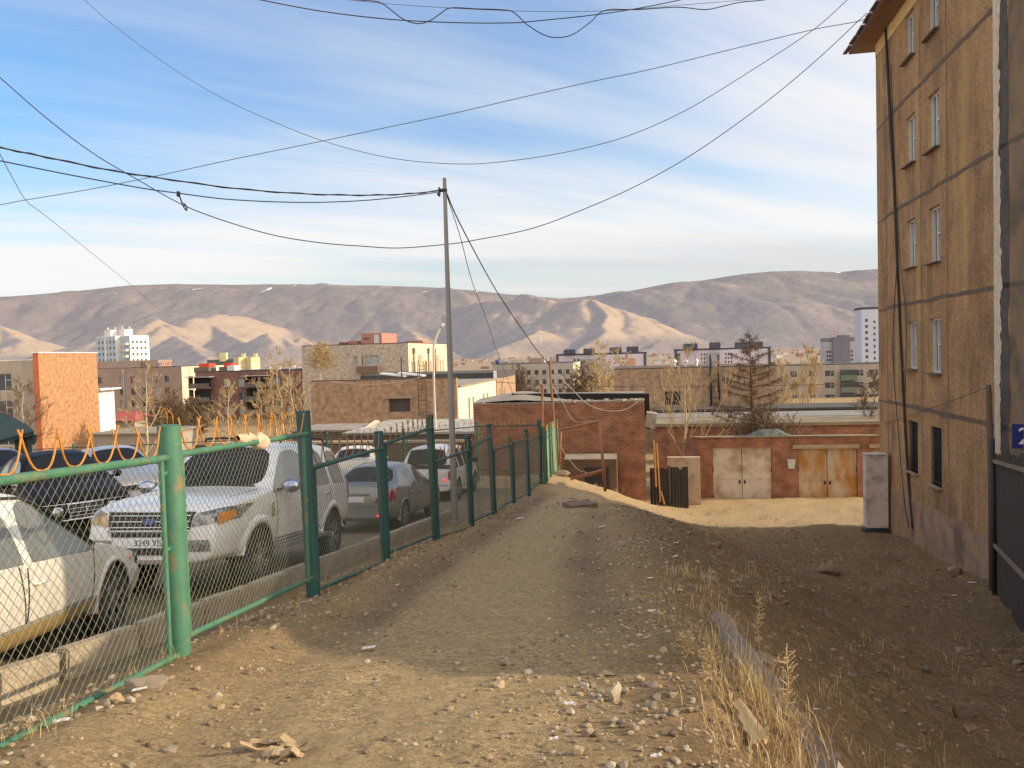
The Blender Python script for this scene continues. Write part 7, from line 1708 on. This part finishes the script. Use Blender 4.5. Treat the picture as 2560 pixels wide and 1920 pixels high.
# ------------------------------------------------------------------ bare trees
M_BIRCH = mat('birch_bark', (.50, .40, .26), (.38, .29, .19), scale=4, rough=.95, c3=(.10, .07, .05), s3=7, lo3=.62, hi3=.7)
M_TWIG = mat('twig_yellow', (.46, .34, .17), (.36, .26, .13), scale=3, rough=.95)
M_TWIGD = mat('twig_brown', (.17, .115, .065), (.12, .08, .05), scale=3, rough=.95)
M_BARKD = mat('bark_dark', (.10, .065, .045), (.07, .045, .035), scale=5, rough=.95)
def grow(mb, p, d, l, r, lev, rng, up, spread, minr, nb):
    seg = 4; pts = [p]; rr = [r]; dd = d.copy()
    for i in range(seg):
        dd = (dd+Vector((rng.uniform(-1, 1), rng.uniform(-1, 1), rng.uniform(-.6, 1)))*.13+UP*up).normalized()
        pts.append(pts[-1]+dd*l/seg); rr.append(max(minr, r*(1-.72*(i+1)/seg)))
    mb.tube(pts, rr, 5 if lev > 1 else 3, 0, False)
    if lev <= 0: return
    for k in range(nb):
        t = rng.uniform(.22, 1.0)*seg; i = min(seg-1, int(t)); f = t-i
        q = pts[i]*(1-f)+pts[i+1]*f; ax = (pts[i+1]-pts[i]).normalized()
        s = ax.orthogonal().normalized(); s = Matrix.Rotation(rng.uniform(0, 2*PI), 3, ax) @ s
        nd = (ax*rng.uniform(.5, .9)+s*spread).normalized()
        grow(mb, q, nd, l*rng.uniform(.38, .62), max(minr, rr[i]*.55), lev-1, rng, up, spread, minr, nb if lev > 1 else max(3, nb-2))
def bare_tree(label, px, d, base_py, top_py, spread=.55, stems=1, seed=1, lev=3, nb=6, minr=.012, trunk=None, twig=None, width=.5, lean=0., name='birch_tree', first=.25, up=.07, group=None, nbr=15, ground=True, slim=1.0):
    rng = random.Random(seed); b = at(px, base_py, d); t = at(px+lean, top_py, d)
    if ground: g = gz(b.x, b.y); b.z = min(b.z, g+.0) if b.z < g+.6 else g
    root = thing(name, label, 'tree', tuple(b), group); Hh = t.z-b.z
    mt = MB(); mc = MB(); tops = []
    for s in range(stems):
        off = Vector((rng.uniform(-.25, .25), rng.uniform(-.25, .25), 0))*(stems > 1)
        lean_ = Vector(((t.x-b.x), 0, 0))+Vector((rng.uniform(-.2, .2)*Hh*.4, rng.uniform(-.2, .2)*Hh*.4, 0))*(stems > 1); n = 8; h = Hh*(1 if s == 0 else rng.uniform(.7, .95))
        pts = [b-UP*.2+off+lean_*((i/n)**1.5)+UP*((h+.2)*i/n)+Vector((rng.uniform(-1, 1), rng.uniform(-1, 1), 0))*.012*h*(i > 0) for i in range(n+1)]
        r0 = Hh*.016*slim*(1 if stems == 1 else .7); rs = [max(minr, r0*(1-.9*i/n)) for i in range(n+1)]; mt.tube(pts, rs, 8)
        for k in range(nbr):
            f = first+(1-first)*((k+.5)/nbr); j = f*n; i = min(n-1, int(j)); q = pts[i]*(1-(j-i))+pts[i+1]*(j-i)
            a = k*2.4+rng.uniform(-.5, .5); el = rng.uniform(.35, .95)+up*3
            dr = Vector((math.cos(a), math.sin(a), el)).normalized(); l = Hh*width*(1.05-f)*rng.uniform(.65, 1.1)+.08*Hh
            grow(mc, q, dr, l, max(minr, rs[i]*.5), lev-1, rng, up, spread, minr, nb)
    mt.build('trunk', [trunk or M_BIRCH], root, sharp=60); mc.build('crown', [twig or M_TWIG], root); return root
def trees():
    bare_tree('bare birch with a pale trunk standing directly left of the thick green post', 365, 52, 1150, 925, seed=3, width=.36, minr=.013, nb=4, nbr=12)
    bare_tree('thin bare tree in front of the grey school wing at the far left', 58, 60, 1130, 962, seed=5, width=.45, twig=M_TWIGD, minr=.013)
    bare_tree('small bare birch in front of the dark balconies, left of the birch clump', 572, 58, 1112, 968, seed=8, width=.42, twig=M_TWIG, minr=.011, nb=5)
    bare_tree('leftmost birch of the clump beside the second green post', 664, 60, 1090, 958, seed=11, width=.36, lean=-22, minr=.015, nb=5, nbr=13)
    bare_tree('second birch of the clump, slender and half hidden', 694, 62, 1095, 938, seed=12, width=.24, lean=-16, minr=.015, nb=5, nbr=12)
    bare_tree('tallest birch of the clump with a fine pointed top', 713, 61, 1095, 892, seed=13, width=.30, lean=-24, minr=.015, nb=5, nbr=14)
    bare_tree('rightmost birch of the clump close to the second green post', 738, 60, 1090, 918, seed=14, width=.32, lean=-16, minr=.015, nb=5, nbr=12)
    bare_tree('yellow bushy bare tree in front of the pale grey block of flats', 798, 118, 960, 862, seed=15, width=.6, stems=3, twig=M_TWIG, minr=.02, spread=.7, ground=False)
    bare_tree('multi-stemmed pale poplar with upright bare branches left of the garages', 1712, 38, 1140, 905, seed=21, width=.62, stems=1, twig=M_TWIG, minr=.0085, up=.15, spread=.42, name='poplar_tree', first=.14, nbr=12, slim=.75, nb=5)
    bare_tree('slim bare poplar in front of the grey panel flats, right of the larch', 2022, 75, 1075, 880, seed=23, width=.32, twig=M_TWIG, minr=.02, up=.16, spread=.35, name='poplar_tree', first=.3)
    bare_tree('short bare tree just right of the larch crown', 1958, 72, 1075, 912, seed=24, width=.35, twig=M_TWIG, minr=.02, up=.12)
    bare_tree('dark twiggy tree against the corner of the ochre apartment block', 2195, 46, 1110, 950, seed=25, width=.50, twig=M_TWIGD, minr=.014, nb=6)
    bare_tree('white-stemmed bare tree rising behind the brick shed parapet', 1503, 95, 1060, 868, seed=31, width=.36, twig=M_TWIG, minr=.024, lean=-8)
    bare_tree('pale bare tree at the left end of the tan warehouse, behind the shed', 1548, 92, 1060, 890, seed=32, width=.40, twig=M_TWIG, minr=.024)
    bare_tree('low bushy bare tree in front of the grey panel block with the mast', 1290, 130, 1020, 925, seed=33, width=.60, stems=3, twig=M_TWIGD, minr=.03, spread=.75)
    bare_tree('bushy brown tree between the two pale trees behind the brick shed', 1460, 120, 1040, 915, seed=34, width=.55, stems=3, twig=M_TWIGD, minr=.03, spread=.7)
    bare_tree('dark shrubby tree at the foot of the mauve office block', 420, 95, 1120, 985, seed=35, width=.62, stems=4, twig=M_TWIGD, minr=.024, spread=.75, name='shrub_tree', first=.1)
    bare_tree('dark shrubby tree between the mauve block and the brick flats', 476, 100, 1110, 1002, seed=36, width=.62, stems=4, twig=M_TWIGD, minr=.024, spread=.75, name='shrub_tree', first=.1)
    bare_tree('low tangled shrub right of the garages tin roof, under the larch', 1905, 42, 1110, 1030, seed=37, width=.7, stems=4, twig=M_TWIGD, minr=.012, spread=.8, name='shrub_tree', first=.05)
    # larch with rusty bare twigs in drooping tiers
    rng = random.Random(40); d = 45; b = at(1884, 1105, d); t = at(1874, 838, d); b.z = min(b.z, gz(b.x, b.y)); Hh = t.z-b.z
    root = thing('larch_tree', 'rust-brown leafless larch with drooping tiers in front of the tan warehouse', 'tree', tuple(b)); mt = MB(); mc = MB()
    pts = [b-UP*.2+(t-b+UP*.2)*(i/10) for i in range(11)]; mt.tube(pts, [max(.02, .15*(1-i/10.5)) for i in range(11)], 8)
    for k in range(50):
        f = .20+.80*k/49; q = b+(t-b)*f; a = k*2.39996+rng.uniform(-.4, .4); l = (2.75*(1-f)**.75+.28)*rng.uniform(.45, 1.3)*(.62 if f < .3 else 1)
        P = [q]; dr = Vector((math.cos(a), math.sin(a), .30-.25*(1-f)))
        for s in range(6): P.append(P[-1]+dr.normalized()*l/6); dr.z += (.02 if s < 3 else .16)+rng.uniform(-.08, .08); dr.x += rng.uniform(-.15, .15); dr.y += rng.uniform(-.15, .15)
        mt.tube(P, [max(.008, .034*(1-s/6.5)*(1.1-f*.5)) for s in range(7)], 5, 0, False)
        nt = int(l*40)+9
        for j in range(nt):
            s = 6*(.18+.82*rng.random()**.75); i = min(5, int(s)); p = P[i]*(1-(s-i))+P[i+1]*(s-i)
            v = Vector((rng.gauss(0, 1), rng.gauss(0, 1), rng.gauss(-.35, .75))).normalized()*rng.uniform(.12, .42)
            mc.tube([p, p+v*.55+Vector((0, 0, -.02)), p+v+Vector((0, 0, -.05))], [.010, .008, .005], 3, 0, False)
            for e in range(2):
                g = p+v*rng.uniform(.3, 1); w = Vector((rng.gauss(0, 1), rng.gauss(0, 1), rng.gauss(0, .8))).normalized()*rng.uniform(.05, .16); mc.tube([g, g+w], [.007, .004], 3, 0, False)
    mt.build('trunk', [M_BARKD], root); mc.build('crown', [mat('larch_twig', (.15, .085, .045), (.10, .06, .035), scale=2, rough=.95, c3=(.21, .115, .05), s3=1.2)], root)
trees()
# ------------------------------------------------------------------ stones, gravel, grass, litter
def stone_bm(seed, sub=2, flat=.6, rough=.35):
    bm = bmesh.new(); bmesh.ops.create_icosphere(bm, subdivisions=sub, radius=1); o = Vector((seed*7.3, seed*3.1, seed*1.7))
    cuts = [Vector((random.gauss(0, 1), random.gauss(0, 1), random.gauss(0, 1))).normalized() for _ in range(9)]; cd_ = [random.uniform(.45, .8) for _ in cuts]
    for v in bm.verts:
        for c, k in zip(cuts, cd_):
            e = v.co.dot(c)-k
            if e > 0: v.co -= c*e*.92
        v.co *= 1+rough*.5*mnoise.noise(v.co*1.7+o)+.12*mnoise.noise(v.co*4+o); v.co.z *= flat
    return bm
def stone(label, px, py, d, w, h, seed, mtl, group=None, rot=0, name='rock', flat=.65, asp=.75, sink=.25, cat='rock'):
    p = at(px, py, d); p.z = gz(p.x, p.y); bm = stone_bm(seed, 3, flat); me = bpy.data.meshes.new(name)
    for v in bm.verts: v.co = Vector((v.co.x*w/2, v.co.y*w/2*asp, v.co.z*h/flat/2))
    bm.to_mesh(me); bm.free(); me.materials.append(mtl); o = bpy.data.objects.new(name, me); COL.objects.link(o)
    me.polygons.foreach_set('use_smooth', [True]*len(me.polygons)); me.set_sharp_from_angle(angle=math.radians(28))
    o.location = p+UP*(h/2-sink*h); o.rotation_euler = (random.uniform(-.1, .1), random.uniform(-.1, .1), rot); return tag(o, label, cat, group)
def depth_of(px, py):
    """where the line of sight through this direction meets the ground"""
    lo = 1.6
    for k in range(400):
        d = lo*1.012**k; p = at(px, py, d)
        if p.z < gz(p.x, p.y): return d
    return 30
def litter():
    m1 = mat('stone_grey', (0.298, 0.233, 0.164), (0.208, 0.159, 0.109), scale=5, rough=.95, bump=.6); m2 = mat('stone_tan', (0.397, 0.293, 0.174), (0.308, 0.223, 0.129), scale=5, rough=.95, bump=.6); m3 = mat('stone_pale', (0.440, 0.368, 0.268), (0.364, 0.297, 0.206), scale=6, rough=.9, bump=.5); m4 = mat('stone_dark', (0.144, 0.101, 0.067), (0.192, 0.139, 0.096), scale=5, rough=.95, bump=.6)
    S = lambda lab, px, py, wpx, hpx, m, **k: stone(lab, px, py, depth_of(px, py), wpx/2000*depth_of(px, py), hpx/2000*depth_of(px, py), px % 97, m, **k)
    S('biggest grey rock at the foot of the thick green post', 372, 1728, 112, 60, m1, rot=.2)
    S('rounded rock left of the biggest rock under the mesh fence', 262, 1768, 36, 30, m1)
    S('rock with a pale top beside the rounded rock', 292, 1758, 38, 36, m2)
    S('round tan stone right of the biggest rock by the green post', 540, 1750, 34, 24, m3)
    S('pointed pale stone standing upright on the gravel bank, lit on its right side', 1537, 1760, 52, 62, m3, rot=.6, asp=.5, sink=.15)
    S('squarish rock on the gravel bank beyond the pointed pale stone', 1598, 1705, 30, 26, m2)
    S('flat tan slab stone at the top of the gravel bank', 1520, 1690, 48, 16, m2)
    S('lumpy grey rock in the dry dark bank below the apartment block', 2072, 1440, 64, 52, m1, sink=.28)
    S('pale rounded boulder near the apartment wall plinth', 2388, 1436, 44, 30, m1)
    S('large dark boulder at the lower right among the rubble', 2405, 1795, 72, 60, m4)
    S('brown stone in the rubble left of the large dark boulder', 2320, 1690, 34, 22, m4)
    S('low brown boulder where the fence bends near the third post', 812, 1448, 40, 16, m4)
    S('yellow lit boulder behind the far fence posts', 1333, 1172, 34, 26, m2)
    S('pale lit boulder on the mound by the sunlit fence corner', 1404, 1190, 44, 20, m2)
    rng = random.Random(9)
    for i in range(46):
        if i < 24: px, py = rng.uniform(1380, 1760), rng.uniform(1680, 1900)
        elif i < 38: px, py = rng.uniform(60, 640), rng.uniform(1680, 1890)
        else: px, py = rng.uniform(1500, 1700), rng.uniform(1380, 1660)
        d = depth_of(px, py); w = rng.uniform(.03, .065)
        stone('small tan or grey stone among the loose gravel beside the path', px, py, d, w, w*rng.uniform(.5, .8), i*3+1, rng.choice((m1, m2, m2, m3, m4)), group='small stones in the gravel', name='stone', rot=rng.uniform(0, 3), cat='stone')
    # gravel: thousands of pebbles as one mass
    base = []
    for s in range(6):
        bm = stone_bm(s+20, 1, .6); base.append(([v.co.copy() for v in bm.verts], [tuple(v.index for v in f.verts) for f in bm.faces])); bm.free()
    V, F, MI = [], [], []; rs = np.random.RandomState(4)
    N = 24000; u = rs.rand(N)
    y = 1.9+u**1.7*21; fx = fence_x(y); xc = np.interp(y, [0, 3, 7, 12, 18, 24], [.45, .62, 1.25, 1.9, 2.6, 3.0]); x = np.where(rs.rand(N) < .42, fx-.6+rs.gamma(2., .32, N)*1.0, np.where(rs.rand(N) < .45, xc+rs.normal(-.1, .42, N)*(1+y*.03), fx+rs.rand(N)**.8*(11+.1*y-fx)))
    cl = fbm(x*1.1, y*1.1, 3); keep = rs.rand(N) < np.clip(.55+1.1*cl, .1, 1); x = x[keep]; y = y[keep]; z = ground_np(x, y)
    for i in range(len(x)):
        b = base[rs.randint(6)]; s = .004+.0055*rs.gamma(1.15, 1.0)+.0011*y[i]*rs.rand(); s = min(s, .045); a = rs.rand()*6.28; c, sn = math.cos(a), math.sin(a); o = len(V)
        V += [(x[i]+(c*q.x-sn*q.y)*s, y[i]+(sn*q.x+c*q.y)*s, z[i]+q.z*s+s*.25) for q in b[0]]; F += [tuple(j+o for j in f) for f in b[1]]; MI += [rs.choice((0, 0, 1, 1, 1, 2, 3, 3))]*len(b[1])
    me = bpy.data.meshes.new('gravel'); me.from_pydata(V, [], F)
    for m in (m1, m2, m3, m4): me.materials.append(m)
    me.polygons.foreach_set('material_index', MI); o = bpy.data.objects.new('gravel', me); COL.objects.link(o); kind(o, 'stuff'); o['label'] = 'loose gravel and pebbles scattered over the dirt path and banks'; o['category'] = 'gravel'
    V, F, MI = [], [], []; N = 5200; y = 3.5+rs.rand(N)**1.3*22; xl = np.interp(y, [0, 9, 16, 26], [1.2, 2.0, 3.0, 3.0]); x = xl+rs.rand(N)**1.1*(7+.12*y); cl = fbm(x*.9+40, y*.9, 3); k_ = rs.rand(N) < np.clip(.42+1.6*cl, .06, 1); x = x[k_]; y = y[k_]; z = ground_np(x, y)
    for i in range(len(x)):
        b = base[rs.randint(6)]; s = min(.11, .018+.017*rs.gamma(1.3, 1.0)); a = rs.rand()*6.28; c, sn = math.cos(a), math.sin(a); o = len(V); f_ = rs.uniform(.5, 1.)
        V += [(x[i]+(c*q.x-sn*q.y)*s, y[i]+(sn*q.x+c*q.y)*s*f_, z[i]+q.z*s*f_+s*.15) for q in b[0]]; F += [tuple(j+o for j in f) for f in b[1]]; MI += [rs.choice((0, 0, 0, 1, 1, 2))]*len(b[1])
    me = bpy.data.meshes.new('rubble'); me.from_pydata(V, [], F)
    for m in (mat('clod_brown', (.32, .205, .115), (.20, .13, .075), scale=9, rough=1, bump=.8), m4, m1): me.materials.append(m)
    me.polygons.foreach_set('material_index', MI); o = bpy.data.objects.new('rubble', me); COL.objects.link(o); kind(o, 'stuff'); o['label'] = 'brown clods and rubble over the lower bank beside the apartment block'; o['category'] = 'rubble'
    # dry grass
    rs = np.random.RandomState(8); mb = MB(); P = []
    def tuft(x, y, n, h, sp, curl=.85):
        z = gz(x, y)
        for k in range(n):
            a = rs.rand()*6.28; r = abs(rs.normal(0, sp)); bx, by = x+math.cos(a)*r, y+math.sin(a)*r; hh = h*rs.uniform(.4, 1.15); la = rs.rand()*6.28; ll = hh*curl*rs.uniform(.2, 1.2)
            dx, dy = math.cos(la)*ll, math.sin(la)*ll; w = .0009+.0006*rs.rand()+.00013*y; sx, sy = -math.sin(la)*w, math.cos(la)*w; p0 = Vector((bx, by, z-.01)); p1 = Vector((bx+dx*.35, by+dy*.35, z+hh*.6)); p2 = Vector((bx+dx, by+dy, z+hh*.95)); S_ = Vector((sx, sy, 0))
            m = rs.choice((0, 0, 1, 2)); i = len(mb.v)
            mb.v += [tuple(q) for q in (p0-S_, p0+S_, p1+S_*.8, p1-S_*.8, p2)]; mb.f += [(i, i+1, i+2, i+3), (i+3, i+2, i+4)]; mb.m += [m, m]; mb.uv += [None, None]; mb.s += [False, False]
    for k in range(120):     # crest of the bank on the right
        y = 2.5+rs.rand()**1.4*6.5; xc_ = np.interp(y, [0, 3, 7, 12], [.45, .62, 1.25, 1.9]); tuft(xc_+.22+rs.normal(0, .16)+.02*y, y, rs.randint(5, 18), .06+.10*rs.rand(), .07)
    for k in range(22): y = 3.0+rs.rand()*1.5; tuft(1.05+.09*(y-3)+rs.normal(0, .09), y, 20, .16+.14*rs.rand(), .09, .6)
    for k in range(330):     # dark lower bank
        y = 5+rs.rand()**1.2*17; xl = np.interp(y, [0, 9, 16, 26], [1.4, 2.6, 3.6, 4]); tuft(xl+rs.rand()**1.2*(6.5+.1*y), y, rs.randint(5, 16), .07+.13*rs.rand(), .10)
    for k in range(90):      # along the fence foot
        y = 2.6+rs.rand()**1.3*16; tuft(float(fence_x(np.array([y]))[0])+rs.normal(.02, .12), y, rs.randint(4, 14), .05+.10*rs.rand(), .06)
    for k in range(60): y = 23+rs.rand()*8; tuft(rs.uniform(.5, 9), y, 14, .08+.12*rs.rand(), .15)
    g = mb.build('dry_grass', [mat('straw', (.50, .35, .14), (.40, .27, .11), scale=9, rough=.9), mat('straw_dull', (.30, .21, .105), (.24, .165, .085), scale=9, rough=.9), mat('straw_pale', (.60, .46, .24), (.5, .37, .19), scale=9, rough=.9)]); kind(g, 'stuff'); g['label'] = 'dry straw-coloured grass along the bank and fence foot'; g['category'] = 'dry grass'
    # tall dead weeds
    def weed(lab, pts, d, seed, r=.006):
        rng = random.Random(seed); P = catmull([at(x, y, d) for x, y in pts], 5); P[0].z = min(P[0].z, gz(P[0].x, P[0].y)); root = thing('dead_weed', lab, 'plant', tuple(P[0])); mb = MB(); mb.tube(P, [r*(1-.65*i/len(P)) for i in range(len(P))], 6); mb.build('stem', [mat('weed_stem', (.42, .30, .16), (.33, .23, .12), scale=9)], root)
        mb = MB()
        for k in range(46):
            i = rng.randint(len(P)//2, len(P)-1); v = Vector((rng.gauss(0, 1), rng.gauss(0, 1), rng.uniform(.2, 1.4))).normalized()*rng.uniform(.02, .07); mb.tube([P[i], P[i]+v], [.0032, .0012], 4)
            for e in range(2): q = P[i]+v*rng.uniform(.6, 1); mb.box(q, (.005, .005, .007), 0, Matrix.Rotation(rng.uniform(0, 3), 3, 'X'))
        mb.build('seed_head', [mat('weed_seed', (.46, .32, .14), (.36, .25, .11), scale=9)], root)
    weed('tall curved dead weed with a seed plume leaning over the lower concrete slab', [(1928, 1878), (1952, 1830), (1966, 1760), (1970, 1700), (1965, 1630)], 3.7, 1)
    weed('thin upright dead stalk in the shade behind the upper concrete slab', [(1904, 1655), (1896, 1600), (1895, 1550), (1900, 1500)], 5.6, 2, .005)
    weed('short dead weed at the bottom right edge of the lower concrete slab', [(1962, 1900), (1972, 1850), (1980, 1800)], 3.6, 3, .005)
    weed('upright dead weed rising from the straw clump beside the slab', [(1752, 1790), (1760, 1730), (1768, 1680), (1770, 1625)], 3.8, 4, .005)
    weed('slim dead stalk on the crest left of the straw clump', [(1710, 1680), (1712, 1640), (1711, 1595)], 4.4, 5, .004)
    # concrete slab on the bank
    def slab(lab, A, Bq, w, th, tilt, m, name='concrete_slab', rag=0):
        ax = (Bq-A); l = ax.length; ax.normalize(); side = ax.cross(UP).normalized(); side = side if side.x > 0 else -side; nrm = ax.cross(side); nrm = nrm if nrm.z > 0 else -nrm
        R = Matrix.Rotation(tilt, 3, ax); side = R @ side; nrm = R @ nrm
        bm = bmesh.new(); bmesh.ops.create_grid(bm, x_segments=60, y_segments=10, size=.5); g = bmesh.ops.extrude_face_region(bm, geom=list(bm.faces)); [setattr(v, 'co', v.co-Vector((0, 0, 1))) for v in g['geom'] if isinstance(v, bmesh.types.BMVert)]
        for v in bm.verts:
            c = A+ax*((v.co.x+.5)*l)+side*(v.co.y*w+(.008 if rag else .03)*mnoise.noise(Vector((v.co.x*9, v.co.y, 0))))+nrm*(v.co.z*th+((.006 if rag else .02)*mnoise.noise(Vector((v.co.x*l*4, v.co.y*w*9, 0)))+.010*mnoise.noise(Vector((v.co.x*l*2, v.co.y*w*26, 4)))+.035*mnoise.noise(Vector((v.co.x*l*1.1, 7, 0)))))
            if rag:
                c += side*(v.co.y*.10*mnoise.noise(Vector((v.co.x*l*2.3, 3, 0)))+.02*mnoise.noise(Vector((v.co.x*l*1.5, 11, 0))))+side*(.035*max(0, mnoise.noise(Vector((v.co.x*l*7, v.co.y*2, 8)))-.25)*-v.co.y*4)+ax*(.06*mnoise.noise(Vector((v.co.y*6, 2, 2)))*abs(v.co.x*2)**8)
            v.co = c-A
        bmesh.ops.recalc_face_normals(bm, faces=bm.faces); me = bpy.data.meshes.new(name); bm.to_mesh(me); bm.free(); me.materials.append(m); o = bpy.data.objects.new(name, me); COL.objects.link(o); o.location = A; return tag(o, lab, 'slab')
    msl = mat('slab_grey', (.27, .215, .165), (.16, .125, .10), scale=5, rough=.95, bump=.8, bscale=26, stretch=(1.6, .35, 1), c3=(.30, .21, .13), s3=4, lo3=.5, hi3=.6)
    d1, d2 = depth_of(1752, 1530), depth_of(2040, 1930); gp = lambda x, y: at(x, y, depth_of(x, y))
    slab('upper broken length of grey concrete slab lying along the bank right of the path', gp(1760, 1540)-UP*.03, gp(1872, 1712)-UP*.01, .30, .09, .62, msl, rag=1)
    slab('lower longer length of grey concrete slab running down to the bottom edge of the picture', gp(1878, 1722)-UP*.005, gp(2085, 2035)+UP*.0, .28, .09, .60, msl, rag=1)
    A = at(1838, 1800, 3.62); Bq = at(1905, 1900, 3.3); A.z = gz(A.x, A.y)+.045; Bq.z = gz(Bq.x, Bq.y)+.05
    slab('sunlit tan plank lying along the bank beside the lower concrete slab', A, Bq, .06, .022, .3, mat('plank_tan', (.52, .36, .17), (.42, .28, .13), scale=7, rough=.9, stretch=(1, 1, 1)), 'plank', rag=1)
    d = depth_of(1915, 1660); A = at(1888, 1655, d); Bq = at(1942, 1680, d-.1); A.z = gz(A.x, A.y)+.07; Bq.z = gz(Bq.x, Bq.y)+.07
    slab('short brown timber block lying on the bank beyond the upper concrete slab', A, Bq, .09, .09, .1, mat('timber_brown', (.24, .16, .105), (.18, .12, .08), scale=8, rough=.95), 'timber_block', rag=1)
    d = depth_of(1450, 1268); A = at(1418, 1266, d); Bq = at(1482, 1258, d+.3); A.z = gz(A.x, A.y)+.10; Bq.z = gz(Bq.x, Bq.y)+.12
    slab('flat concrete slab lying across the far end of the dirt path', A, Bq, .5, .16, .05, mat('slab_brown', (.24, .165, .105), (.16, .11, .075), scale=4, rough=.95, bump=.6))
    # bark or card scraps at the very bottom
    d = depth_of(700, 1895); root = thing('scrap_heap', 'heap of torn brown card and wood scraps at the bottom of the picture', 'scraps', tuple(at(700, 1900, d))); mm = mat('card_brown', (.42, .30, .17), (.32, .22, .12), scale=6, rough=.95); rng = random.Random(6)
    for k in range(9):
        q = at(640+rng.uniform(0, 125), 1893+rng.uniform(-10, 14), d+rng.uniform(-.1, .1)); q.z = gz(q.x, q.y)+.012+.018*rng.random(); mb = MB(); l, w = rng.uniform(.07, .15), rng.uniform(.025, .06); R = Matrix.Rotation(rng.uniform(-.5, .5), 3, 'Z') @ Matrix.Rotation(rng.uniform(-.35, .35), 3, 'Y') @ Matrix.Rotation(rng.uniform(-.4, .4), 3, 'X')
        rows = [[q+R @ Vector(((i/4-.5)*l, (j/2-.5)*w*(1-.3*abs(i/4-.5)), .012*math.sin(i*1.3+k))) for i in range(5)] for j in range(3)]; mb.grid(rows, 0, False); rows2 = [[v-R @ Vector((0, 0, .006)) for v in r] for r in rows]; mb.grid([r[::-1] for r in rows2], 0, False); mb.build('scrap', [mm], root)
    # paper and plastic litter
    mp = mat('litter_white', (.62, .57, .52), (.48, .43, .38), scale=12, rough=.7); rng = random.Random(12)
    for i, (px, py, w) in enumerate(((922, 1630, 42), (155, 1815, 50), (350, 1744, 44), (1425, 1770, 46), (1625, 1455, 20), (1630, 1535, 26), (1690, 1362, 16), (1688, 1398, 18), (1505, 1320, 20), (1385, 1865, 30), (1640, 1905, 36), (2385, 1498, 16), (2430, 1468, 24), (2040, 1375, 12), (1700, 1480, 18), (946, 1714, 12), (2040, 1785, 16), (1300, 1300, 22), (1225, 1283, 34))):
        d = depth_of(px, py); p = at(px, py, d); p.z = gz(p.x, p.y)+.02; s = w*.8/2000*d; mb = MB(); a = rng.uniform(-.6, .6)
        rows = [[p+Vector((math.cos(a)*(i/5-.5)*s-math.sin(a)*(j/3-.5)*s*.5, math.sin(a)*(i/5-.5)*s+math.cos(a)*(j/3-.5)*s*.5, .12*s*mnoise.noise(Vector((i*.9+px, j*.8, 0)))+.02*s*i)) for i in range(6)] for j in range(4)]; mb.grid(rows, 0, False)
        solo(mb, 'litter_scrap', [mp], 'white paper or plastic scrap lying on the dirt', 'litter', p, 'white scraps of litter')
litter()
scene.view_settings.view_transform = 'Standard'; scene.view_settings.look = 'None'; scene.view_settings.exposure = 0; scene.view_settings.gamma = 1
scene.render.resolution_x = 1024; scene.render.resolution_y = 768
scene.cycles.max_bounces = 5
